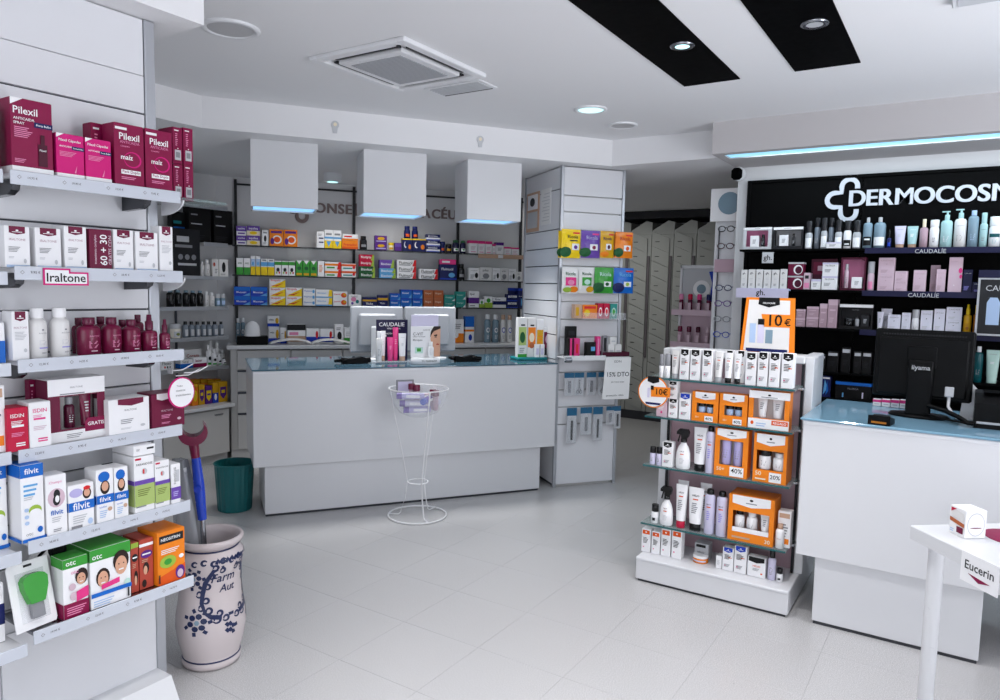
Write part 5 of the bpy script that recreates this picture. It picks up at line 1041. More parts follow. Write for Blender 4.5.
def cross_outline(parent, x, z, s, y, m, wd, depth=.014):
    """rounded cross outline left open on the right where the first letter sits"""
    pts = []

    def arc(cx, cz, r, a0, a1, n=10):
        for i in range(n + 1):
            a = math.radians(a0 + (a1 - a0) * i / n)
            pts.append((cx + r * math.cos(a), cz + r * math.sin(a)))
    r = s * .19
    pts.append((x + r, z + s * .28)); arc(x, z + s * .34, r, 0, 180)
    pts.append((x - r, z + r)); arc(x - s * .34, z, r, 90, 270); pts.append((x - r, z - r)); arc(x, z - s * .34, r, 180, 360); pts.append((x + r, z - s * .26))
    N = len(pts)
    L, R = [], []
    for i, p in enumerate(pts):
        a, b = pts[max(0, i - 1)], pts[min(N - 1, i + 1)]
        dx, dz = b[0] - a[0], b[1] - a[1]
        l = math.hypot(dx, dz) or 1
        L.append((p[0] - dz / l * wd / 2, p[1] + dx / l * wd / 2)); R.append((p[0] + dz / l * wd / 2, p[1] - dx / l * wd / 2))
    vs = [(a, y - depth, b) for a, b in L] + [(a, y - depth, b) for a, b in R] + [(a, y, b) for a, b in L] + [(a, y, b) for a, b in R]
    fs = []
    for i in range(N - 1):
        fs += [(i, i + 1, N + i + 1, N + i), (i, 2 * N + i, 2 * N + i + 1, i + 1), (N + i, N + i + 1, 3 * N + i + 1, 3 * N + i)]
    fs += [(0, N, 3 * N, 2 * N), (N - 1, 3 * N - 1, 4 * N - 1, 2 * N - 1)]
    MB().add(vs, fs, m).build('cross_outline', parent)


cross_outline(sgn, .60, 2.235, .235, .328, 'letter_taupe', .032)
lettering(sgn, 'CONSEJO', .615, 2.197, .088, .328, 'letter_taupe', gap=1.02, heavy=True)
lettering(sgn, 'FARMACÉUTICO', 1.36, 2.2, .088, .328, 'letter_taupe', gap=1.0, heavy=True)

dc = thing('drawer_cabinet', 'grey drawer cabinet along the back wall behind the counter', 'cabinet', BWL, A38)
MB().box((-.02, .02, .08), (2.74, .32, .965), 'cabinet_grey', .002).build('body', dc)
MB().box((-.02, .03, 0), (2.74, .32, .08), 'cabinet_grey').build('plinth', dc)
for i in range(6):
    for j, (z0, z1) in enumerate(((.79, .955), (.60, .765), (.41, .575), (.09, .39))):
        x = .035 + i * .452
        d_ = MB().box((x, .0, z0), (x + .44, .02, z1), 'cabinet_grey', .003).build('drawer', dc)
        MB().box((x + .0, -.004, z1 + .002), (x + .44, .012, z1 + .018), 'groove_dark', .001).build('finger_pull', d_)
tag(MB().box((-.05, -.03, .967), (2.76, .33, 1.0), 'white_laminate', .005).build('worktop', None, BWL, A38), 'pale worktop on the back wall drawer cabinet', 'worktop')

# ------------------------------------------------------------------ back counter
BC = (-3.806, 3.079, 0)
bc = thing('service_counter', 'white service counter with recessed base in front of the medicine wall', 'counter', BC, A35)
MB().box((0, 0, .015), (2.01, .55, .36), 'white_laminate', .003).build('base', bc)
MB().box((.005, .005, 0), (2.0, .54, .015), 'plinth_dark').build('plinth', bc)
MB().box((-.072, -.032, .342), (2.115, -.002, .962), 'white_laminate', .003).build('front_panel', bc)
MB().box((-.072, .0, .342), (-.045, .70, .962), 'white_laminate', .003).build('side_panel', bc)
MB().box((-.072, -.034, .955), (2.115, .0, .9745), 'white_panel', .004).build('top_trim', bc)
MB().box((-.04, .02, .36), (2.1, .6, .955), 'cabinet_grey').build('body', bc)
tag(MB().box((-.078, -.036, .9755), (2.125, .745, .985), 'counter_glass_blue', .003).build('glass_top', None, BC, A35), 'blue grey glass top of the back counter', 'glass top')

# ------------------------------------------------------------------ slatted display column
CO = (-2.609, 4.852, 0)
co = thing('display_column', 'white slatted display column with sweets and blister packs', 'display column', CO, A37)
MB().box((.03, .03, .0), (.51, .72, 2.44), 'cabinet_grey').build('core', co)
for x in (0, .52):
    MB().box((x, 0, 0), (x + .024, .03, 2.468), 'aluminium', .003).build('post', co)
Z = [2.466, 2.25, 2.128, 1.993, 1.857, 1.721, 1.585, 1.449, 1.313, 1.177, 1.041, .905, .769, .633, .498, .02]
for z1, z0 in zip(Z[:-1], Z[1:]):
    MB().box((.026, .006, z0 + .004), (.519, .03, z1 - .004), 'white_panel', .002).build('slat_panel', co)
Z2 = [2.466, 2.30, 2.0, 1.86, 1.722, 1.585, 1.451, 1.328, 1.19, 1.0, .02]
for z1, z0 in zip(Z2[:-1], Z2[1:]):
    MB().box((.006, .034, z0 + .004), (.03, .72, z1 - .004), 'white_panel', .002).build('side_slat_panel', co)
MB().box((.02, .03, 0), (.028, .72, 2.44), 'groove_dark').build('groove_backing', co)
MB().box((.0, .72, 0), (.52, .75, 2.468), 'aluminium', .003).build('rear_post', co)
po = thing('notice', 'orange framed notice pinned high on the column side', 'notice', (CO[0], CO[1], 0), A37)
MB().box((.001, .43, 2.01), (.006, .70, 2.33), 'tan', .001).build('frame', po)
MB().box((-.002, .46, 2.19), (.001, .67, 2.31), 'white').build('sheet', po)
MB().box((-.002, .46, 2.04), (.001, .67, 2.17), 'lightgrey').build('sheet', po)
MB().prism([(.565 + .05 * math.cos(a), 2.25 + .035 * math.sin(a)) for a in [math.radians(30 * i) for i in range(12)]], -.004, -.002, 'charcoal', 'x').build('print', po)
po = thing('notice', 'white paper notice next to the orange framed one on the column', 'notice', (CO[0], CO[1], 0), A37)
MB().box((.003, .20, 2.05), (.006, .40, 2.33), 'paper').build('sheet', po)
pm = MB()
for i in range(9):
    pm.box((.0022, .225, 2.08 + i * .026), (.0028, .37 - .02 * (i % 3), 2.085 + i * .026), 'lightgrey')
pm.build('print', po)
# column tray shelf and hanging hooks
cs = thing('column_shelf', 'narrow white lipped shelf of small boxes on the column', 'shelf', CO, A37)
MB().box((.0, -.13, 1.024), (.56, .0, 1.034), 'white_laminate', .002).build('board', cs)
MB().box((.0, -.136, 1.008), (.35, -.13, 1.046), 'white_plastic', .002).build('front_lip', cs)
MB().rod((.01, -.134, 1.016), (.06, -.134, 1.016), .02, 'steel').build('bracket', cs)
tr = thing('cosmetic_tray', 'dark maroon tray of white cubes on the column shelf', 'tray', (CO[0], CO[1], 0), A37)
MB().box((.33, -.125, 1.035), (.56, -.02, 1.041), 'darkplum', .002).box((.33, -.125, 1.041), (.56, -.12, 1.07), 'darkplum', .001).box((.33, -.025, 1.041), (.56, -.02, 1.07), 'darkplum', .001).box((.555, -.12, 1.041), (.56, -.025, 1.07), 'darkplum', .001).build('tray_body', tr)
ds = thing('discount_sign', 'white A4 discount sign with black lettering hanging on the column shelf', 'sign', CO, A37)
MB().prism([(.325, .71), (.555, .705), (.565, 1.03), (.345, 1.03)], -.145, -.141, 'paper', 'y').build('sheet', ds)
lm = MB()
for s, x, z, w_, b in (('ISDIN', .42, 1.0, .06, False), ('15% DTO', .362, .90, .19, True), ('EN TODO ISDIN', .40, .84, .11, False), ('promoción válida', .36, .735, .15, False)):
    v2, f2, tw, th = text_geo(s, b)
    lm.add([(x + a * w_ / tw, -.1456, z + b_ * w_ / tw) for a, b_ in v2], f2, C('charcoal'))
lm.build('lettering', ds)


def blister(x, z, w, h, tool, lab):
    t = thing('blister_pack', lab, 'blister pack', (CO[0], CO[1], 0), A37, 'manicure tools hanging on the column')
    MB().box((x, -.032, z - h), (x + w, -.0305, z), 'lightgrey', .0004).build('backing_card', t)
    MB().box((x, -.0336, z - h * .22), (x + w, -.0322, z), 'denim', .0003).build('header', t)
    MB().box((x + w * .1, -.048, z - h * .97), (x + w * .9, -.0322, z - h * .24), 'clear_plastic', .004).build('bubble', t)
    cx = x + w / 2; m = MB()
    if tool == 's':
        m.tube([(cx - .004, -.04, z - h * .3), (cx, -.04, z - h * .6), (cx + .010, -.04, z - h * .75)], .003, 'steel', 6).tube([(cx + .004, -.04, z - h * .3), (cx, -.04, z - h * .6), (cx - .010, -.04, z - h * .75)], .003, 'steel', 6)
        for s in (-1, 1):
            m.tube([(cx + s * .013 + .010 * math.cos(a), -.04, z - h * .83 + .012 * math.sin(a)) for a in [math.radians(30 * i) for i in range(12)]], .0028, 'steel', 6, True)
    elif tool == 'b':
        m.box((cx - .008, -.044, z - h * .9), (cx + .008, -.036, z - h * .35), 'black_plastic', .003)
    else:
        m.box((cx - .010, -.043, z - h * .85), (cx - .002, -.037, z - h * .35), 'steel', .001).box((cx + .002, -.043, z - h * .85), (cx + .010, -.037, z - h * .35), 'steel', .001)
    m.build('tool', t)
    MB().rod((cx, 0, z - .006), (cx, -.06, z - .006), .002, 'steel', 6).build('hook', t)


for i, (x, tl, lab) in enumerate(((.055, 't', 'leftmost hanging pack of tweezers in the upper blister row'), (.14, 's', 'hanging pack of scissors, second in the upper blister row'), (.245, 't', 'hanging pack of clippers, third in the upper blister row'), (.345, 's', 'hanging pack beside the discount sign in the upper blister row'))):
    blister(x, .905, .082, .18, tl, lab)
for i, (x, w, h, tl, lab) in enumerate(((.085, .085, .28, 'b', 'longest black handled tool pack, leftmost in the lower blister row'), (.20, .10, .22, 't', 'clear wide pack, second in the lower blister row'), (.31, .085, .27, 'b', 'round handled tool pack in the middle of the lower blister row'), (.425, .07, .15, 't', 'short pale pack, fourth in the lower blister row'), (.495, .06, .18, 'b', 'dark blue narrow pack at right end of the lower blister row'))):
    blister(x, .632, w, h, tl, lab)
# acrylic sweet tray
at = thing('acrylic_tray', 'clear acrylic tray of sweet packs below the candy bags', 'tray', CO, A37)
MB().box((.155, -.10, 1.318), (.53, -.002, 1.323), 'clear_plastic').box((.155, -.104, 1.318), (.53, -.10, 1.37), 'clear_plastic').box((.155, -.1, 1.323), (.159, -.002, 1.40), 'clear_plastic').build('tray_body', at)

# ------------------------------------------------------------------ dispensary behind
random.seed(8)
for k in range(9):
    x0 = -3.95 + k * .268
    t = thing('pharmacy_drawer_tower', ['grey pull-out drawer tower in the dim dispensary, %s' % s for s in ('hidden end', 'second behind the column', 'beside the column edge', 'second right of the column', 'third right of the column', 'fourth right of the column', 'behind the lip balm display', 'right behind the lip balm display', 'behind the spectacle rack')][k], 'drawer unit', (x0, 8.1, 0), 0, 'pull-out drawer towers')
    MB().box((.004, .02, .1), (.264, .6, 2.2), 'drawer_grey', .003).build('carcass', t)
    MB().prism([(.004, 2.2), (.264, 2.2), (.264, 2.34), (.19, 2.36), (.004, 2.25)], .03, .6, 'drawer_grey', 'y').build('top_cap', t)
    MB().box((.0, .0, 0), (.268, .6, .1), 'plinth_dark').build('plinth', t)
    MB().box((.222, .006, .75), (.252, .02, 1.95), 'drawer_strip', .002).build('grip_strip', t)
    for j in range(12):
        z = .12 + j * .17
        zt = min(2.195, z + .166)
        sl = .085
        d_ = MB().prism([(.008, z + sl), (.218, z), (.218, zt - .004), (.008, min(2.24, zt + sl - .004))], .004, .02, 'drawer_grey', 'y').build('drawer', t)
        MB().box((.05, .001, z + .12), (.10, .0038, z + .128), 'charcoal').build('label', d_)
tag(MB().box((-4.4, 8.05, 2.38), (-1.2, 8.7, 2.465), 'upright_black', .004).build('top_fascia'), 'dark fascia above the drawer towers', 'fascia')
t = thing('surface_lamp', 'added tube lamp on the dispensary ceiling, unseen behind the column', 'ceiling light', (-3.55, 6.9, ZL))  # fitting and its light added to brighten the drawer towers, hidden from view
MB().box((-.06, -.5, -.05), (.06, .5, 0), 'white_plastic', .006).build('housing', t)
MB().box((-.045, -.48, -.056), (.045, .48, -.05), 'lamp_white').build('diffuser', t)
l = area_light('dispensary_fill', (0, 0, -.06), (0, 0, -1), .08, .95, 9, (1, .98, .93)); l.parent = t
# lip balm display
ld = thing('lip_balm_display', 'pale counter display holding rows of lip balms in the dispensary', 'display stand', (-2.13, 6.2, 0))
MB().box((0, .03, 0), (.42, .06, 1.77), 'palepink', .003).build('back_panel', ld)
for x in (0, .37):
    MB().box((x, 0, 0), (x + .02, .06, 1.775), 'white_panel', .003).build('side_frame', ld)
MB().box((0, 0, 1.745), (.39, .06, 1.775), 'white_panel', .003).build('top_frame', ld)
MB().box((.02, .024, 1.45), (.37, .03, 1.745), 'lightgrey', .001).build('header_card', ld)
MB().prism([(.19 + .075 * math.cos(a), 1.57 + .075 * math.sin(a)) for a in [math.radians(18 * i) for i in range(20)]], .018, .023, 'white', 'y').build('logo_disc', ld)
MB().prism([(.19 + .04 * math.cos(a), 1.57 + .04 * math.sin(a)) for a in [math.radians(18 * i) for i in range(20)]], .014, .017, 'steelblue', 'y').build('logo_core', ld)
MB().prism([(.26, 1.46), (.35, 1.46), (.36, 1.73), (.25, 1.72), (.28, 1.62)], .018, .023, 'royal', 'y').build('figure_print', ld)
for z in (1.34, 1.06):
    MB().box((-.03, -.10, z), (.37, .03, z + .02), 'white_panel', .003).box((-.03, -.105, z), (.37, -.10, z + .05), 'palepink', .002).build('tray', ld)
for zi, z in enumerate((1.36, 1.08)):
    for i in range(4):
        bl = thing('lip_balm', '%s lip balm %s in the dispensary display' % (('pink capped', 'red capped', 'rose capped', 'dark capped')[i], ('on the upper tray', 'on the lower tray')[zi]), 'lip balm', (-2.09 + i * .08, 6.145, z), 0, 'lip balms in the display')
        MB().lathe([(.018, 0), (.02, .004), (.02, .11), (.014, .115)], P('mauve' if zi else 'wine'), 12).build('body', bl)
        MB().lathe([(.019, .116), (.02, .12), (.02, .155), (.015, .165)], P(('pink', 'crimson', 'hotpink', 'navy')[i] if not zi else ('maroon', 'wine', 'darkplum', 'palepink')[i]), 12).build('cap', bl)
        MB().box((-.012, -.0225, .03), (.012, -.0205, .09), 'palepink').build('label', bl)
# spectacle rack
sr = thing('spectacle_rack', 'narrow white rack of reading glasses beside the cosmetics wall', 'display rack', (-1.68, 5.66, 0))
MB().box((0, 0, 0), (.20, .03, 2.1), 'white_panel', .003).build('panel', sr)
MB().rod((.04, -.02, .1), (.04, -.02, 2.05), .006, 'chrome_dark').build('pole', sr)
MB().box((.02, -.05, 1.70), (.18, 0, 1.80), 'mauve', .003).build('pocket', sr)
pl = thing('disc_placard', 'white placard with a plain pale blue disc above the glasses', 'placard', (-1.715, 5.63, 0))
MB().box((0, 0, 2.09), (.235, .006, 2.34), 'white', .002).build('card', pl)
MB().prism([(.145 + .085 * math.cos(a), 2.225 + .085 * math.sin(a)) for a in [math.radians(15 * i) for i in range(24)]], -.006, -.001, 'steelblue', 'y').build('disc', pl)
for i, z in enumerate((2.03, 1.90, 1.58, 1.46, 1.34, 1.22)):
    c_ = ('black', 'darkplum', 'navy', 'purple', 'grey', 'royal')[i]
    g = thing('reading_glasses', '%s framed reading glasses %s on the rack' % (('black', 'wine', 'navy', 'purple', 'grey', 'blue')[i], ('topmost', 'second from top', 'below the pink pocket', 'fourth from top', 'second from bottom', 'lowest')[i]), 'glasses', (-1.58, 5.61, z), 0, 'reading glasses on the rack')
    for s in (-1, 1):
        MB().tube([(s * .034 + .027 * math.cos(a), 0, .021 * math.sin(a)) for a in [math.radians(24 * j) for j in range(15)]], .0035, P(c_), 6, True).build('rim', g)
        MB().tube([(s * .062, 0, .008), (s * .066, .02, .008), (s * .066, .05, 0)], .003, P(c_), 6).build('temple', g)
        MB().lathe([(.025, 0), (.001, .001)], 'clear_plastic', 12).build('lens', g).matrix_local = Matrix.Translation((s * .034, 0, 0)) @ Matrix.Rotation(math.pi / 2, 4, 'X') @ Matrix.Diagonal((1, .8, 1, 1))
    MB().tube([(-.008, 0, .006), (0, 0, .010), (.008, 0, .006)], .003, P(c_), 6).build('bridge', g)

# ------------------------------------------------------------------ cosmetics wall
bk = thing('cosmetics_shelving', 'black wall unit with dark shelves of skincare under the white sign', 'shelving', (0, 5.45, 0))
for a, b in ((-1.375, -.635), (-.632, .30), (.303, 1.6)):
    MB().box((a, -.03, .3), (b, -.002, 2.345), 'black_board', .002).build('back_board', bk)
MB().box((-1.385, -.045, 2.33), (1.6, -.03, 2.352), 'black_board', .002).build('top_frame', bk)
MB().box((-1.385, -.045, .3), (-1.36, -.03, 2.335), 'black_board', .002).build('side_frame', bk)
for z, a in ((1.848, -1.36), (1.577, -1.36), (1.325, -1.05), (1.035, -1.05), (.862, -1.05)):
    s = MB().box((a, -.27, z - .014), (1.5, -.03, z), 'black_board', .002).build('shelf', bk)
    if z > 1.3:
        x0 = -.57
        st_ = MB().box((x0, -.276, z - .034), (1.5, -.27, z + .002), 'deepnavy', .001).build('brand_strip', s)
for i, (x, z) in enumerate(((-.29, 1.831), (-.31, 1.560))):
    v2, f2, tw, th = text_geo('CAUDALÍE', False)
    MB().add([(x + a * .165 / tw, -.2768, z - .002 + b * .165 / tw) for a, b in v2], f2, C('lightgrey')).build('lettering', [c for c in bk.children if c.name.startswith('shelf')][i])
sg = thing('wall_sign', 'white raised sign lettering with cross outline on the black wall', 'sign', (0, 5.42, 0))
cross_outline(sg, -.712, 2.188, .255, 0, 'sign_white', .03)
lettering(sg, 'DERMOCOSMÉTICA', -.712, 2.143, .104, 0, 'sign_white', gap=.92, heavy=True)
cm = thing('security_camera', 'small black dome camera on a white base by the cosmetics sign', 'camera', (-1.45, 5.42, 2.405))
MB().lathe([(.045, 0), (.05, .01), (.05, .03)], 'white_plastic', 18).build('base', cm).rotation_euler = (math.pi / 2, 0, 0)
MB().box((-.045, -.07, -.045), (.03, -.02, .04), 'black_gloss', .018).build('dome', cm)
gs = thing('brand_tag', 'small grey square brand tag under the top cosmetics shelf', 'sign', (0, 5.16, 0))
MB().box((-1.20, 0, 1.752), (-1.125, .004, 1.826), 'lightgrey', .001).build('card', gs)
v2, f2, tw, th = text_geo('gh.')
MB().add([(-1.19 + a * .055 / tw, -.0006, 1.785 + b * .055 / tw) for a, b in v2], f2, C('charcoal')).build('lettering', gs)
gs = thing('brand_tray', 'pale blue lipped tray with dark letters holding slim white boxes', 'tray', (0, 5.15, 0))
MB().box((-1.345, -.04, 1.566), (-1.005, .022, 1.577), 'paleblue', .002).build('base', gs)
MB().box((-1.35, -.046, 1.513), (-1.005, -.04, 1.580), 'palelilac', .001).build('front_lip', gs)
v2, f2, tw, th = text_geo('gh.')
MB().add([(-1.215 + a * .06 / tw, -.0468, 1.546 + b * .06 / tw) for a, b in v2], f2, C('charcoal')).build('lettering', gs)
fc = thing('framed_card', 'dark framed product card with a pale bottle print at the right edge', 'display card', (0, 5.12, 0))
MB().box((.05, 0, 1.325), (.40, .012, 1.665), 'lightgrey', .002).build('frame', fc)
MB().box((.062, -.003, 1.337), (.39, 0, 1.655), 'charcoal', .001).build('card', fc)
MB().box((.05, -.002, 1.665), (.40, .012, 1.71), 'deepnavy', .001).build('header', fc)
MB().prism([(.10, 1.39), (.165, 1.39), (.165, 1.52), (.15, 1.55), (.115, 1.55), (.10, 1.52)], -.006, -.0031, 'paleblue', 'y').build('bottle_print', fc)
v2, f2, tw, th = text_geo('CAUDALIE', False)
MB().add([(.09 + a * .22 / tw, -.0036, 1.605 + b * .22 / tw) for a, b in v2], f2, C('lightgrey')).build('lettering', fc)

# ------------------------------------------------------------------ right counter
rc = thing('service_counter', 'white counter with recessed base in front of the cosmetics wall', 'counter', (0, 3.568, 0))
MB().box((-.518, 0, .015), (.14, .6, .335), 'white_laminate', .003).build('base', rc)
MB().box((-.512, .005, 0), (.135, .6, .015), 'plinth_dark').build('plinth', rc)
MB().box((-.60, -.028, .328), (1.6, 0, .950), 'white_laminate', .003).build('front_panel', rc)
MB().box((-.60, 0, .328), (-.575, .68, .950), 'white_laminate', .003).build('side_panel', rc)
MB().box((-.57, .02, .335), (1.6, .6, .945), 'cabinet_grey').build('body', rc)
MB().box((-.602, -.03, .945), (1.6, .0, .966), 'white_panel', .004).build('top_trim', rc)
tag(MB().box((-.612, -.036, .967), (1.62, .70, .978), 'counter_glass_aqua', .003).build('glass_top', None, (0, 3.568, 0)), 'pale aqua glass top of the right counter', 'glass top')
mo = thing('monitor', 'black computer monitor seen from behind on the aqua counter', 'monitor', (-.157, 3.93, .9785), math.radians(-4))
MB().box((-.205, -.005, .085), (.205, .03, .412), 'black_plastic', .008).build('screen_shell', mo)
MB().box((-.185, -.022, .10), (.185, -.005, .375), 'black_plastic', .008).build('rear_bulge', mo)
vents = MB()
for i in range(30):
    vents.box((-.17 + i * .0115, -.0065, .385), (-.164 + i * .0115, -.005, .392), 'charcoal')
vents.build('vent_row', mo)
MB().box((-.06, -.034, .235), (.06, -.022, .335), 'black_plastic', .003).build('mount_plate', mo)
nk = MB().box((-.052, -.058, .012), (.052, -.034, .27), 'black_plastic', .006).build('neck', mo)
v2, f2, tw, th = text_geo('iiyama')
MB().add([(-.035 + a * .075 / tw, -.0586, .235 + b * .075 / tw) for a, b in v2], f2, C('silver')).build('badge', nk)
MB().lathe([(.125, 0), (.13, .006), (.12, .014), (.05, .018)], 'black_plastic', 28, .62).build('stand_base', mo)
cr = thing('card_reader', 'small black card reader at the front of the aqua counter', 'card reader', (-.285, 3.60, .9785), math.radians(-6))
MB().prism([(-.055, 0), (.055, 0), (.055, .02), (-.055, .042)], -.044, .044, 'black_plastic', 'x').build('body', cr)
MB().box((-.034, -.03, .035), (.034, .02, .038), 'charcoal', .001).build('screen', cr)
MB().box((-.03, -.057, .008), (.03, -.055, .016), 'amber').build('contacts', cr)
cb = thing('cable_bundle', 'black and white cables tangled beneath the black monitor', 'cable', (-.02, 3.86, .985))
MB().tube([(-.1, .0, .06), (-.03, -.02, .045), (.02, -.06, .03), (.06, -.09, .01), (.09, -.10, .012)], .011, 'black_plastic', 8).build('black_cable', cb)
MB().tube([(-.12, .02, .02), (-.04, -.05, .012), (.03, -.10, .012), (.08, -.12, .01)], .005, 'black_plastic', 8).build('black_cable', cb)
MB().tube([(-.02, .03, .12), (-.02, .03, .06), (.0, .0, .03), (.03, -.02, .02)], .007, 'white_plastic', 8).build('white_cable', cb)
MB().box((-.038, .018, .105), (-.002, .042, .15), 'lightgrey', .003).build('connector', cb)
wc = thing('paper_dispenser', 'curved white holder between black monitor and printer', 'holder', (.035, 3.97, .979))
MB().prism([(-.03, 0), (.04, 0), (.045, .08), (.04, .14), (.01, .175), (-.015, .18), (-.02, .12)], -.015, .015, 'white_plastic', 'y').build('body', wc)
MB().lathe([(.02, 0), (.045, .002), (.05, .01)], 'white_plastic', 18).build('foot', wc)
pr = thing('receipt_printer', 'black receipt printer at right end of the aqua counter', 'printer', (.17, 3.86, .9785))
MB().prism([(-.1, 0), (.1, 0), (.1, .15), (-.04, .15), (-.1, .11)], -.11, .12, 'black_plastic', 'x').build('body', pr)
MB().box((-.10, -.103, .02), (.11, -.100, .03), 'silver', .001).build('trim', pr)
MB().box((-.08, -.06, .151), (.1, .06, .156), 'black_gloss', .002).build('lid', pr)

# ------------------------------------------------------------------ sun-care stand
sd = thing('display_stand', 'white free-standing display with four glass shelves of sun-care products', 'display stand', (0, 3.552, 0))
MB().box((-1.396, 0, .012), (-.623, .69, .122), 'white_laminate', .004).build('base', sd)
MB().box((-1.396, -.004, .115), (-.623, .69, .132), 'white_panel', .004).build('base_top', sd)
MB().box((-1.385, .01, 0), (-.635, .68, .012), 'plinth_dark').build('plinth', sd)
MB().box((-1.34, .31, .132), (-.66, .33, 1.21), 'mauve_panel', .002).build('back_panel', sd)
for x in (-1.385, -.652):
    MB().box((x, .26, .132), (x + .042, .37, 1.235), 'white_laminate', .004).build('post', sd)
    MB().box((x + (.043 if x < -1 else -.013), .25, .132), (x + (.055 if x < -1 else -.001), .262, 1.2), 'charcoal', .001).build('slot_rail', sd)
MB().box((-1.343, .25, 1.20), (-.652, .38, 1.24), 'white_laminate', .006).build('top_rail', sd)
MB().box((-.682, .372, .85), (-.622, .62, 1.235), 'white_laminate', .006).build('side_wing', sd)
for z in (.307, .624, .888, 1.095):
    g = MB().box((-1.395, .045, z - .008), (-.655, .262, z), 'shelf_glass').build('glass_shelf', sd)
    MB().box((-1.395, .043, z - .0085), (-.655, .046, z + .0005), 'glass_edge').build('glass_edge', g)
    MB().box((-.668, .20, z - .02), (-.645, .26, z - .009), 'steel', .002).build('clip', g)
pt = MB()
for s, z in (('HOMEOPATÍA', .56), ('AMALGAMA', .275)):
    v2, f2, tw, th = text_geo(s, False)
    pt.add([(-1.17 + a * .27 / tw, .3092, z + b * .27 / tw) for a, b in v2], f2, C('palepink'))
pt.build('panel_lettering', sd)
ps = thing('price_poster', 'orange bordered poster with black ten euro offer above the sun-care stand', 'poster', (0, 3.86, 0))
MB().prism([(-.985, 1.242), (-.715, 1.242), (-.725, 1.525), (-.965, 1.525)], 0, .004, 'orange', 'y').build('card', ps)
MB().prism([(-.968, 1.25), (-.742, 1.25), (-.748, 1.512), (-.95, 1.512)], -.0012, -.0002, 'offwhite', 'y').build('panel', ps)
MB().prism([(-.90, 1.525), (-.80, 1.525), (-.797, 1.49), (-.85, 1.475), (-.903, 1.49)], -.0025, -.0013, 'black', 'y').build('brand_flag', ps)
MB().prism([(-.87, 1.375), (-.728, 1.375), (-.735, 1.44), (-.885, 1.44)], -.0025, -.0013, 'orange', 'y').build('offer_box', ps)
MB().prism([(-.955, 1.244), (-.75, 1.244), (-.75, 1.262), (-.955, 1.262)], -.0025, -.0013, 'navy', 'y').build('foot_band', ps)
lm = MB()
for s, x, z, w_ in (('10', -.845, 1.410, .064), ('€', -.77, 1.402, .03), ('HELIOCARE', -.88, 1.497, .06)):
    v2, f2, tw, th = text_geo(s)
    lm.add([(x + a * w_ / tw, -.0032, z + b * w_ / tw) for a, b in v2], f2, C('black' if s != 'HELIOCARE' else 'white'))
lm.build('lettering', ps)
for i, (x, w_, h_, c_) in enumerate(((-.94, .03, .10, 'paleblue'), (-.90, .032, .11, 'palelilac'), (-.86, .035, .07, 'steelblue'))):
    MB().box((x, -.0025, 1.29), (x + w_, -.0013, 1.29 + h_), c_).build('bottle_print', ps)
    if i == 1:
        MB().box((x, -.0032, 1.385), (x + w_, -.0026, 1.415), 'black').build('bottle_print', ps)
rd = thing('round_sign', 'round white orange-rimmed sign with ten euro offer on the stand', 'sign', (-1.346, 3.575, 1.02))
cir = lambda r, n=32: [(r * math.cos(2 * math.pi * i / n), r * math.sin(2 * math.pi * i / n)) for i in range(n)]
MB().prism(cir(.083), 0, .003, 'orange', 'y').build('rim', rd)
MB().prism(cir(.077), -.0012, -.0002, 'white', 'y').build('card', rd)
MB().prism([(-.03, .083), (.03, .083), (.032, .055), (0, .045), (-.032, .055)], -.0025, -.0013, 'black', 'y').build('brand_flag', rd)
MB().prism([(-.01, -.025), (.092, -.02), (.094, .032), (-.012, .028)], -.0025, -.0013, 'orange', 'y').build('offer_box', rd)
MB().prism([(-.035, -.066), (.04, -.066), (.045, -.055), (-.04, -.055)], -.0025, -.0013, 'navy', 'y').build('foot_band', rd)
MB().box((-.03, -.0025, -.03), (-.018, -.0013, .02), 'palelilac').box((-.012, -.0038, .012), (.004, -.0028, .034), 'black').build('bottle_print', rd)
v2, f2, tw, th = text_geo('10€')
MB().add([(.018 + a * .062 / tw, -.0032, .006 + b * .062 / tw) for a, b in v2], f2, C('black')).build('lettering', rd)
MB().box((.02, .003, .06), (.05, .03, .074), 'clear_plastic', .001).build('clip', rd)

# ------------------------------------------------------------------ vase with crutch and wrapped umbrella
vx, vy = -2.514, 1.76
va = thing('ceramic_urn', 'tall glazed ceramic pharmacy jar with blue painted flowers on the floor', 'vase', (vx, vy, 0))
VP = [(.085, 0), (.112, .006), (.116, .025), (.109, .034), (.112, .05), (.126, .10), (.135, .16), (.133, .21), (.122, .28), (.117, .34), (.120, .40), (.130, .445), (.127, .465), (.110, .485), (.108, .495), (.126, .505), (.130, .52), (.124, .53), (.112, .525), (.105, .50), (.105, .40), (.12, .2), (.1, .03), (.02, .02)]
MB().lathe(VP, 'vase_glaze', 40, caps=True).build('body', va)


def vr(z):
    for (r0, z0), (r1, z1) in zip(VP[:17], VP[1:17]):
        if z0 <= z <= z1 and z1 > z0:
            return r0 + (r1 - r0) * (z - z0) / (z1 - z0)
    return .12


CA = math.atan2(-vy, -vx)          # the painted side faces the shop


def vp(s, z, e=.001):
    """painted-side coordinates: s metres around the jar (to the right), z height"""
    a = CA + s / .122
    r = vr(z) + e
    return (r * math.cos(a), r * math.sin(a), z)


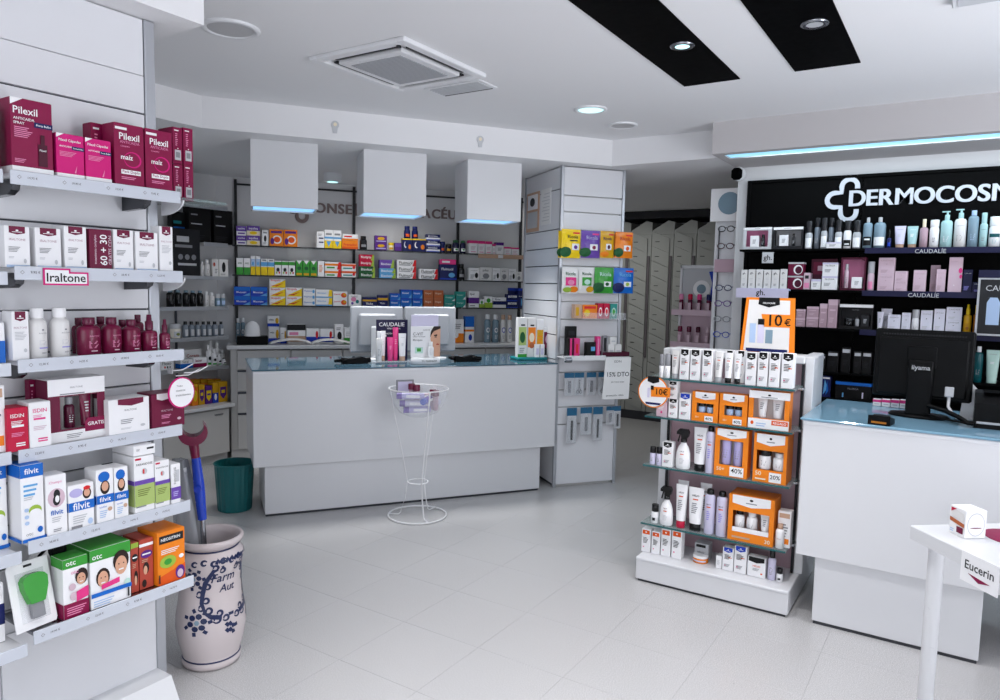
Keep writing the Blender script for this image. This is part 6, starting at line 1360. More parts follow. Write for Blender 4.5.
def stroke(pts, wd, e=.0012):
    """brush stroke lying on the glaze"""
    mb = MB(); N = len(pts); vs = []
    for i, (s, z) in enumerate(pts):
        a, b = pts[max(0, i - 1)], pts[min(N - 1, i + 1)]
        dx, dz = b[0] - a[0], b[1] - a[1]; l = math.hypot(dx, dz) or 1
        k = wd * 1.35 * (.35 + .65 * math.sin(math.pi * (i + .5) / N))
        vs += [vp(s - dz / l * k / 2, z + dx / l * k / 2, e), vp(s + dz / l * k / 2, z - dx / l * k / 2, e)]
    return vs, [(2 * i, 2 * i + 1, 2 * i + 3, 2 * i + 2) for i in range(N - 1)]


pa = MB()


def curl(cx, cz, r, a0, a1, wd, k=.35):
    n = 14
    pts = [(cx + r * (1 - k * i / n) * math.cos(math.radians(a0 + (a1 - a0) * i / n)), cz + r * (1 - k * i / n) * math.sin(math.radians(a0 + (a1 - a0) * i / n))) for i in range(n + 1)]
    pa.add(*stroke(pts, wd), 'vase_blue')


def flower(cx, cz, r):
    for i in range(6):
        a = math.radians(60 * i + 15)
        ex, ez = cx + r * .75 * math.cos(a), cz + r * .75 * math.sin(a)
        pts = [(ex + r * .36 * math.cos(t), ez + r * .34 * math.sin(t)) for t in [math.radians(45 * k) for k in range(8)]]
        pa.add([vp(s, z, .0012) for s, z in pts], [tuple(range(8))], 'vase_blue')
    pa.add([vp(cx + r * .3 * math.cos(t), cz + r * .3 * math.sin(t), .0016) for t in [math.radians(60 * k) for k in range(6)]], [tuple(range(6))], 'steelblue')
    for i in range(7):
        a = math.radians(51 * i)
        pa.add(*stroke([(cx + r * 1.15 * math.cos(a), cz + r * 1.15 * math.sin(a)), (cx + r * 1.6 * math.cos(a + .1), cz + r * 1.6 * math.sin(a + .1))], .012), 'vase_blue')


flower(-.066, .385, .030); flower(-.05, .215, .034); flower(.212, .385, .030); flower(.21, .215, .034)
for i in range(9):
    curl(-.055 + i * .034, .447 + .006 * (i % 2), .011, 30, 330, .007)
for mz in (0, 1):
    sgnx = 1 if not mz else -1
    ox = 0 if not mz else .15
    X = lambda s: ox + sgnx * s
    pa.add(*stroke([(X(-.02), .25), (X(-.035), .29), (X(-.03), .33), (X(-.02), .37), (X(.01), .415), (X(.05), .43)], .014), 'vase_blue')
    pa.add(*stroke([(X(-.02), .25), (X(.0), .235), (X(.03), .228), (X(.075), .232)], .014), 'vase_blue')
    for (s, z, r) in ((-.044, .325, .013), (-.036, .272, .012), (.02, .222, .014), (.052, .222, .012), (.018, .43, .012), (-.018, .30, .012), (-.008, .26, .013), (-.012, .355, .012), (.006, .395, .011), (.03, .245, .012), (.045, .415, .011)):
        curl(X(s), z, r, 200, 560, .007)
for i in range(7):
    pa.add(*stroke([(.02 + i * .018, .445 + .008 * (i % 2)), (.028 + i * .018, .46), (.034 + i * .018, .448)], .012), 'vase_blue')
    pa.add(*stroke([(.05 + (i % 4) * .013, .20 - .012 * (i // 2)), (.062 + (i % 4) * .010, .185 - .012 * (i // 2))], .012), 'vase_blue')
pa.build('painted_scrolls', va)
tx = MB()
for s, a0, z, w_ in (('Farm', .005, .385, .095), ('Aut', .035, .34, .065)):
    v2, f2, tw, th = text_geo(s)
    tx.add([vp(a0 + (a + .25 * b) * w_ / tw, z + b * w_ / tw, .0018) for a, b in v2], f2, 'vase_blue')
tx.build('painted_lettering', va)
for z in (.036, .487):
    MB().tube([((vr(z) + .0005) * math.cos(2 * math.pi * i / 40), (vr(z) + .0005) * math.sin(2 * math.pi * i / 40), z) for i in range(40)], .0035, 'vase_blue', 6, True).build('painted_band', va)
cu = thing('crutch', 'blue and plum elbow crutch standing in the ceramic jar', 'crutch', (vx + .01, vy - .02, .03))
MB().rod((.02, .0, 0), (-.005, -.02, .62), .011, 'steel').build('lower_tube', cu)
MB().rod((.02, 0, 0), (.019, -.001, .03), .017, 'black_plastic').build('rubber_foot', cu)
MB().tube([(-.003, -.018, .57), (-.012, -.024, .70), (-.022, -.03, .82)], [.017, .021, .017], P('royal'), 12).build('upper_tube', cu)
MB().tube([(-.016, -.026, .755), (-.045, -.006, .765), (-.08, .018, .76)], [.015, .018, .016], P('royal'), 10).build('handle', cu)
MB().rod((.004, -.04, .70), (.014, -.05, .70), .014, P('royal'), 10).build('adjuster', cu)
MB().tube([(-.022, -.03, .81), (-.03, -.034, .88)], [.016, .02], P('maroon'), 10).build('cuff_stem', cu)
# trough shaped arm cuff, open towards the top, seen end on from the shop
va_ = Vector((vx, vy, 0)).normalized(); rt_ = Vector((va_.y, -va_.x, 0))
cf = MB(); n = 16; vs = []
for dv in (-.035, .035):
    for ra, rb in ((.054, 0), (.040, .022)):
        for i in range(n + 1):
            a = math.radians(172 + 212 * i / n)
            p = rt_ * (ra * math.cos(a)) + va_ * dv + Vector((-.032, -.034, .925 + rb + ra * .95 * math.sin(a)))
            vs.append(p)
m1 = n + 1
fs = []
for i in range(n):
    fs += [(i, i + 1, 2 * m1 + i + 1, 2 * m1 + i), (m1 + i, 3 * m1 + i, 3 * m1 + i + 1, m1 + i + 1), (i, m1 + i, m1 + i + 1, i + 1), (2 * m1 + i, 2 * m1 + i + 1, 3 * m1 + i + 1, 3 * m1 + i)]
fs += [(0, 2 * m1, 3 * m1, m1), (n, m1 + n, 3 * m1 + n, 2 * m1 + n)]
cf.add(vs, fs, P('maroon'), False).build('arm_cuff', cu)
ub = thing('wrapped_umbrella', 'grey plastic-wrapped umbrella bundle leaning in the ceramic jar', 'umbrella', (vx - .03, vy - .03, .03))
random.seed(3)
n, rows = 14, 9; vs = []
for j in range(rows):
    t = j / (rows - 1)
    for i in range(n):
        a = 2 * math.pi * i / n
        r = (.028 + .028 * math.sin(math.pi * min(1, t * 1.02)) ** .7) * (1 + .22 * math.sin(5 * a + 3 * t) * (.4 + t))
        vs.append((-.045 * t + r * math.cos(a), -.05 * t + r * .8 * math.sin(a), .05 + .76 * t))
MB().add(vs, [(j * n + i, j * n + (i + 1) % n, (j + 1) * n + (i + 1) % n, (j + 1) * n + i) for j in range(rows - 1) for i in range(n)], 'bag_film', True).add(vs[-n:], [tuple(range(n))], 'bag_film').build('plastic_wrap', ub)
for k in range(3):
    MB().rod((.012 * k - .012, .01 * (k % 2), 0), (-.055 + .02 * k, -.05 + .012 * (k % 2), .78), .009, 'grey' if k % 2 else 'lightgrey').build('umbrella_stick', ub)

# ------------------------------------------------------------------ waste bin and wire basket stand
bn = thing('waste_bin', 'dark teal ribbed plastic waste bin by the counter end', 'bin', (-4.113, 3.075, 0))
n = 48; vs = []
for (r, z) in ((.105, 0), (.108, .004), (.126, .30), (.13, .315), (.13, .325), (.122, .325), (.118, .29), (.10, .01)):
    for i in range(n):
        k = .0028 * (i % 2) if .003 < z < .305 and r > .105 else 0
        a = 2 * math.pi * i / n
        vs.append(((r + k) * math.cos(a), (r + k) * math.sin(a), z))
MB().add(vs, [(j * n + i, j * n + (i + 1) % n, (j + 1) * n + (i + 1) % n, (j + 1) * n + i) for j in range(7) for i in range(n)], 'bin_teal').add(vs[-n:], [tuple(range(n))], 'bin_teal').build('body', bn)
MB().tube([(.131 * math.cos(2 * math.pi * i / 40), .131 * math.sin(2 * math.pi * i / 40), .322) for i in range(40)], .005, 'bin_teal', 6, True).build('rim', bn)
bx, by = -3.02, 3.70
wk = thing('wire_basket_stand', 'white wire floor stand holding a clear bowl before the counter', 'basket stand', (bx, by, 0))
ring = lambda r, z, n=40: [(r * math.cos(2 * math.pi * i / n), r * math.sin(2 * math.pi * i / n), z) for i in range(n)]
MB().tube(ring(.195, .008), .006, 'wire_white', 8, True).build('base_ring', wk)
MB().tube(ring(.068, .235), .004, 'wire_white', 8, True).build('middle_ring', wk)
MB().tube(ring(.198, .868), .0036, 'wire_white', 8, True).build('top_ring', wk)
for k in range(3):
    a = math.radians(-29 + 120 * k)
    q = lambda r, z, da=0: (r * math.cos(a + da), r * math.sin(a + da), z)
    MB().tube([q(.195, .868), q(.155, .66), q(.105, .42), q(.07, .235), q(.085, .12), q(.115, .02), q(.13, .008), q(.193, .008)], .0042, 'wire_white', 8).build('wire_leg', wk)
bw = [(.196, .872), (.188, .82), (.165, .76), (.125, .71), (.07, .685), (.01, .68)]
MB().lathe(bw, 'clear_plastic', 32, caps=False).build('bowl', wk).modifiers.new('thick', 'SOLIDIFY').thickness = .0025
BK = [(.01, -.02, .728, 10, 'lilac', 'violet', 'lowest lilac tube lying in the clear bowl'), (.0, -.045, .772, 4, 'palelilac', 'violet', 'pale lilac tube in the middle of the bowl pile'), (-.005, -.07, .822, -3, 'lilac', 'violet', 'violet capped tube on top of the bowl pile'), (.03, .06, .775, -20, 'palelilac', 'white', 'pale tube at the back of the clear bowl'), (.085, -.01, .80, 75, 'violet', 'royal', 'royal blue capped tube at right side of the bowl'), (-.095, -.01, .79, 100, 'white', 'grey', 'white tube leaning at left side of the bowl'), (-.035, .085, .80, 30, 'mauve', 'charcoal', 'dusty tube with dark cap at the left rear of the bowl')]
for i, (dx, dy, z, an, c1, c2, lab) in enumerate(BK):
    t = thing('squeeze_tube', lab, 'tube', (bx + dx, by + dy, z), math.radians(an + 35), 'sample tubes in the wire basket')
    MB().rod((-.06, 0, 0), (.085, 0, .004), .023, P(c1), 12, .021).build('body', t)
    MB().rod((-.095, 0, 0), (-.06, 0, 0), .022, P(c2), 12).build('cap', t)
    MB().box((-.03, -.0245, -.008), (.06, -.0225, .010), 'white', .0005).build('label', t)
for i, (dx, dy, z, lab) in enumerate(((-.045, -.02, .835, 'wine capped sample bottle standing left in the bowl'), (-.005, -.015, .83, 'wine capped sample bottle second in the bowl'), (.08, .05, .80, 'wine capped sample bottle at rear of the bowl'), (.12, .03, .80, 'wine capped sample bottle at right rim of the bowl'))):
    t = thing('sample_bottle', lab, 'bottle', (bx + dx, by + dy, z), 0, 'sample bottles in the wire basket')
    MB().lathe([(.016, -.07), (.018, -.066), (.018, .02), (.014, .024)], P('mauve'), 14).build('body', t)
    MB().lathe([(.0225, .024), (.023, .026), (.023, .056), (.02, .062)], P('maroon'), 14).build('cap', t)
t = thing('sample_card', 'grey edged blister card sticking out at left of the bowl', 'card', (bx - .12, by - .0, .82), math.radians(50))
MB().box((-.06, -.004, 0), (.06, .004, .095), 'grey', .002).build('card', t)
MB().box((-.048, -.006, .012), (.048, -.004, .083), 'palelilac', .001).build('print', t)

# ------------------------------------------------------------------ white table in the foreground
an = math.atan2(.228, .27)
tb = thing('table', 'white laminate table with round leg in the right foreground', 'table', (-.117, 2.891, 0), an)
MB().box((0, -1.1, .69), (.75, 0, .74), 'white_laminate', .003).build('tabletop', tb)
for (x, y) in ((.07, -.05), (.68, -.05), (.07, -1.04), (.68, -1.04)):
    MB().lathe([(.022, 0), (.025, .004), (.025, .69)], 'white_plastic', 20, c=(x, y)).build('leg', tb)
e = tag(MB().box((-.0024, -.395, .646), (-.0008, -.245, .742), 'white', .0002).build('edge_label', tb), '', '')
del e['category']; del e['label']
lm = MB()
v2, f2, tw, th = text_geo('Eucerin')
lm.add([(-.003, -.262 - a * .115 / tw, .704 + b * .115 / tw) for a, b in v2], f2, C('charcoal'))
lm.add([(-.003, -.275, .678), (-.003, -.365, .672), (-.003, -.32, .660)], [(0, 1, 2)], C('plum'))
lm.build('label_print', e)
for i, (x, y, rx, ry, lab) in enumerate(((.16, -.36, .03, .065, 'small magenta oval mat at the table edge above the brand label'), (.27, -.16, .09, .10, 'large magenta round mat at the right edge of the table'))):
    t = tag(MB().lathe([(rx, 0), (rx, .0015)], C('plum'), 32, ry / rx).build('round_mat', None, (-.117 + x * math.cos(an) - y * math.sin(an), 2.891 + x * math.sin(an) + y * math.cos(an), .7405), an), lab, 'mat')

# ------------------------------------------------------------------ things on the back counter
pmat('monitor_white', '92959B', 0.45)
nrm = Vector((-math.cos(math.radians(34.6)), math.sin(math.radians(34.6)), 0))


def on_bc(x, y, z=.9855):
    c, s = math.cos(A35), math.sin(A35)
    return (BC[0] + x * c - y * s, BC[1] + x * s + y * c, z)


for (x, lab, wd) in ((.855, 'left of two white monitors seen from behind on the back counter', .40), (1.275, 'right of two white monitors seen from behind, behind the face card', .41)):
    t = thing('monitor', lab, 'monitor', on_bc(x, .50), A35 - .06, 'white till monitors')
    MB().box((-wd / 2, 0, .05), (wd / 2, .03, .40), 'monitor_white', .01).build('screen_shell', t)
    MB().box((-wd / 2 + .06, -.035, .10), (wd / 2 - .06, 0, .345), 'monitor_white', .02).build('rear_bulge', t)
    MB().box((-.05, -.05, .004), (.05, -.035, .25), 'lightgrey', .006).build('neck', t)
    MB().lathe([(.13, 0), (.13, .008), (.06, .014)], 'lightgrey', 24, .7).build('stand_base', t)
dk = thing('display_card', 'navy skincare display card standing on the back counter', 'display card', on_bc(.90, .255), A35)
MB().box((-.10, .03, .004), (.135, .036, .31), 'poster', .001).build('card', dk)
MB().box((-.13, -.07, 0), (.15, .06, .012), 'clear_plastic', .003).build('plinth', dk)
lm = MB()
for s, x, z, w_, b in (('CAUDALIE', -.08, .275, .19, False), ('VINOHYDRA', -.02, .245, .1, False), ('Hidratación', -.08, .21, .10, False)):
    v2, f2, tw, th = text_geo(s, b)
    lm.add([(x + a * w_ / tw, .0292, z + b_ * w_ / tw) for a, b_ in v2], f2, C('white'))
lm.box((-.08, .0285, .185), (-.025, .0292, .197), 'white')
lm.build('lettering', dk)
fcd = thing('display_card', 'white display card with a womans face print on a round base', 'display card', on_bc(1.125, .12), A35)
MB().lathe([(.105, 0), (.11, .004), (.11, .04), (.10, .046)], 'white_plastic', 32, .55).build('base', fcd)
MB().box((-.11, .0, .046), (.11, .006, .27), 'white', .001).build('card', fcd)
MB().box((-.10, .03, .046), (.105, .036, .35), 'palelilac', .001).build('rear_card', fcd)
fp = MB()
fp.prism([(.045, .05), (.11, .05), (.11, .27), (.06, .268), (.04, .22), (.035, .18), (.04, .15), (.05, .12), (.06, .10)], -.0016, -.0004, 'skin', 'y')
fp.prism([(.11, .272), (.06, .27), (.038, .235), (.032, .19), (.042, .21), (.06, .235), (.11, .255)], -.003, -.0017, 'hair', 'y')
fp.prism([(.062, .2), (.085, .2), (.085, .212), (.062, .208)], -.003, -.0017, 'hair', 'y')
fp.prism([(.064, .19), (.083, .19), (.08, .196), (.068, .196)], -.003, -.0017, 'charcoal', 'y')
fp.prism([(.078, .135), (.10, .135), (.10, .143), (.084, .146)], -.003, -.0017, 'brick', 'y')
fp.build('face_print', fcd)
lm = MB()
for s, x, z, w_ in (('sesderma', -.02, .245, .05), ('C-VIT', -.095, .215, .075), ('RENEW YOUR SKIN', -.095, .195, .09), ('Blanquea', -.095, .17, .07)):
    v2, f2, tw, th = text_geo(s, False)
    lm.add([(x + a * w_ / tw, -.001, z + b_ * w_ / tw) for a, b_ in v2], f2, C('charcoal'))
lm.box((-.08, -.0012, .075), (-.02, -.0005, .12), 'mint').box((-.065, -.002, .088), (-.035, -.0013, .112), 'green')
lm.build('lettering', fcd)
v2, f2, tw, th = text_geo('TU FARMACIA', False)
bl = MB()
for a_, b_ in [(0, 0)]:
    bl.add([(-.045 + a * .12 / tw, -math.sqrt(max(0, 1 - ((-.045 + a * .12 / tw) / .1105) ** 2)) * .1105 * .55 - .001, .023 + b * .12 / tw) for a, b in v2], f2, C('charcoal'))
bl.build('base_lettering', fcd)
for (x, y, sgn_, lab) in ((.62, .22, 1, 'tangled black cables at left of the navy display card'), (1.46, .20, -1, 'black barcode scanner with coiled cable right of the face card')):
    t = thing('barcode_scanner' if sgn_ < 0 else 'cable_tangle', lab, 'scanner' if sgn_ < 0 else 'cable', on_bc(x, y), A35)
    random.seed(int(x * 100))
    for k in range(4):
        pts = [(-.12 + .06 * i, random.uniform(-.04, .04), .012 + random.uniform(0, .025)) for i in range(5)]
        MB().tube(pts, .011 if k < 3 else .006, 'black_plastic', 8).build('cable', t)
    MB().prism([(-.08, 0), (.10, 0), (.12, .03), (.06, .05), (-.02, .035), (-.08, .045)], -.03, .03, 'black_plastic', 'y').build('body', t)
    MB().box((.10, -.025, .012), (.125, .025, .035), 'black_gloss', .004).build('window', t)
dt = thing('leaflet_tray', 'teal leaflet tray at right end of the back counter', 'tray', on_bc(1.99, .25), A35)
MB().box((-.10, -.07, 0), (.15, .10, .02), 'teal', .004).build('tray_body', dt)
MB().box((.125, .0, .02), (.145, .10, .20), 'darkteal', .003).build('upright', dt)

# white dome gadget and papers on the back worktop
dg = thing('dome_gadget', 'white domed gadget on a black block on the back worktop', 'gadget', (BWL[0] + .16 * math.cos(A38) - .08 * math.sin(A38), BWL[1] + .16 * math.sin(A38) + .08 * math.cos(A38), 1.0008), A38)
MB().box((-.13, -.07, 0), (.13, .07, .075), 'black_plastic', .006).build('block', dg)
MB().lathe([(.068, .075), (.066, .12), (.058, .165), (.035, .195), (.008, .205)], 'white_plastic', 24).build('dome', dg)
pp = thing('open_newspaper', 'open white newspaper spread on the back worktop', 'newspaper', (BWL[0] + .66 * math.cos(A38) - .02 * math.sin(A38), BWL[1] + .66 * math.sin(A38) + .02 * math.cos(A38), 1.001), A38)
n = 12
for side in (-1, 1):
    vs = []
    for i in range(n + 1):
        t = i / n
        z = .045 * math.sin(math.pi * t) ** .8 * (1 - .4 * t) + .004
        vs += [(side * .36 * t, -.02, z), (side * .36 * t, .10, z + .01)]
    pg = MB().add(vs, [(2 * i, 2 * i + 2, 2 * i + 3, 2 * i + 1) for i in range(n)], 'paper', True).build('page', pp)
    pg.modifiers.new('thick', 'SOLIDIFY').thickness = .004

# comb pack standing on the lowest haircare shelf
cp = thing('comb_pack', 'white blister card with green lice comb leaning on the lowest shelf', 'comb pack', (-2.275, 1.005, .505), math.pi / 2)
cp.rotation_euler = (math.radians(-14), 0, math.pi / 2 + .1)
MB().prism([(-.06, 0), (.055, 0), (.06, .01), (.06, .20), (-.055, .20), (-.06, .19)], 0, .004, 'white', 'y').build('backing_card', cp)
MB().prism([(-.034, .145), (-.033, .12), (-.026, .095), (-.02, .075), (.02, .075), (.028, .095), (.036, .12), (.038, .145), (.03, .156), (.015, .162), (-.01, .162), (-.026, .156)], -.028, -.001, P('green'), 'y').build('comb_handle', cp)
MB().box((-.018, -.02, .03), (.02, -.004, .075), 'grey', .002).build('comb_teeth', cp)
MB().box((-.04, -.003, .022), (.042, -.0005, .17), 'clear_plastic', .001).build('bubble', cp)
MB().box((-.012, -.0012, .183), (.012, -.0002, .19), 'charcoal').build('hang_slot', cp)
pc = thing('zip_pouch', 'white and black zip pouch behind the green topped boxes', 'pouch', (-2.378, 1.085, .502), math.pi / 2)
MB().lathe([(.03, 0), (.055, .02), (.06, .10), (.055, .17), (.04, .205), (.015, .215)], P('offwhite'), 20, .6).build('body', pc)
MB().tube([(-.045, -.025, .03), (-.05, -.028, .12), (-.035, -.025, .19), (0, -.018, .215)], .005, 'black_plastic', 8).build('zip', pc)
MB().box((-.01, -.034, .16), (.045, -.015, .212), 'black_plastic', .008).build('flap', pc)

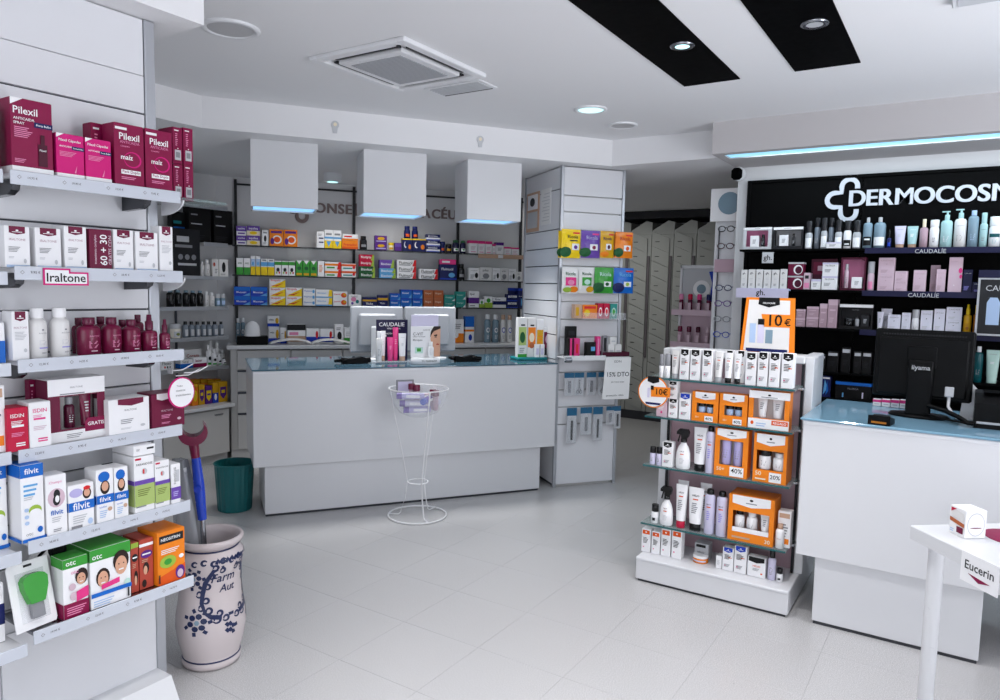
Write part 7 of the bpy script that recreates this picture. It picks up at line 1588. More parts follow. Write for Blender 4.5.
# ------------------------------------------------------------------ products: kind, design, x, y, z, turn, width, height, depth, label, category, group
ITEMS = {
'pink haircare boxes on the top gondola shelf': [
('carton', 'plum_spray', -2.3425, 1.0469, 1.8466, 1.5708, 0.111, 0.21, 0.085, 'large plum carton with bottle print, biggest box on the top haircare shelf', 'box'),
('carton', 'magenta_caps', -2.33, 1.1522, 1.8466, 1.5708, 0.08, 0.133, 0.06, 'magenta capsule carton beside the large plum box', 'box'),
('carton', 'magenta_caps', -2.33, 1.2361, 1.8466, 1.5708, 0.079, 0.133, 0.06, 'magenta capsule carton next to the tall plum shampoo box', 'box'),
('carton', 'plum_shampoo', -2.335, 1.3359, 1.8466, 1.5708, 0.098, 0.198, 0.07, 'tall plum shampoo carton, left of the pair near the post', 'box'),
('carton', 'plum_shampoo', -2.335, 1.4376, 1.8466, 1.5708, 0.095, 0.199, 0.07, 'tall plum shampoo carton, right of the pair near the post', 'box'),
('carton', 'plum_end', -2.405, 1.2784, 1.8466, 1.5708, 0.043, 0.199, 0.05, 'dark plum carton half hidden behind the magenta boxes', 'box'),
],
'plum boxes stacked past the post': [
('carton', 'plum_end', -2.475, 1.5913, 1.8401, 1.5708, 0.038, 0.128, 0.09, 'lower plum carton with barcode end, left column of the stack past the post', 'box'),
('carton', 'plum_end', -2.475, 1.5913, 1.9698, 1.5708, 0.038, 0.128, 0.09, 'upper plum carton with barcode end, left column of the stack past the post', 'box'),
('carton', 'plum_end', -2.475, 1.6335, 1.8401, 1.5708, 0.039, 0.131, 0.09, 'lower plum carton with barcode end, right column of the stack past the post', 'box'),
('carton', 'plum_end', -2.475, 1.6335, 1.972, 1.5708, 0.039, 0.131, 0.09, 'upper plum carton with barcode end, right column of the stack past the post', 'box'),
],
'white supplement boxes on the second gondola shelf': [
('carton', 'iral_box', -2.333, 0.9967, 1.5766, 1.5708, 0.066, 0.117, 0.07, 'white maroon-flagged carton at left end of the second haircare shelf', 'box'),
('carton', 'iral_box', -2.333, 1.0804, 1.5766, 1.5708, 0.071, 0.118, 0.07, 'white maroon-flagged carton second from left above the brand card', 'box'),
('carton', 'iral_box', -2.333, 1.1585, 1.5766, 1.5708, 0.065, 0.129, 0.07, 'white maroon-flagged carton just left of the maroon promo panel', 'box'),
('carton', 'iral_box', -2.333, 1.3078, 1.5766, 1.5708, 0.065, 0.13, 0.07, 'white maroon-flagged carton just right of the maroon promo panel', 'box'),
('carton', 'iral_box', -2.333, 1.387, 1.5766, 1.5708, 0.077, 0.129, 0.07, 'white maroon-flagged carton second right of the promo panel', 'box'),
('carton', 'promo', -2.333, 1.2347, 1.5766, 1.5708, 0.069, 0.126, 0.07, 'maroon promotional carton reading 60 + 30 on the second haircare shelf', 'box'),
('carton', 'iral_slim', -2.323, 1.4564, 1.5766, 1.5708, 0.048, 0.153, 0.05, 'narrow white carton at right end of the second haircare shelf', 'box'),
],
'bottles on the third gondola shelf': [
('carton', 'iral_slim', -2.33, 0.9976, 1.3076, 1.5708, 0.044, 0.142, 0.06, 'narrow white carton at left end of the third haircare shelf', 'box'),
('bottle', 'ialuton', -2.3256, 1.0538, 1.3076, 1.5708, 0.05, 0.15, 0.051, 'white shampoo bottle, left of two on the third shelf', 'bottle'),
('bottle', 'ialuton', -2.3277, 1.1185, 1.3076, 1.5708, 0.054, 0.151, 0.055, 'white shampoo bottle, right of two beside the plum bottles', 'bottle'),
('bottle', 'plum_bottle', -2.33, 1.2059, 1.3076, 1.5708, 0.073, 0.119, 0.06, 'plum shampoo bottle, first from left in the front row of the third shelf', 'bottle'),
('bottle', 'plum_bottle', -2.33, 1.2784, 1.3076, 1.5708, 0.062, 0.118, 0.06, 'plum shampoo bottle, second from left in the front row of the third shelf', 'bottle'),
('bottle', 'plum_bottle', -2.33, 1.3446, 1.3076, 1.5708, 0.06, 0.109, 0.06, 'plum shampoo bottle, third from left in the front row of the third shelf', 'bottle'),
('bottle', 'plum_mist', -2.3269, 1.4059, 1.3076, 1.5708, 0.052, 0.124, 0.054, 'plum mist bottle with slim cap near the third shelf end', 'bottle'),
('bottle', 'plum_mist', -2.3185, 1.4568, 1.3076, 1.5708, 0.036, 0.107, 0.037, 'plum mist bottle partly hidden at the third shelf end', 'bottle'),
('bottle', 'plum_bottle', -2.3969, 1.2102, 1.3076, 1.5708, 0.042, 0.115, 0.044, 'dark plum bottle in the rear row behind the first plum bottle', 'bottle'),
('bottle', 'plum_bottle', -2.398, 1.2808, 1.3076, 1.5708, 0.045, 0.117, 0.046, 'dark plum bottle in the rear row behind the second plum bottle', 'bottle'),
('bottle', 'plum_bottle', -2.3975, 1.3534, 1.3076, 1.5708, 0.043, 0.105, 0.045, 'dark plum bottle in the rear row behind the third plum bottle', 'bottle'),
('bottle', 'plum_bottle', -2.3947, 1.4062, 1.3076, 1.5708, 0.038, 0.121, 0.039, 'dark plum bottle in the rear row behind the mist bottle', 'bottle'),
],
'skincare boxes on the fourth gondola shelf': [
('carton', 'isdin_red', -2.34, 0.9836, 1.0396, 1.5708, 0.056, 0.129, 0.07, 'crimson carton with white lettering on the fourth shelf', 'box'),
('carton', 'isdin_white', -2.34, 1.044, 1.0396, 1.5708, 0.06, 0.139, 0.07, 'white carton with pink lettering beside the crimson one', 'box'),
('gift', 'gift_plum', -2.3705, 1.1668, 1.0396, 1.5708, 0.173, 0.197, 0.075, 'white gift box with plum window holding a bottle and tube', 'gift box'),
('carton', 'plum_end', -2.43, 1.0757, 1.0396, 1.5708, 0.019, 0.192, 0.03, 'thin dark plum carton edge behind the gift box', 'box'),
('carton', 'white_flag', -2.35, 1.3185, 1.0396, 1.5708, 0.138, 0.117, 0.09, 'wide white carton with maroon flag beside the gift box', 'box'),
('carton', 'plum_flag', -2.35, 1.4576, 1.0396, 1.5708, 0.122, 0.12, 0.09, 'wide maroon carton behind the round pink-rimmed card', 'box'),
],
'lice treatment boxes on the fifth gondola shelf': [
('carton', 'filvit_tall', -2.308, 0.999, 0.7736, 1.5708, 0.062, 0.229, 0.08, 'tall white carton with blue bands at left of the fifth shelf', 'box'),
('carton', 'filvit_mauve', -2.298, 1.0653, 0.7736, 1.5708, 0.059, 0.184, 0.06, 'white carton with a pale mauve oval print beside the tall blue-banded one', 'box'),
('carton', 'filvit_small', -2.293, 1.1377, 0.7736, 1.5708, 0.077, 0.14, 0.05, 'small white carton with red-capped girl and blue band', 'box'),
('carton', 'filvit_duo', -2.303, 1.2113, 0.7736, 1.5708, 0.054, 0.172, 0.07, 'white carton with blue speech bubble, left of the matching pair', 'box'),
('carton', 'filvit_duo', -2.303, 1.2641, 0.7736, 1.5708, 0.045, 0.168, 0.07, 'white carton with blue speech bubble, right of the matching pair', 'box'),
('carton', 'parasidose', -2.333, 1.3429, 0.7736, 1.5708, 0.069, 0.19, 0.13, 'tall white green and violet carton near the fifth shelf end', 'box'),
('carton', 'barcode_top', -2.333, 1.3456, 0.9672, 1.5708, 0.075, 0.032, 0.13, 'white carton with black code lying on the tall green one', 'box'),
('carton', 'parasidose', -2.318, 1.4064, 0.7736, 1.5708, 0.052, 0.162, 0.1, 'shorter white green and violet carton right of the tall one', 'box'),
('carton', 'parasidose_s', -2.298, 1.4566, 0.7736, 1.5708, 0.035, 0.141, 0.06, 'slim white and violet carton at the fifth shelf end', 'box'),
],
'lice treatment boxes on the lowest gondola shelf': [
('carton', 'otc_pink', -2.297, 1.1102, 0.5016, 1.5708, 0.074, 0.188, 0.07, 'green topped carton with a beret girl and plum foot', 'box'),
('carton', 'otc_green', -2.332, 1.2199, 0.5016, 1.5708, 0.13, 0.193, 0.14, 'wide green topped carton with two smiling children', 'box'),
('carton', 'neo_rust', -2.317, 1.3114, 0.5016, 1.5708, 0.026, 0.17, 0.07, 'rust red carton with lime top, half hidden by the wide green box', 'box'),
('carton', 'neo_violet', -2.332, 1.3521, 0.5016, 1.5708, 0.049, 0.172, 0.1, 'rust red carton with violet logo next to the orange box', 'box'),
('carton', 'neo_orange', -2.322, 1.4312, 0.5016, 1.5708, 0.102, 0.185, 0.12, 'bright orange carton with black logo at the lowest shelf end', 'box'),
],
'boxes in the neighbouring bay cut by the left edge': [
('carton', 'blue_band', -2.35, 0.9398, 1.3016, 1.5708, 0.049, 0.116, 0.06, 'sky blue box cut by the left edge on the third shelf', 'box'),
('carton', 'helio_tan', -2.35, 0.9295, 1.0416, 1.5708, 0.057, 0.196, 0.06, 'beige cosmetic carton cut by the left edge on the fourth shelf', 'box'),
('carton', 'filvit_tall', -2.36, 0.9312, 0.7536, 1.5708, 0.053, 0.248, 0.06, 'blue topped tall carton cut by the left edge on the fifth shelf', 'box'),
('carton', 'plum_end', -2.35, 0.9526, 1.8466, 1.5708, 0.036, 0.183, 0.06, 'plum carton cut by the left edge on the top shelf', 'box'),
('carton', 'white_navy', -2.35, 0.9083, 0.4766, 1.5708, 0.055, 0.179, 0.06, 'pale blue box cut by the left edge on the lowest shelf', 'box'),
],
'medicines on the top back shelf': [
('carton', 'purple_white', -5.3652, 4.1093, 1.8676, 0.9076, 0.081, 0.08, 0.075, 'lower violet and white remedy box at left end of the top back shelf', 'box'),
('carton', 'purple_white', -5.3652, 4.1093, 1.9491, 0.9076, 0.081, 0.08, 0.075, 'upper violet and white remedy box at left end of the top back shelf', 'box'),
('carton', 'purple_yellow', -5.3042, 4.1874, 1.8676, 0.9076, 0.106, 0.083, 0.075, 'lower violet and yellow remedy box in the second stack of the top back shelf', 'box'),
('carton', 'purple_yellow', -5.3042, 4.1874, 1.9515, 0.9076, 0.106, 0.083, 0.075, 'upper violet and yellow remedy box in the second stack of the top back shelf', 'box'),
('carton', 'white_black', -5.2443, 4.264, 1.8676, 0.9076, 0.052, 0.138, 0.075, 'narrow white box with a dark print between violet and orange boxes', 'box'),
('carton', 'orange_disc', -5.186, 4.3387, 1.8676, 0.9076, 0.116, 0.145, 0.075, 'orange disc-print box, left of the pair under the first hanging lamp', 'box'),
('carton', 'orange_disc', -5.1113, 4.4342, 1.8676, 0.9076, 0.117, 0.147, 0.075, 'orange disc-print box, right of the pair under the first hanging lamp', 'box'),
('carton', 'white_slim', -4.9529, 4.6371, 1.8676, 0.9076, 0.067, 0.145, 0.075, 'narrow white box left of the yellow footed pair on the top back shelf', 'box'),
('carton', 'white_yellow', -4.9073, 4.6954, 1.8676, 0.9076, 0.073, 0.163, 0.075, 'white box with yellow foot, left of its pair on the top back shelf', 'box'),
('carton', 'white_yellow', -4.8608, 4.7549, 1.8676, 0.9076, 0.072, 0.162, 0.075, 'white box with yellow foot, right of its pair on the top back shelf', 'box'),
('carton', 'orange_red', -4.7905, 4.8449, 1.8676, 0.9076, 0.143, 0.076, 0.075, 'orange box with red lettering lying on the top back shelf', 'box'),
('carton', 'white_red', -4.7893, 4.8464, 1.945, 0.9076, 0.138, 0.054, 0.075, 'white box with orange foot lying on the orange one', 'box'),
('bottle', 'bottle_black', -4.7113, 4.9417, 1.8676, 0.9076, 0.068, 0.122, 0.069, 'black bottle right of the lying orange box on the top back shelf', 'bottle'),
('carton', 'purple_small', -4.616, 5.0682, 1.8676, 0.9076, 0.11, 0.065, 0.075, 'lower small purple box with gold disc in the two-high stack', 'box'),
('carton', 'purple_small', -4.616, 5.0682, 1.9341, 0.9076, 0.11, 0.065, 0.075, 'upper small purple box with gold disc in the two-high stack', 'box'),
('jar', 'jar_yellow', -4.5477, 5.1389, 1.8676, 0.9076, 0.053, 0.073, 0.054, 'small cream jar with yellow lid on the top back shelf', 'jar'),
('carton', 'purple_low', -4.5176, 5.1941, 1.8676, 0.9076, 0.061, 0.071, 0.075, 'low purple box beside the yellow lidded jar', 'box'),
('carton', 'navy_moon', -4.464, 5.2628, 1.8676, 0.9076, 0.088, 0.116, 0.075, 'navy box with moon print under the left navy bottle', 'box'),
('carton', 'navy_moon', -4.3939, 5.3525, 1.8676, 0.9076, 0.129, 0.117, 0.075, 'wide navy box with moon print under the right navy bottle', 'box'),
('bottle', 'jar_navy', -4.4576, 5.261, 1.9854, 0.9076, 0.061, 0.115, 0.063, 'navy bottle standing on the moon box, left of two', 'bottle'),
('bottle', 'jar_navy', -4.412, 5.3197, 1.9848, 0.9076, 0.062, 0.115, 0.063, 'navy bottle standing on the moon box, right of two', 'bottle'),
('carton', 'navy_wave', -4.3103, 5.4595, 1.8676, 0.9076, 0.13, 0.054, 0.075, 'bottom navy and white sleep-aid box in the stack of three on the top back shelf', 'box'),
('carton', 'navy_wave', -4.3103, 5.4595, 1.9228, 0.9076, 0.13, 0.054, 0.075, 'middle navy and white sleep-aid box in the stack of three on the top back shelf', 'box'),
('carton', 'navy_wave', -4.3103, 5.4595, 1.978, 0.9076, 0.13, 0.054, 0.075, 'top navy and white sleep-aid box in the stack of three on the top back shelf', 'box'),
('jar', 'jar_navy', -4.2423, 5.5272, 1.8676, 0.9076, 0.05, 0.102, 0.051, 'small navy jar right of the three navy and white boxes', 'jar'),
('jar', 'jar_darkyellow', -4.208, 5.5792, 1.8676, 0.9076, 0.06, 0.082, 0.061, 'dark jar with gold label on the top back shelf', 'jar'),
('bottle', 'bottle_blackgreen', -4.1674, 5.6381, 1.8676, 0.9076, 0.068, 0.123, 0.07, 'dark bottle with green cap on the top back shelf', 'bottle'),
('bottle', 'bottle_blackgreen', -4.12, 5.691, 1.8676, 0.9076, 0.059, 0.12, 0.06, 'dark bottle with green cap, nearest the pink boxes', 'bottle'),
('carton', 'pinkwhite', -4.0657, 5.7725, 1.8676, 0.9076, 0.085, 0.125, 0.075, 'tall white box with pink top, first left above the brown edge strip', 'box'),
('carton', 'pinkwhite', -4.0152, 5.8373, 1.8676, 0.9076, 0.068, 0.123, 0.075, 'white box with pink top, second from left above the brown edge strip', 'box'),
('carton', 'pinkwhite', -3.9698, 5.8953, 1.8676, 0.9076, 0.068, 0.122, 0.075, 'white box with pink top, third from left above the brown edge strip', 'box'),
('carton', 'pinkwhite', -3.9357, 5.939, 1.8676, 0.9076, 0.031, 0.1, 0.075, 'slim white box with pink top between the pink and violet ones', 'box'),
('carton', 'violetwhite', -3.8987, 5.9863, 1.8676, 0.9076, 0.077, 0.117, 0.075, 'white box with violet top above the brown edge strip', 'box'),
('carton', 'pinkwhite', -3.8488, 6.0503, 1.8676, 0.9076, 0.07, 0.076, 0.075, 'low white box with pink top, left of the last pair by the column', 'box'),
('carton', 'pinkwhite', -3.7997, 6.1131, 1.8676, 0.9076, 0.078, 0.073, 0.075, 'low white box with pink top at the right end by the column', 'box'),
],
'medicines on the middle back shelf': [
('carton', 'white_green', -5.3745, 4.0974, 1.6096, 0.9076, 0.055, 0.144, 0.075, 'white box with green foot at left end of the middle back shelf', 'box'),
('carton', 'white_green', -5.3382, 4.1438, 1.6096, 0.9076, 0.053, 0.143, 0.075, 'white box with green foot, second on the middle back shelf', 'box'),
('carton', 'blue_slim', -5.3076, 4.183, 1.6096, 0.9076, 0.037, 0.165, 0.075, 'slim pale blue and yellow box, left of two', 'box'),
('carton', 'blue_slim', -5.282, 4.2158, 1.6096, 0.9076, 0.037, 0.165, 0.075, 'slim pale blue and yellow box, right of two', 'box'),
('carton', 'blue_yellow', -5.25, 4.2567, 1.6096, 0.9076, 0.054, 0.144, 0.075, 'white blue and yellow box, left of two on the middle back shelf', 'box'),
('carton', 'blue_yellow', -5.2145, 4.3022, 1.6096, 0.9076, 0.053, 0.144, 0.075, 'white blue and yellow box, right of two on the middle back shelf', 'box'),
('carton', 'green_red', -5.1785, 4.3482, 1.6096, 0.9076, 0.054, 0.128, 0.075, 'white box with green top and red dots, left of three', 'box'),
('carton', 'green_box', -5.0669, 4.4911, 1.6096, 0.9076, 0.057, 0.138, 0.075, 'green herbal box with white point, left of three', 'box'),
('carton', 'green_red', -5.1423, 4.3945, 1.6096, 0.9076, 0.054, 0.129, 0.075, 'white box with green top and red dots, middle of three', 'box'),
('carton', 'green_box', -5.0284, 4.5403, 1.6096, 0.9076, 0.058, 0.138, 0.075, 'green herbal box with white point, middle of three', 'box'),
('carton', 'green_red', -5.1059, 4.4411, 1.6096, 0.9076, 0.054, 0.129, 0.075, 'white box with green top and red dots, right of three', 'box'),
('carton', 'green_box', -4.9897, 4.5899, 1.6096, 0.9076, 0.058, 0.138, 0.075, 'green herbal box with white point, right of three', 'box'),
('carton', 'white_orange_slim', -4.9497, 4.6412, 1.6096, 0.9076, 0.055, 0.136, 0.075, 'narrow white box with orange print right of the green trio', 'box'),
('carton', 'orange_green', -4.884, 4.7252, 1.6096, 0.9076, 0.141, 0.066, 0.075, 'lower long white and orange box in the two-high stack', 'box'),
('carton', 'orange_green', -4.884, 4.7252, 1.6769, 0.9076, 0.141, 0.066, 0.075, 'upper long white and orange box in the two-high stack', 'box'),
('carton', 'red_green', -4.7967, 4.8369, 1.6096, 0.9076, 0.129, 0.061, 0.075, 'lower long white box with red end, stacked two high left of the upright', 'box'),
('carton', 'red_green', -4.7967, 4.8369, 1.6719, 0.9076, 0.129, 0.061, 0.075, 'upper long white box with red end, stacked two high left of the upright', 'box'),
('carton', 'darkgreen_stack', -4.6931, 4.9695, 1.6096, 0.9076, 0.141, 0.05, 0.075, 'lower dark green cough remedy box under the crimson ones', 'box'),
('carton', 'darkgreen_stack', -4.6931, 4.9695, 1.6612, 0.9076, 0.141, 0.05, 0.075, 'upper dark green cough remedy box under the crimson ones', 'box'),
('carton', 'pink_stack', -4.6963, 4.9654, 1.7145, 0.9076, 0.132, 0.053, 0.075, 'lower crimson cough remedy box on top of the dark green ones', 'box'),
('carton', 'pink_stack', -4.6963, 4.9654, 1.7689, 0.9076, 0.132, 0.053, 0.075, 'upper crimson cough remedy box on top of the dark green ones', 'box'),
('carton', 'skyblue_stack', -4.5772, 5.1179, 1.6096, 0.9076, 0.149, 0.044, 0.075, 'lower sky blue cough remedy box under the violet one', 'box'),
('carton', 'skyblue_stack', -4.5772, 5.1179, 1.6552, 0.9076, 0.149, 0.044, 0.075, 'upper sky blue cough remedy box under the violet one', 'box'),
('carton', 'purple_stack', -4.5822, 5.1114, 1.7023, 0.9076, 0.134, 0.076, 0.075, 'violet cough remedy box on top of the sky blue ones', 'box'),
('carton', 'white_redend', -4.4669, 5.2591, 1.6096, 0.9076, 0.18, 0.057, 0.075, 'bottom long white box with red end in the stack of three', 'box'),
('carton', 'white_redend', -4.4669, 5.2591, 1.6678, 0.9076, 0.18, 0.057, 0.075, 'middle long white box with red end in the stack of three', 'box'),
('carton', 'white_redend', -4.4669, 5.2591, 1.726, 0.9076, 0.18, 0.057, 0.075, 'top long white box with red end in the stack of three', 'box'),
('carton', 'white_redend', -4.3362, 5.4263, 1.6096, 0.9076, 0.175, 0.047, 0.075, 'lower long white box with red end in the lower stack of two', 'box'),
('carton', 'white_redend', -4.3362, 5.4263, 1.6579, 0.9076, 0.175, 0.047, 0.075, 'upper long white box with red end in the lower stack of two', 'box'),
('carton', 'navy_pink', -4.2169, 5.5791, 1.6096, 0.9076, 0.163, 0.144, 0.075, 'large navy box with sky disc under the pink one', 'box'),
('carton', 'pink_flat', -4.2186, 5.5769, 1.7554, 0.9076, 0.152, 0.046, 0.075, 'flat pink box lying on the large navy box', 'box'),
('bottle', 'bottle_black', -4.1317, 5.6843, 1.6096, 0.9076, 0.069, 0.154, 0.07, 'black bottle between the navy box and the white printed boxes', 'bottle'),
('carton', 'white_print', -4.0565, 5.7844, 1.6096, 0.9076, 0.106, 0.119, 0.075, 'white box with grey print, sixth from the column on the middle back shelf', 'box'),
('carton', 'white_print2', -3.9835, 5.8778, 1.6096, 0.9076, 0.12, 0.128, 0.075, 'white box with grey print, fifth from the column on the middle back shelf', 'box'),
('carton', 'white_print', -3.9182, 5.9614, 1.6096, 0.9076, 0.077, 0.124, 0.075, 'white box with grey print, fourth from the column on the middle back shelf', 'box'),
('carton', 'white_print2', -3.8669, 6.027, 1.6096, 0.9076, 0.078, 0.124, 0.075, 'white box with grey print, third from the column on the middle back shelf', 'box'),
('carton', 'white_print', -3.8159, 6.0923, 1.6096, 0.9076, 0.076, 0.12, 0.075, 'white box with grey print, second from the column on the middle back shelf', 'box'),
('carton', 'white_print2', -3.7717, 6.1489, 1.6096, 0.9076, 0.056, 0.093, 0.075, 'white box with grey print, first from the column on the middle back shelf', 'box'),
],
'medicines on the lower back shelf': [
('carton', 'blue_box', -5.3645, 4.1102, 1.3456, 0.9076, 0.134, 0.079, 0.075, 'lower bright blue box in the two-by-two stack at left of the lower back shelf', 'box'),
('carton', 'blue_box', -5.3645, 4.1102, 1.4257, 0.9076, 0.134, 0.079, 0.075, 'upper bright blue box in the two-by-two stack at left of the lower back shelf', 'box'),
('carton', 'blue_box', -5.2779, 4.221, 1.3456, 0.9076, 0.138, 0.079, 0.075, 'lower bright blue box in the right column of the two-by-two stack', 'box'),
('carton', 'blue_box', -5.2779, 4.221, 1.4262, 0.9076, 0.138, 0.079, 0.075, 'upper bright blue box in the right column of the two-by-two stack', 'box'),
('carton', 'yellow_red', -5.1819, 4.3439, 1.3456, 0.9076, 0.136, 0.077, 0.075, 'bottom white yellow and red lozenge box in the three-high stack', 'box'),
('carton', 'yellow_red', -5.1819, 4.3439, 1.424, 0.9076, 0.136, 0.077, 0.075, 'middle white yellow and red lozenge box in the three-high stack', 'box'),
('carton', 'yellow_red', -5.1819, 4.3439, 1.5024, 0.9076, 0.136, 0.077, 0.075, 'top white yellow and red lozenge box in the three-high stack', 'box'),
('carton', 'yellow_red', -5.095, 4.4552, 1.3456, 0.9076, 0.137, 0.079, 0.075, 'lower white yellow and red lozenge box in the two-high stack', 'box'),
('carton', 'yellow_red', -5.095, 4.4552, 1.4257, 0.9076, 0.137, 0.079, 0.075, 'upper white yellow and red lozenge box in the two-high stack', 'box'),
('carton', 'white_blue3', -5.0136, 4.5593, 1.3456, 0.9076, 0.107, 0.05, 0.075, 'bottom white box with blue lettering in the three-high stack', 'box'),
('carton', 'white_blue3', -5.0136, 4.5593, 1.3969, 0.9076, 0.107, 0.05, 0.075, 'middle white box with blue lettering in the three-high stack', 'box'),
('carton', 'white_blue3', -5.0136, 4.5593, 1.4481, 0.9076, 0.107, 0.05, 0.075, 'top white box with blue lettering in the three-high stack', 'box'),
('carton', 'white_yellow2', -4.9332, 4.6622, 1.3456, 0.9076, 0.144, 0.072, 0.075, 'lower white box with yellow end in the two-high stack', 'box'),
('carton', 'white_yellow2', -4.9332, 4.6622, 1.4183, 0.9076, 0.144, 0.072, 0.075, 'upper white box with yellow end in the two-high stack', 'box'),
('carton', 'white_fruit', -4.8441, 4.7763, 1.3456, 0.9076, 0.128, 0.065, 0.075, 'lower white box with orange fruit print in the two-high stack', 'box'),
('carton', 'white_fruit', -4.8441, 4.7763, 1.4115, 0.9076, 0.128, 0.065, 0.075, 'upper white box with orange fruit print in the two-high stack', 'box'),
('carton', 'white_splash', -4.7627, 4.8805, 1.3456, 0.9076, 0.112, 0.105, 0.075, 'white box with coloured splashes on the lower back shelf', 'box'),
('carton', 'navy_low', -4.6767, 4.9906, 1.3456, 0.9076, 0.128, 0.083, 0.075, 'low navy and gold box, left of two on the lower back shelf', 'box'),
('carton', 'navy_low', -4.6028, 5.0851, 1.3456, 0.9076, 0.094, 0.105, 0.075, 'low navy and gold box, right of two on the lower back shelf', 'box'),
('carton', 'blue_mid', -4.5316, 5.1763, 1.3456, 0.9076, 0.097, 0.061, 0.075, 'lower blue box in the lower two-high stack left of the tall blue ones', 'box'),
('carton', 'blue_mid', -4.5316, 5.1763, 1.4077, 0.9076, 0.097, 0.061, 0.075, 'upper blue box in the lower two-high stack left of the tall blue ones', 'box'),
('carton', 'blue_mid', -4.4671, 5.2587, 1.3456, 0.9076, 0.102, 0.08, 0.075, 'lower tall blue box in the left of two taller stacks', 'box'),
('carton', 'blue_mid', -4.4671, 5.2587, 1.4264, 0.9076, 0.102, 0.08, 0.075, 'upper tall blue box in the left of two taller stacks', 'box'),
('carton', 'blue_mid', -4.4009, 5.3435, 1.3456, 0.9076, 0.095, 0.079, 0.075, 'lower tall blue box in the stack beside the brown boxes', 'box'),
('carton', 'blue_mid', -4.4009, 5.3435, 1.4256, 0.9076, 0.095, 0.079, 0.075, 'upper tall blue box in the stack beside the brown boxes', 'box'),
('carton', 'orange_brown', -4.3345, 5.4285, 1.3456, 0.9076, 0.094, 0.079, 0.075, 'lower brown-orange box in the left column of its stack', 'box'),
('carton', 'orange_brown', -4.3345, 5.4285, 1.4256, 0.9076, 0.094, 0.079, 0.075, 'upper brown-orange box in the left column of its stack', 'box'),
('carton', 'orange_brown', -4.2736, 5.5065, 1.3456, 0.9076, 0.093, 0.079, 0.075, 'lower brown-orange box in the right column of its stack', 'box'),
('carton', 'orange_brown', -4.2736, 5.5065, 1.4256, 0.9076, 0.093, 0.079, 0.075, 'upper brown-orange box in the right column of its stack', 'box'),
('carton', 'teal_box', -4.2065, 5.5924, 1.3456, 0.9076, 0.106, 0.059, 0.075, 'lower teal box in the lower stack beside the brown ones', 'box'),
('carton', 'teal_box', -4.2065, 5.5924, 1.4055, 0.9076, 0.106, 0.059, 0.075, 'upper teal box in the lower stack beside the brown ones', 'box'),
('carton', 'teal_box', -4.1381, 5.6799, 1.3456, 0.9076, 0.097, 0.075, 0.075, 'lower teal box in the taller stack by the upright', 'box'),
('carton', 'teal_box', -4.1381, 5.6799, 1.4219, 0.9076, 0.097, 0.075, 0.075, 'upper teal box in the taller stack by the upright', 'box'),
('carton', 'white_purple', -4.0559, 5.7852, 1.3456, 0.9076, 0.102, 0.159, 0.075, 'white box with purple band on the lower back shelf', 'box'),
('carton', 'lime_white', -4.0068, 5.8479, 1.3456, 0.9076, 0.046, 0.079, 0.075, 'tiny lime and white box beside the purple banded one', 'box'),
('carton', 'lime_white', -3.9643, 5.9023, 1.3456, 0.9076, 0.081, 0.109, 0.075, 'small lime and white box, taller of two', 'box'),
('carton', 'white_navy', -3.8933, 5.9932, 1.3456, 0.9076, 0.134, 0.101, 0.075, 'low white box with navy band near the column', 'box'),
('carton', 'navy_white2', -3.8112, 6.0983, 1.3456, 0.9076, 0.113, 0.067, 0.075, 'lower navy box with white panel in the two-high stack near the column', 'box'),
('carton', 'navy_white2', -3.8112, 6.0983, 1.4138, 0.9076, 0.113, 0.067, 0.075, 'upper navy box with white panel in the two-high stack near the column', 'box'),
('carton', 'navy_box', -3.7584, 6.1659, 1.3456, 0.9076, 0.047, 0.195, 0.075, 'tall navy box at right end of the lower back shelf', 'box'),
('carton', 'navy_box', -3.8395, 6.1717, 1.3456, 0.9076, 0.089, 0.196, 0.05, 'navy box in the rear row at the right end of the lower back shelf', 'box'),
],
'small boxes on the back worktop': [
('bottle', 'mouthwash', -5.4635, 4.138, 1.0014, 0.9076, 0.034, 0.22, 0.035, 'grey blue bottle left of the white dome gadget, outer one', 'bottle'),
('bottle', 'mouthwash', -5.439, 4.1723, 1.0014, 0.9076, 0.037, 0.224, 0.039, 'grey blue bottle left of the white dome gadget, inner one', 'bottle'),
('carton', 'sunny_box', -5.2495, 4.3588, 1.0014, 0.9076, 0.094, 0.149, 0.07, 'white blue and gold box under another, right of the dome gadget', 'box'),
('carton', 'sunny_box', -5.2522, 4.3555, 1.1518, 0.9076, 0.101, 0.095, 0.07, 'white blue and gold box topmost right of the dome gadget', 'box'),
('carton', 'sunny_box', -5.1769, 4.4031, 1.0014, 0.9076, 0.054, 0.14, 0.07, 'white blue and gold box standing beside the stacked ones', 'box'),
('carton', 'pink_multi', -5.0838, 4.4735, 1.0014, 0.9076, 0.156, 0.172, 0.07, 'tan and black topped box behind the newspaper', 'box'),
('carton', 'blue_low', -4.9951, 4.5871, 1.0014, 0.9076, 0.115, 0.136, 0.07, 'low white and royal blue box behind the newspaper, left one', 'box'),
('carton', 'blue_low', -4.9195, 4.6838, 1.0014, 0.9076, 0.117, 0.133, 0.07, 'low white and royal blue box behind the newspaper, right one', 'box'),
('carton', 'white_blk', -4.8515, 4.7709, 1.0014, 0.9076, 0.08, 0.175, 0.07, 'white box with black blob print at the newspaper end', 'box'),
('carton', 'green_white', -4.7989, 4.8381, 1.0014, 0.9076, 0.073, 0.144, 0.07, 'white box with green foot left of the white monitors', 'box'),
('carton', 'orange_white', -4.1505, 5.6681, 1.0014, 0.9076, 0.105, 0.228, 0.07, 'white box with orange foot right of the white monitors', 'box'),
('carton', 'blue_tall', -4.0818, 5.756, 1.0014, 0.9076, 0.09, 0.258, 0.07, 'tall blue white and orange box right of the white monitors', 'box'),
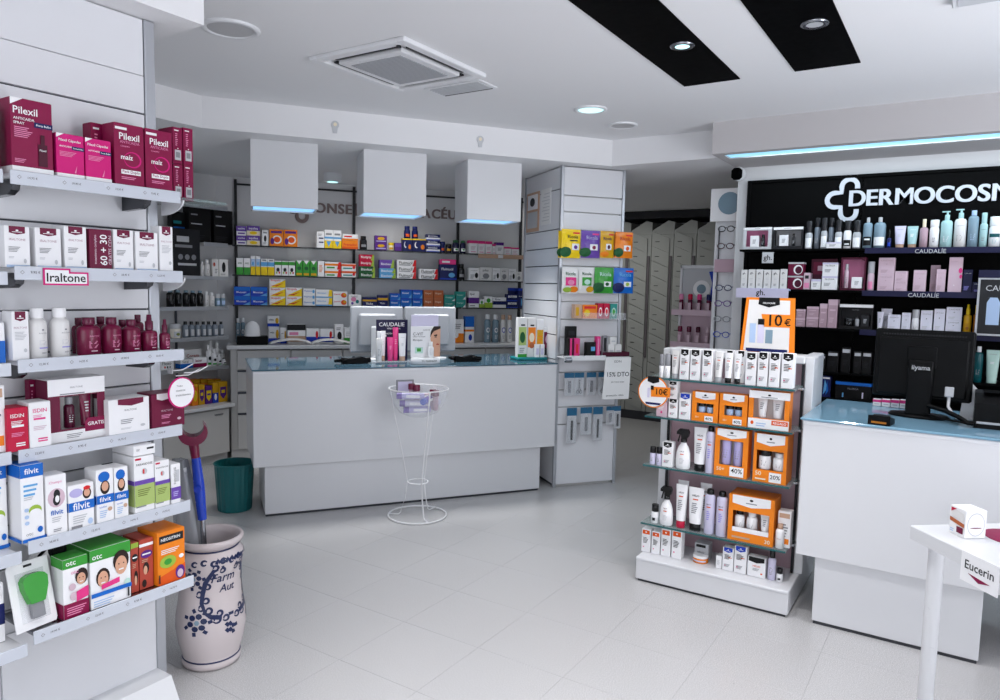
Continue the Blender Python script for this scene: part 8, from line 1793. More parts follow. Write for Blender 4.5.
('bottle', 'mouthwash', -3.9604, 5.9052, 1.0014, 0.9076, 0.061, 0.278, 0.062, 'blue mouthwash bottle, leftmost of four on the back worktop near the column', 'bottle'),
('bottle', 'mouthwash', -3.9096, 5.974, 1.0014, 0.9076, 0.065, 0.276, 0.067, 'blue mouthwash bottle, second of four on the back worktop near the column', 'bottle'),
('bottle', 'mouthwash_white', -3.8587, 6.0327, 1.0014, 0.9076, 0.057, 0.275, 0.059, 'white mouthwash bottle, third of four on the back worktop near the column', 'bottle'),
('bottle', 'mouthwash_white', -3.8157, 6.0863, 1.0014, 0.9076, 0.056, 0.273, 0.057, 'white mouthwash bottle, last of four on the back worktop near the column', 'bottle'),
],
'dark boxes on the upper alcove shelf': [
('carton', 'black_card', -5.48, 3.9823, 1.8666, 1.5708, 0.189, 0.291, 0.08, 'black carton at right end of the upper alcove shelf', 'box'),
('carton', 'black_card', -5.48, 3.7542, 1.8666, 1.5708, 0.206, 0.289, 0.08, 'large black carton in the middle of the upper alcove shelf', 'box'),
('carton', 'blue_black', -5.52, 3.6026, 1.8666, 1.5708, 0.143, 0.243, 0.06, 'black and blue carton at left of the upper alcove shelf', 'box'),
],
'items on the second alcove shelf': [
('carton', 'grey_card', -5.4, 3.5848, 1.5866, 1.5708, 0.238, 0.38, 0.06, 'large charcoal carton with grey icons in the alcove', 'box'),
('bottle', 'bottle_white', -5.3879, 3.7308, 1.5866, 1.5708, 0.034, 0.123, 0.036, 'small white bottle right of the charcoal carton, left one', 'bottle'),
('bottle', 'bottle_white', -5.3958, 3.782, 1.5866, 1.5708, 0.05, 0.141, 0.052, 'white bottle right of the charcoal carton, larger one', 'bottle'),
('carton', 'white_dot', -5.405, 3.8485, 1.5866, 1.5708, 0.061, 0.146, 0.07, 'small white box with brick red dot in the alcove', 'box'),
('carton', 'white_pill', -5.405, 3.9293, 1.5866, 1.5708, 0.09, 0.147, 0.07, 'white box with a black pill print in the alcove', 'box'),
],
'bottles on the third alcove shelf': [
('bottle', 'bottle_dark', -5.4005, 3.4472, 1.3336, 1.5708, 0.06, 0.137, 0.061, 'black bottle, first in the row of five in the alcove', 'bottle'),
('bottle', 'bottle_dark', -5.3985, 3.515, 1.3336, 1.5708, 0.055, 0.135, 0.057, 'black bottle, second in the row of five in the alcove', 'bottle'),
('bottle', 'bottle_dark', -5.3972, 3.5851, 1.3336, 1.5708, 0.053, 0.134, 0.054, 'black bottle, third in the row of five in the alcove', 'bottle'),
('bottle', 'bottle_dark', -5.3977, 3.6492, 1.3336, 1.5708, 0.054, 0.133, 0.055, 'black bottle, fourth in the row of five in the alcove', 'bottle'),
('bottle', 'bottle_dark', -5.3973, 3.7154, 1.3336, 1.5708, 0.053, 0.132, 0.055, 'black bottle, fifth in the row of five in the alcove', 'bottle'),
('bottle', 'bottle_white', -5.3901, 3.7703, 1.3336, 1.5708, 0.039, 0.126, 0.04, 'slim white bottle right of the black bottles in the alcove', 'bottle'),
('bottle', 'bottle_white', -5.3952, 3.8233, 1.3336, 1.5708, 0.049, 0.118, 0.05, 'short white bottle right of the black bottles in the alcove', 'bottle'),
('jar', 'jar_bluegrey', -5.3926, 3.879, 1.3336, 1.5708, 0.044, 0.106, 0.045, 'blue grey jar, left of two at the alcove shelf end', 'jar'),
('jar', 'jar_bluegrey', -5.394, 3.9295, 1.3336, 1.5708, 0.046, 0.106, 0.048, 'blue grey jar, right of two at the alcove shelf end', 'jar'),
],
'bottles on the fourth alcove shelf': [
('jar', 'jar_cream', -5.4135, 3.4952, 1.0796, 1.5708, 0.086, 0.115, 0.087, 'wide cream jar at left of the pale bottle row', 'jar'),
('bottle', 'bottle_pale', -5.3954, 3.5732, 1.0796, 1.5708, 0.049, 0.133, 0.051, 'pale grey bottle, first in the row of seven', 'bottle'),
('bottle', 'bottle_pale', -5.3949, 3.629, 1.0796, 1.5708, 0.048, 0.131, 0.05, 'pale grey bottle, second in the row of seven', 'bottle'),
('bottle', 'bottle_pale', -5.3953, 3.6848, 1.0796, 1.5708, 0.049, 0.129, 0.051, 'pale grey bottle, third in the row of seven', 'bottle'),
('bottle', 'bottle_pale', -5.3938, 3.7396, 1.0796, 1.5708, 0.046, 0.128, 0.048, 'pale grey bottle, fourth in the row of seven', 'bottle'),
('bottle', 'bottle_pale', -5.3941, 3.7913, 1.0796, 1.5708, 0.047, 0.126, 0.048, 'pale grey bottle, fifth in the row of seven', 'bottle'),
('bottle', 'bottle_pale', -5.3965, 3.8517, 1.0796, 1.5708, 0.051, 0.125, 0.053, 'pale grey bottle, sixth in the row of seven', 'bottle'),
('bottle', 'bottle_pale', -5.3929, 3.911, 1.0796, 1.5708, 0.044, 0.123, 0.046, 'pale grey bottle, seventh in the row of seven', 'bottle'),
],
'boxes on the fifth alcove shelf': [
('carton', 'white_small', -5.405, 3.3939, 0.8266, 1.5708, 0.111, 0.089, 0.07, 'white box with coloured dots partly behind the gondola post', 'box'),
('carton', 'blue_band', -5.405, 3.5639, 0.8266, 1.5708, 0.11, 0.069, 0.07, 'white and blue box on the fifth alcove shelf', 'box'),
('carton', 'pink_band', -5.405, 3.6895, 0.8266, 1.5708, 0.123, 0.08, 0.07, 'white box with plum foot on the fifth alcove shelf', 'box'),
('carton', 'grey_band', -5.495, 3.6722, 0.8266, 1.5708, 0.191, 0.144, 0.07, 'long pale box with brick red lettering in the rear of the fifth alcove shelf', 'box'),
('bottle', 'bottle_greenwhite', -5.3923, 3.7855, 0.8266, 1.5708, 0.043, 0.181, 0.045, 'white green-footed bottle, leftmost front in the alcove cluster', 'bottle'),
('bottle', 'bottle_greenwhite', -5.3945, 3.8361, 0.8266, 1.5708, 0.048, 0.143, 0.049, 'white green-footed bottle, second front in the alcove cluster', 'bottle'),
('bottle', 'bottle_greenwhite', -5.3909, 3.8855, 0.8266, 1.5708, 0.04, 0.097, 0.042, 'white green-footed bottle, third front in the alcove cluster', 'bottle'),
('bottle', 'bottle_greenwhite', -5.3921, 3.9325, 0.8266, 1.5708, 0.043, 0.05, 0.044, 'white green-footed bottle, short rightmost front in the alcove cluster', 'bottle'),
('bottle', 'bottle_greenwhite', -5.4747, 3.8637, 0.8266, 1.5708, 0.048, 0.21, 0.049, 'white green-footed bottle, left rear in the alcove cluster', 'bottle'),
('bottle', 'bottle_greenwhite', -5.4751, 3.9234, 0.8266, 1.5708, 0.049, 0.185, 0.05, 'white green-footed bottle, middle rear in the alcove cluster', 'bottle'),
('bottle', 'bottle_greenwhite', -5.4724, 3.977, 0.8266, 1.5708, 0.043, 0.121, 0.045, 'white green-footed bottle, right rear in the alcove cluster', 'bottle'),
],
'vitamin boxes on the alcove worktop': [
('carton', 'vitamin_orange', -5.405, 3.639, 0.5041, 1.5708, 0.054, 0.184, 0.07, 'orange vitamin box at left of the alcove worktop row', 'box'),
('carton', 'vitamin_gold', -5.405, 3.7007, 0.5041, 1.5708, 0.056, 0.172, 0.07, 'gold vitamin box with purple shield in the alcove', 'box'),
('carton', 'vitamin_purple', -5.405, 3.7679, 0.5041, 1.5708, 0.064, 0.154, 0.07, 'purple vitamin box with yellow shield in the alcove', 'box'),
('carton', 'vitamin_blue', -5.405, 3.8333, 0.5041, 1.5708, 0.052, 0.173, 0.07, 'gold and royal blue vitamin box in the alcove', 'box'),
('carton', 'vitamin_gold', -5.405, 3.9091, 0.5041, 1.5708, 0.085, 0.176, 0.07, 'larger gold vitamin box at right end of the row in the alcove', 'box'),
('carton', 'vitamin_orange', -5.495, 3.7151, 0.5041, 1.5708, 0.056, 0.206, 0.07, 'orange vitamin box, first of the rear row on the alcove worktop', 'box'),
('carton', 'vitamin_orange', -5.495, 3.7824, 0.5041, 1.5708, 0.057, 0.2, 0.07, 'orange vitamin box, second of the rear row on the alcove worktop', 'box'),
('carton', 'vitamin_orange', -5.495, 3.851, 0.5041, 1.5708, 0.058, 0.193, 0.07, 'orange vitamin box, third of the rear row on the alcove worktop', 'box'),
('carton', 'vitamin_orange', -5.495, 3.9209, 0.5041, 1.5708, 0.059, 0.187, 0.07, 'orange vitamin box, fourth of the rear row on the alcove worktop', 'box'),
],
'candy bags in the upper row on the column': [
('bag', 'bag_yellow', -2.5258, 4.8703, 1.7787, 0.918, 0.156, 0.215, 0.04, 'yellow candy bag, foremost of the yellow ones', 'candy bag'),
('bag', 'bag_purple', -2.427, 4.9994, 1.7842, 0.918, 0.157, 0.206, 0.04, 'purple candy bag in the upper row', 'candy bag'),
('bag', 'bag_gold', -2.3404, 5.1127, 1.789, 0.918, 0.115, 0.204, 0.04, 'golden yellow candy bag in the upper row', 'candy bag'),
('bag', 'bag_orange', -2.2516, 5.2289, 1.7939, 0.918, 0.151, 0.198, 0.04, 'orange candy bag at right end of the upper row', 'candy bag'),
('bag', 'bag_yellow', -2.5641, 4.8876, 1.7798, 0.918, 0.152, 0.202, 0.03, 'yellow candy bag behind the foremost yellow one', 'candy bag'),
('bag', 'bag_orange', -2.2815, 5.2572, 1.7954, 0.918, 0.135, 0.192, 0.03, 'orange candy bag behind the rightmost orange one', 'candy bag'),
('bag', 'bag_pinkwhite', -2.5243, 4.8722, 1.5132, 0.918, 0.135, 0.195, 0.04, 'white candy bag with pink label in the lower row', 'candy bag'),
('bag', 'bag_greenwhite', -2.4423, 4.9795, 1.5155, 0.918, 0.125, 0.196, 0.04, 'white candy bag with green label in the lower row', 'candy bag'),
('bag', 'bag_green', -2.3512, 5.0986, 1.518, 0.918, 0.162, 0.198, 0.04, 'green candy bag in the lower row', 'candy bag'),
('bag', 'bag_blue', -2.2473, 5.2345, 1.521, 0.918, 0.171, 0.196, 0.04, 'blue candy bag at right end of the lower row', 'candy bag'),
],
'sweet packs in the acrylic tray': [
('carton', 'cream_pack', -2.4803, 4.9133, 1.3251, 0.918, 0.065, 0.106, 0.05, 'tan sweet pack at left of the acrylic tray', 'box'),
('carton', 'orange_pack', -2.4204, 4.9916, 1.3251, 0.918, 0.122, 0.104, 0.05, 'orange sweet pack in the acrylic tray', 'box'),
('carton', 'red_pack', -2.3663, 5.0625, 1.3251, 0.918, 0.046, 0.116, 0.05, 'red sweet pack, left of two in the acrylic tray', 'box'),
('carton', 'red_pack', -2.3339, 5.1048, 1.3251, 0.918, 0.05, 0.116, 0.05, 'red sweet pack, right of two in the acrylic tray', 'box'),
('carton', 'green_pack', -2.2966, 5.1536, 1.3251, 0.918, 0.059, 0.114, 0.05, 'green sweet pack at right of the acrylic tray', 'box'),
],
'small cosmetics on the column shelf': [
('carton', 'black_small', -2.5236, 4.9061, 1.0351, 0.918, 0.087, 0.228, 0.03, 'tall black box at the rear of the column shelf', 'box'),
('carton', 'pink_black', -2.4974, 4.8498, 1.0351, 0.918, 0.043, 0.141, 0.04, 'black box with pink stripe on the column shelf, left one', 'box'),
('carton', 'redpink', -2.4665, 4.8902, 1.0351, 0.918, 0.045, 0.14, 0.04, 'pink and red box on the column shelf', 'box'),
('carton', 'black_sky', -2.3953, 4.9833, 1.0351, 0.918, 0.078, 0.109, 0.04, 'black box with sky blue patch on the column shelf', 'box'),
('carton', 'pinkbar', -2.3576, 5.0326, 1.0351, 0.918, 0.033, 0.154, 0.04, 'narrow upright pink box on the column shelf', 'box'),
],
'white cubes in the maroon tray': [
('carton', 'greybar', -2.321, 5.0806, 1.0421, 0.918, 0.037, 0.151, 0.03, 'narrow grey box in the maroon tray', 'box'),
('carton', 'white_cube', -2.291, 5.1279, 1.0421, 0.918, 0.054, 0.086, 0.04, 'white cube box, lower left in the maroon tray', 'box'),
('carton', 'white_cube', -2.2545, 5.1757, 1.0421, 0.918, 0.056, 0.083, 0.04, 'white cube box, lower right in the maroon tray', 'box'),
('carton', 'white_cube', -2.282, 5.1397, 1.1291, 0.918, 0.056, 0.056, 0.04, 'white cube box on top of the others in the maroon tray', 'box'),
],
'tubes on the navy card plinth': [
('bottle', 'caud_bottle', -3.5318, 3.869, 0.9986, 0.9669, 0.044, 0.216, 0.046, 'white cylindrical bottle at left of the navy display card', 'bottle'),
('tube', 'caud_pink', -3.4823, 3.9357, 0.9986, 0.9669, 0.049, 0.173, 0.04, 'hot pink tube in front of the navy display card', 'tube'),
('tube', 'caud_white', -3.434, 4.0114, 0.9986, 0.9669, 0.057, 0.2, 0.047, 'white tube at right of the navy display card', 'tube'),
('tube', 'caud_pink', -3.4858, 3.9963, 0.9986, 0.9669, 0.042, 0.242, 0.035, 'hot pink tube standing in the rear before the navy card', 'tube'),
('tube', 'caud_white', -3.5359, 3.9192, 0.9986, 0.9669, 0.035, 0.217, 0.029, 'white tube in the rear behind the white bottle', 'tube'),
],
'items on the face card base': [
('bottle', 'face_bottle', -3.2238, 4.0815, 1.0331, 0.9669, 0.044, 0.114, 0.03, 'small white pump-capped bottle on the face card base', 'bottle'),
],
'leaflets at the counter end': [
('carton', 'leaf_green', -2.9128, 4.8229, 1.0068, 0.9669, 0.077, 0.31, 0.05, 'green leaflet box leftmost on the teal tray', 'box'),
('carton', 'leaf_orange', -2.8674, 4.8886, 1.0068, 0.9669, 0.073, 0.307, 0.05, 'orange leaflet box in the middle of the teal tray', 'box'),
('carton', 'leaf_gold', -2.8269, 4.9474, 1.0068, 0.9669, 0.06, 0.297, 0.05, 'white and gold leaflet box on the teal tray', 'box'),
('carton', 'leaf_photo', -2.7833, 5.0018, 1.0068, 0.9669, 0.069, 0.232, 0.04, 'maroon photo leaflet box at right of the teal tray', 'box'),
('carton', 'white_twin', -2.799, 4.9129, 1.0068, 0.9669, 0.08, 0.1, 0.025, 'small white twin box in front of the leaflets', 'box'),
],
'sun-care products on the top glass shelf': [
('stick', 'stick_grey', -1.3236, 3.6276, 1.0961, 0.0, 0.024, 0.121, 0.025, 'white stick with grey cap at left end of the top glass shelf, first', 'stick'),
('stick', 'stick_grey', -1.2926, 3.6302, 1.0961, 0.0, 0.029, 0.124, 0.03, 'white stick with grey cap at left end of the top glass shelf, second', 'stick'),
('tube', 'tube_clear', -1.2516, 3.633, 1.0961, 0.0, 0.044, 0.146, 0.036, 'white tube with silver cap beside the grey capped sticks', 'tube'),
('carton', 'helio', -1.199, 3.64, 1.0961, 0.0, 0.048, 0.155, 0.05, 'white carton with black flag, first in the left trio of the top shelf', 'box'),
('carton', 'helio', -1.1429, 3.64, 1.0961, 0.0, 0.05, 0.156, 0.05, 'white carton with black flag, second in the left trio of the top shelf', 'box'),
('carton', 'helio', -1.0812, 3.64, 1.0961, 0.0, 0.049, 0.158, 0.05, 'white carton with black flag, third in the left trio of the top shelf', 'box'),
('tube', 'tube_clear', -1.026, 3.6323, 1.0961, 0.0, 0.042, 0.152, 0.035, 'clear topped white tube after the left carton trio', 'tube'),
('tube', 'tube_blackcap', -0.9777, 3.6324, 1.0961, 0.0, 0.042, 0.151, 0.035, 'white tube with black cap, left of two on the top glass shelf', 'tube'),
('tube', 'tube_blackcap', -0.933, 3.631, 1.0961, 0.0, 0.039, 0.15, 0.032, 'white tube with black cap, right of two on the top glass shelf', 'tube'),
('carton', 'helio', -0.9867, 3.695, 1.0961, 0.0, 0.034, 0.159, 0.04, 'white carton with black flag behind the black capped tubes, left one', 'box'),
('carton', 'helio', -0.9306, 3.695, 1.0961, 0.0, 0.036, 0.161, 0.04, 'white carton with black flag behind the black capped tubes, right one', 'box'),
('carton', 'helio', -0.8664, 3.64, 1.0961, 0.0, 0.049, 0.159, 0.05, 'white carton with black flag, first in the right row of the top shelf', 'box'),
('carton', 'helio', -0.8104, 3.64, 1.0961, 0.0, 0.046, 0.165, 0.05, 'white carton with black flag, second in the right row of the top shelf', 'box'),
('carton', 'helio', -0.7559, 3.64, 1.0961, 0.0, 0.048, 0.165, 0.05, 'white carton with black flag, third in the right row of the top shelf', 'box'),
('carton', 'helio', -0.6955, 3.64, 1.0961, 0.0, 0.055, 0.167, 0.05, 'white carton with black flag, last and widest in the right row of the top shelf', 'box'),
],
'sun-care products on the second glass shelf': [
('carton', 'pinkish_box', -1.311, 3.64, 0.8891, 0.0, 0.056, 0.077, 0.05, 'pale pink carton behind the round orange-rimmed sign', 'box'),
('carton', 'helio', -1.2496, 3.64, 0.8891, 0.0, 0.047, 0.099, 0.05, 'white carton with black flag, lower of two stacked on the second shelf', 'box'),
('carton', 'helio', -1.2545, 3.64, 0.9894, 0.0, 0.046, 0.09, 0.05, 'white carton with black flag, upper of two stacked on the second shelf', 'box'),
('carton', 'helio_blue', -1.1871, 3.64, 0.8891, 0.0, 0.06, 0.133, 0.05, 'white carton with blue flag on the second glass shelf', 'box'),
('gift', 'gift_orange_a', -1.0824, 3.65, 0.8891, 0.0, 0.134, 0.15, 0.07, 'orange window box with two jars, left one on the second shelf', 'gift box'),
('gift', 'gift_orange_a', -0.9407, 3.65, 0.8891, 0.0, 0.136, 0.153, 0.07, 'orange window box with two jars, right one on the second shelf', 'gift box'),
('gift', 'gift_orange_b', -0.7711, 3.65, 0.8891, 0.0, 0.19, 0.184, 0.07, 'white and orange window box with two tubes on the second shelf', 'gift box'),
],
'sun-care products on the third glass shelf': [
('jar', 'jar_black', -1.3541, 3.6318, 0.6251, 0.0, 0.032, 0.094, 0.034, 'small lilac jar with black lid, left of two on the third shelf', 'jar'),
('jar', 'jar_black', -1.3174, 3.6316, 0.6251, 0.0, 0.032, 0.096, 0.033, 'small lilac jar with black lid, right of two on the third shelf', 'jar'),
('carton', 'helio', -1.2691, 3.64, 0.6251, 0.0, 0.055, 0.131, 0.05, 'white carton with black flag beside the small jars', 'box'),
('trigger', 'trigger_white', -1.1915, 3.64, 0.6251, 0.0, 0.093, 0.208, 0.05, 'white trigger spray with black head on the third shelf', 'spray bottle'),
('tube', 'tube_blackcap', -1.1049, 3.64, 0.6251, 0.0, 0.071, 0.227, 0.05, 'white tube with black cap on the third glass shelf', 'tube'),
('aerosol', 'aero_lilac', -1.051, 3.6376, 0.6251, 0.0, 0.044, 0.242, 0.045, 'tall lilac spray can on the third glass shelf', 'spray can'),
('gift', 'gift_orange_c', -0.9409, 3.6525, 0.6251, 0.0, 0.163, 0.24, 0.075, 'orange window box marked 40% with two lilac cans', 'gift box'),
('gift', 'gift_orange_d', -0.7539, 3.685, 0.6251, 0.0, 0.156, 0.239, 0.14, 'orange window box marked 20% with jar and bottle', 'gift box'),
],
'sun-care products on the lowest glass shelf': [
('bottle', 'bottle_small_dark', -1.3303, 3.6358, 0.3081, 0.0, 0.04, 0.1, 0.042, 'small white bottle with black cap at left end of the lowest glass shelf', 'bottle'),
('trigger', 'trigger_white', -1.2688, 3.64, 0.3081, 0.0, 0.087, 0.207, 0.05, 'white trigger spray with black head on the lowest glass shelf', 'spray bottle'),
('tube', 'tube_pinkcap', -1.1902, 3.64, 0.3081, 0.0, 0.063, 0.231, 0.05, 'white tube with crimson cap on the lowest glass shelf', 'tube'),
('tube', 'tube_blackcap', -1.113, 3.64, 0.3081, 0.0, 0.082, 0.227, 0.05, 'wide white tube with black cap on the lowest glass shelf', 'tube'),
('tube', 'tube_white', -1.2049, 3.7091, 0.3081, 0.0, 0.059, 0.235, 0.048, 'white tube in the rear row behind the crimson capped one', 'tube'),
('tube', 'tube_white', -1.0838, 3.71, 0.3081, 0.0, 0.062, 0.239, 0.05, 'white tube in the rear row behind the lilac cans', 'tube'),
('aerosol', 'aero_lilac', -1.0408, 3.6424, 0.3081, 0.0, 0.053, 0.232, 0.055, 'lilac spray can, left of two on the lowest glass shelf', 'spray can'),
('aerosol', 'aero_lilac', -0.9789, 3.6434, 0.3081, 0.0, 0.055, 0.23, 0.057, 'lilac spray can, right of two on the lowest glass shelf', 'spray can'),
('gift', 'gift_orange_e', -0.8292, 3.69, 0.3081, 0.0, 0.219, 0.232, 0.15, 'large orange window box with three white bottles', 'gift box'),
('carton', 'helio_tan', -0.6773, 3.68, 0.3081, 0.0, 0.06, 0.179, 0.06, 'white carton with tan and orange bands at the lowest shelf end', 'box'),
('bottle', 'bottle_tan', -0.6919, 3.6369, 0.3081, 0.0, 0.042, 0.119, 0.044, 'small white bottle with tan cap in front of the banded carton', 'bottle'),
],
'sun-care products on the stand base': [
('carton', 'helio_red', -1.377, 3.665, 0.1331, 0.0, 0.05, 0.127, 0.05, 'white carton with orange-red flag, first of four on the stand base', 'box'),
('carton', 'helio_red', -1.3218, 3.665, 0.1331, 0.0, 0.046, 0.124, 0.05, 'white carton with orange-red flag, second of four on the stand base', 'box'),
('carton', 'helio_red', -1.2663, 3.665, 0.1331, 0.0, 0.051, 0.149, 0.05, 'white carton with orange-red flag, third of four on the stand base', 'box'),
('carton', 'helio_red', -1.2063, 3.665, 0.1331, 0.0, 0.053, 0.154, 0.05, 'white carton with orange-red flag, fourth of four on the stand base', 'box'),
('carton', 'helio_silver', -1.0879, 3.725, 0.1331, 0.0, 0.073, 0.093, 0.07, 'silver carton with black panel on the stand base', 'box'),
('jar', 'tin_orange', -1.0871, 3.6812, 0.1331, 0.0, 0.081, 0.039, 0.082, 'orange and lilac striped tin on the stand base', 'jar'),
('carton', 'helio_plain', -0.9823, 3.665, 0.1331, 0.0, 0.028, 0.066, 0.05, 'small plain white carton on the stand base', 'box'),
('carton', 'helio_blue', -0.9365, 3.665, 0.1331, 0.0, 0.054, 0.119, 0.05, 'white carton with blue flag, left of two on the stand base', 'box'),
('carton', 'helio_blue', -0.8749, 3.665, 0.1331, 0.0, 0.06, 0.139, 0.05, 'white carton with blue flag, right of two on the stand base', 'box'),
('carton', 'helio_low', -0.7956, 3.665, 0.1331, 0.0, 0.086, 0.1, 0.05, 'broad white carton with black flag on the stand base', 'box'),
('bottle', 'bottle_blackcap', -0.7257, 3.6604, 0.1331, 0.0, 0.039, 0.146, 0.041, 'lilac bottle with black cap on the stand base', 'bottle'),
('bottle', 'bottle_small_dark', -0.6865, 3.656, 0.1331, 0.0, 0.03, 0.065, 0.032, 'short bottle with black cap at right end of the stand base', 'bottle'),
],
'skincare on the top cosmetics shelf': [
('gift', 'gift_pink', -1.249, 5.24, 1.8491, 0.0, 0.191, 0.15, 0.08, 'silver and pink window gift box at left of the top cosmetics shelf', 'gift box'),
('gift', 'gift_grey', -1.0462, 5.24, 1.8491, 0.0, 0.19, 0.148, 0.08, 'grey and black window gift box on the top cosmetics shelf', 'gift box'),
('bottle', 'mist_clear', -0.9176, 5.2238, 1.8491, 0.0, 0.046, 0.183, 0.048, 'white labelled clear bottle beside the grey gift box on the top cosmetics shelf', 'bottle'),
('bottle', 'mist_dark', -0.8708, 5.2493, 1.8491, 0.0, 0.037, 0.206, 0.039, 'slim grey bottle, second in the clear bottle row on the top cosmetics shelf', 'bottle'),
('bottle', 'mist_clear', -0.8234, 5.2208, 1.8491, 0.0, 0.04, 0.202, 0.042, 'white labelled bottle, third in the clear bottle row on the top cosmetics shelf', 'bottle'),
('bottle', 'mist_dark', -0.7851, 5.2483, 1.8491, 0.0, 0.035, 0.204, 0.037, 'slim grey bottle, fourth in the clear bottle row on the top cosmetics shelf', 'bottle'),
('bottle', 'mist_clear', -0.7354, 5.2234, 1.8491, 0.0, 0.045, 0.186, 0.047, 'white labelled bottle behind the small white box on the top cosmetics shelf', 'bottle'),
('bottle', 'mist_black', -0.6822, 5.2249, 1.8491, 0.0, 0.048, 0.181, 0.05, 'white bottle with black band, left one on the top cosmetics shelf', 'bottle'),
('bottle', 'mist_clear', -0.6268, 5.2258, 1.8491, 0.0, 0.05, 0.18, 0.052, 'white labelled bottle beside the big blue ones on the top cosmetics shelf', 'bottle'),
('bottle', 'micellar_black', -0.5651, 5.2277, 1.8491, 0.0, 0.054, 0.197, 0.055, 'big blue bottle with black label on the top cosmetics shelf', 'bottle'),
('bottle', 'micellar_white', -0.4964, 5.2352, 1.8491, 0.0, 0.069, 0.197, 0.07, 'big blue bottle with white label on the top cosmetics shelf', 'bottle'),
('bottle', 'dropper_navy', -0.4381, 5.2129, 1.8491, 0.0, 0.024, 0.117, 0.026, 'small navy dropper bottle on the top cosmetics shelf', 'bottle'),
('carton', 'white_jar_box', -0.7532, 5.17, 1.8491, 0.0, 0.086, 0.038, 0.03, 'tiny low white box in front of the clear bottles', 'box'),
('tube', 'tube_pale', -0.3803, 5.2261, 1.8491, 0.0, 0.064, 0.138, 0.052, 'pale lilac tube on the top cosmetics shelf', 'tube'),
('tube', 'tube_aqua', -0.3117, 5.2252, 1.8491, 0.0, 0.062, 0.135, 0.05, 'aqua tube on the top cosmetics shelf', 'tube'),
('bottle', 'bottle_taupe', -0.2507, 5.2231, 1.8491, 0.0, 0.045, 0.176, 0.046, 'taupe bottle with cream cap on the top cosmetics shelf', 'bottle'),
('bottle', 'can_white', -0.1953, 5.227, 1.8491, 0.0, 0.052, 0.17, 0.054, 'plain white can-shaped bottle on the top cosmetics shelf', 'bottle'),
('pump', 'pump_aqua', -0.1323, 5.2328, 1.8491, 0.0, 0.064, 0.222, 0.066, 'aqua pump bottle on the top cosmetics shelf', 'pump bottle'),
('pump', 'pump_white', -0.0611, 5.2333, 1.8491, 0.0, 0.065, 0.232, 0.067, 'white pump bottle with aqua head on the top cosmetics shelf', 'pump bottle'),
('bottle', 'bottle_steel', 0.0045, 5.2282, 1.8491, 0.0, 0.055, 0.22, 0.056, 'tall steel blue bottle on the top cosmetics shelf', 'bottle'),
('bottle', 'spray_aqua', 0.0575, 5.2209, 1.8491, 0.0, 0.04, 0.204, 0.042, 'aqua spray bottle on the top cosmetics shelf', 'bottle'),
('bottle', 'bottle_tealband', 0.1137, 5.2304, 1.8491, 0.0, 0.059, 0.179, 0.061, 'white bottle with teal band at the right edge of the top shelf', 'bottle'),
],
'slim white boxes on the pale tray': [
('carton', 'gh_slim', -1.3052, 5.14, 1.5781, 0.0, 0.041, 0.126, 0.03, 'slim white box, first of six on the pale blue tray', 'box'),
('carton', 'gh_slim', -1.2539, 5.14, 1.5781, 0.0, 0.045, 0.129, 0.03, 'slim white box, second of six on the pale blue tray', 'box'),
('carton', 'gh_slim', -1.2025, 5.14, 1.5781, 0.0, 0.044, 0.129, 0.03, 'slim white box, third of six on the pale blue tray', 'box'),
('carton', 'gh_slim', -1.1504, 5.14, 1.5781, 0.0, 0.047, 0.127, 0.03, 'slim white box, fourth of six on the pale blue tray', 'box'),
('carton', 'gh_slim', -1.0982, 5.14, 1.5781, 0.0, 0.047, 0.127, 0.03, 'slim white box, fifth of six on the pale blue tray', 'box'),
('carton', 'gh_slim', -1.0472, 5.14, 1.5781, 0.0, 0.04, 0.132, 0.03, 'slim white box, sixth of six on the pale blue tray', 'box'),
],
'skincare on the second cosmetics shelf': [
('carton', 'maroon_arc', -0.9841, 5.24, 1.5781, 0.0, 0.098, 0.09, 0.08, 'lower maroon box with white arc in the two-high stack', 'box'),
('carton', 'maroon_arc', -0.9841, 5.24, 1.6692, 0.0, 0.098, 0.09, 0.08, 'upper maroon box with white arc in the two-high stack', 'box'),
('carton', 'pinkwhite_slim', -0.9115, 5.24, 1.5781, 0.0, 0.039, 0.11, 0.08, 'narrow pale pink box beside the maroon stack', 'box'),
('carton', 'dark_case', -0.8209, 5.315, 1.5781, 0.0, 0.161, 0.206, 0.06, 'dark plum case in the rear of the second cosmetics shelf', 'box'),
('carton', 'white_jar_box', -0.854, 5.24, 1.5781, 0.0, 0.058, 0.068, 0.08, 'low white box in front of the dark plum case', 'box'),
('carton', 'filorga_white', -0.7705, 5.24, 1.5781, 0.0, 0.094, 0.089, 0.08, 'lower white box in the two-high stack beside the pink window box', 'box'),
('carton', 'filorga_white', -0.7705, 5.24, 1.6679, 0.0, 0.094, 0.089, 0.08, 'upper white box in the two-high stack beside the pink window box', 'box'),
('gift', 'gift_rose', -0.6328, 5.24, 1.5781, 0.0, 0.147, 0.212, 0.08, 'dark plum window gift box with rose pink inside', 'gift box'),
('bottle', 'bottle_rose', -0.5295, 5.2219, 1.5781, 0.0, 0.042, 0.185, 0.044, 'rose bottle with silver cap beside the pink window box', 'bottle'),
('carton', 'pink_box', -0.4417, 5.24, 1.5781, 0.0, 0.091, 0.104, 0.08, 'lower pale pink skincare box in the taller two-high stack', 'box'),
('carton', 'pink_box', -0.4417, 5.24, 1.683, 0.0, 0.091, 0.104, 0.08, 'upper pale pink skincare box in the taller two-high stack', 'box'),
('carton', 'pink_box', -0.3571, 5.24, 1.5781, 0.0, 0.071, 0.062, 0.08, 'lower pale pink skincare box in the lower two-high stack', 'box'),
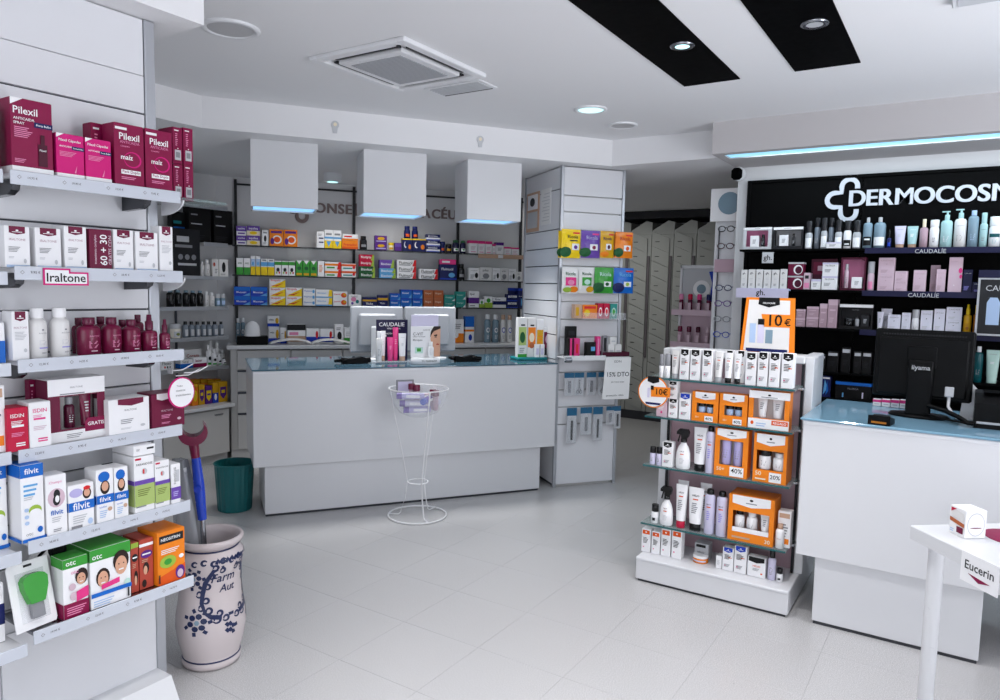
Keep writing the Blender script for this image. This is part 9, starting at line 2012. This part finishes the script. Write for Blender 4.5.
('carton', 'pink_box', -0.3571, 5.24, 1.6409, 0.0, 0.071, 0.062, 0.08, 'upper pale pink skincare box in the lower two-high stack', 'box'),
('carton', 'pink_box', -0.2548, 5.24, 1.5781, 0.0, 0.068, 0.132, 0.08, 'single pale pink box in the middle of the second shelf', 'box'),
('carton', 'pink_box', -0.1761, 5.31, 1.5781, 0.0, 0.052, 0.165, 0.05, 'tall narrow pale pink box in the rear', 'box'),
('carton', 'pink_box', -0.1422, 5.24, 1.5781, 0.0, 0.048, 0.137, 0.08, 'narrow pale pink box in front of the tall one', 'box'),
('carton', 'pink_tall', -0.0687, 5.24, 1.5781, 0.0, 0.071, 0.21, 0.08, 'tallest pale pink box with hot pink flower print', 'box'),
('carton', 'navy_caud', -0.004, 5.24, 1.5781, 0.0, 0.047, 0.136, 0.08, 'navy box right of the tallest pink box', 'box'),
('carton', 'navy_caud', 0.054, 5.24, 1.5781, 0.0, 0.062, 0.061, 0.08, 'low navy box beside the framed card', 'box'),
],
'skincare on the third cosmetics shelf': [
('carton', 'rose_box', -0.9365, 5.24, 1.3261, 0.0, 0.058, 0.058, 0.08, 'lower dusty rose box in the left two-high stack', 'box'),
('carton', 'rose_box', -0.9365, 5.24, 1.3852, 0.0, 0.058, 0.058, 0.08, 'upper dusty rose box in the left two-high stack', 'box'),
('carton', 'rose_box', -0.8626, 5.24, 1.3261, 0.0, 0.074, 0.068, 0.08, 'lower dusty rose box in the second two-high stack', 'box'),
('carton', 'rose_box', -0.8626, 5.24, 1.3952, 0.0, 0.074, 0.068, 0.08, 'upper dusty rose box in the second two-high stack', 'box'),
('carton', 'rose_box', -0.796, 5.24, 1.3261, 0.0, 0.047, 0.159, 0.08, 'dusty rose box, single shorter one', 'box'),
('carton', 'rose_box', -0.7402, 5.24, 1.3261, 0.0, 0.057, 0.188, 0.08, 'dusty rose box, single tallest one', 'box'),
('gift', 'gift_black', -0.5998, 5.24, 1.3261, 0.0, 0.197, 0.16, 0.08, 'black window gift box with white top on the third shelf', 'gift box'),
('tube', 'tube_white2', -0.4593, 5.2155, 1.3261, 0.0, 0.037, 0.117, 0.031, 'short pale tube at left of the white boxes', 'tube'),
('tube', 'tube_white2', -0.43, 5.2864, 1.3261, 0.0, 0.064, 0.137, 0.053, 'tall pale tube behind the short one', 'tube'),
('carton', 'white_caud', -0.3791, 5.24, 1.3261, 0.0, 0.07, 0.101, 0.08, 'low pale lilac box on the third cosmetics shelf', 'box'),
('carton', 'white_caud', -0.3128, 5.24, 1.3261, 0.0, 0.048, 0.116, 0.08, 'narrow pale lilac box on the third cosmetics shelf', 'box'),
('bottle', 'foam_white', -0.2618, 5.2218, 1.3261, 0.0, 0.042, 0.138, 0.044, 'white foam bottle between the pale lilac boxes', 'bottle'),
('carton', 'white_caud', -0.2023, 5.24, 1.3261, 0.0, 0.063, 0.135, 0.08, 'pale lilac box, wide single right of the foam bottle', 'box'),
('carton', 'white_caud', -0.1345, 5.24, 1.3261, 0.0, 0.057, 0.146, 0.08, 'pale lilac box, single left of the stacked pair', 'box'),
('carton', 'white_caud', -0.0592, 5.24, 1.3261, 0.0, 0.081, 0.079, 0.08, 'lower wide pale lilac box in the two-high stack', 'box'),
('carton', 'white_caud', -0.0592, 5.24, 1.4065, 0.0, 0.081, 0.079, 0.08, 'upper wide pale lilac box in the two-high stack', 'box'),
('bottle', 'spray_gold', 0.012, 5.2219, 1.3261, 0.0, 0.042, 0.179, 0.044, 'golden spray bottle with yellow cap', 'bottle'),
('bottle', 'spray_brown', 0.0571, 5.2172, 1.3261, 0.0, 0.033, 0.177, 0.034, 'brown oil bottle with yellow cap', 'bottle'),
('bottle', 'spray_amber', 0.0913, 5.212, 1.3261, 0.0, 0.023, 0.176, 0.024, 'rust amber bottle half hidden by the framed card', 'bottle'),
],
'dark boxes on the fourth cosmetics shelf': [
('carton', 'black_box', -0.7879, 5.24, 1.0361, 0.0, 0.046, 0.107, 0.08, 'black box with grey top strip, first left of the black monitor', 'box'),
('carton', 'black_box', -0.7214, 5.24, 1.0361, 0.0, 0.069, 0.133, 0.08, 'black box with grey top strip, second left of the black monitor', 'box'),
('carton', 'black_box', -0.6426, 5.24, 1.0361, 0.0, 0.056, 0.165, 0.08, 'black box with grey top strip, third and tallest left of the black monitor', 'box'),
('carton', 'black_box', -0.5735, 5.24, 1.0361, 0.0, 0.046, 0.144, 0.08, 'black box with grey top strip, fourth left of the black monitor', 'box'),
('carton', 'black_box', -0.5183, 5.24, 1.0361, 0.0, 0.055, 0.145, 0.08, 'black box with grey top strip, fifth left of the black monitor', 'box'),
('bottle', 'bottle_teal', 0.0833, 5.2243, 1.0361, 0.0, 0.047, 0.218, 0.049, 'dark teal bottle with white cap right of the black monitor', 'bottle'),
('tube', 'tube_mint', 0.1554, 5.2294, 1.0361, 0.0, 0.072, 0.2, 0.059, 'mint tube right of the black monitor', 'tube'),
],
'boxes on the lowest cosmetics shelf': [
('carton', 'blue_leaf', -0.7534, 5.24, 0.8631, 0.0, 0.055, 0.139, 0.08, 'navy carton with sky blue leaf print on the lowest shelf', 'box'),
('carton', 'black_bluetop', -0.5884, 5.24, 0.8631, 0.0, 0.213, 0.113, 0.08, 'wide black carton with blue top on the lowest shelf', 'box'),
],
'pink topped boxes behind the black monitor': [
('carton', 'magenta_white', -0.356, 4.18, 0.9793, 0.0, 0.037, 0.033, 0.04, 'white box with pink top, first in the row behind the black monitor', 'box'),
('carton', 'magenta_white', -0.3147, 4.18, 0.9793, 0.0, 0.037, 0.036, 0.04, 'white box with pink top, second in the row behind the black monitor', 'box'),
('carton', 'magenta_white', -0.2739, 4.18, 0.9793, 0.0, 0.036, 0.039, 0.04, 'white box with pink top, third in the row behind the black monitor', 'box'),
('carton', 'magenta_white', -0.2336, 4.18, 0.9793, 0.0, 0.036, 0.041, 0.04, 'white box with pink top, fourth in the row behind the black monitor', 'box'),
('carton', 'magenta_white', -0.1938, 4.18, 0.9793, 0.0, 0.035, 0.044, 0.04, 'white box with pink top, fifth in the row behind the black monitor', 'box'),
],
None: [
('carton', 'euc_box', 0.052, 2.885, 0.7412, -0.9076, 0.075, 0.095, 0.075, 'small white carton with crimson and brown print on the white table', 'box'),
],
}
for grp, rows in ITEMS.items():
    for it in rows:
        product(*it, grp)
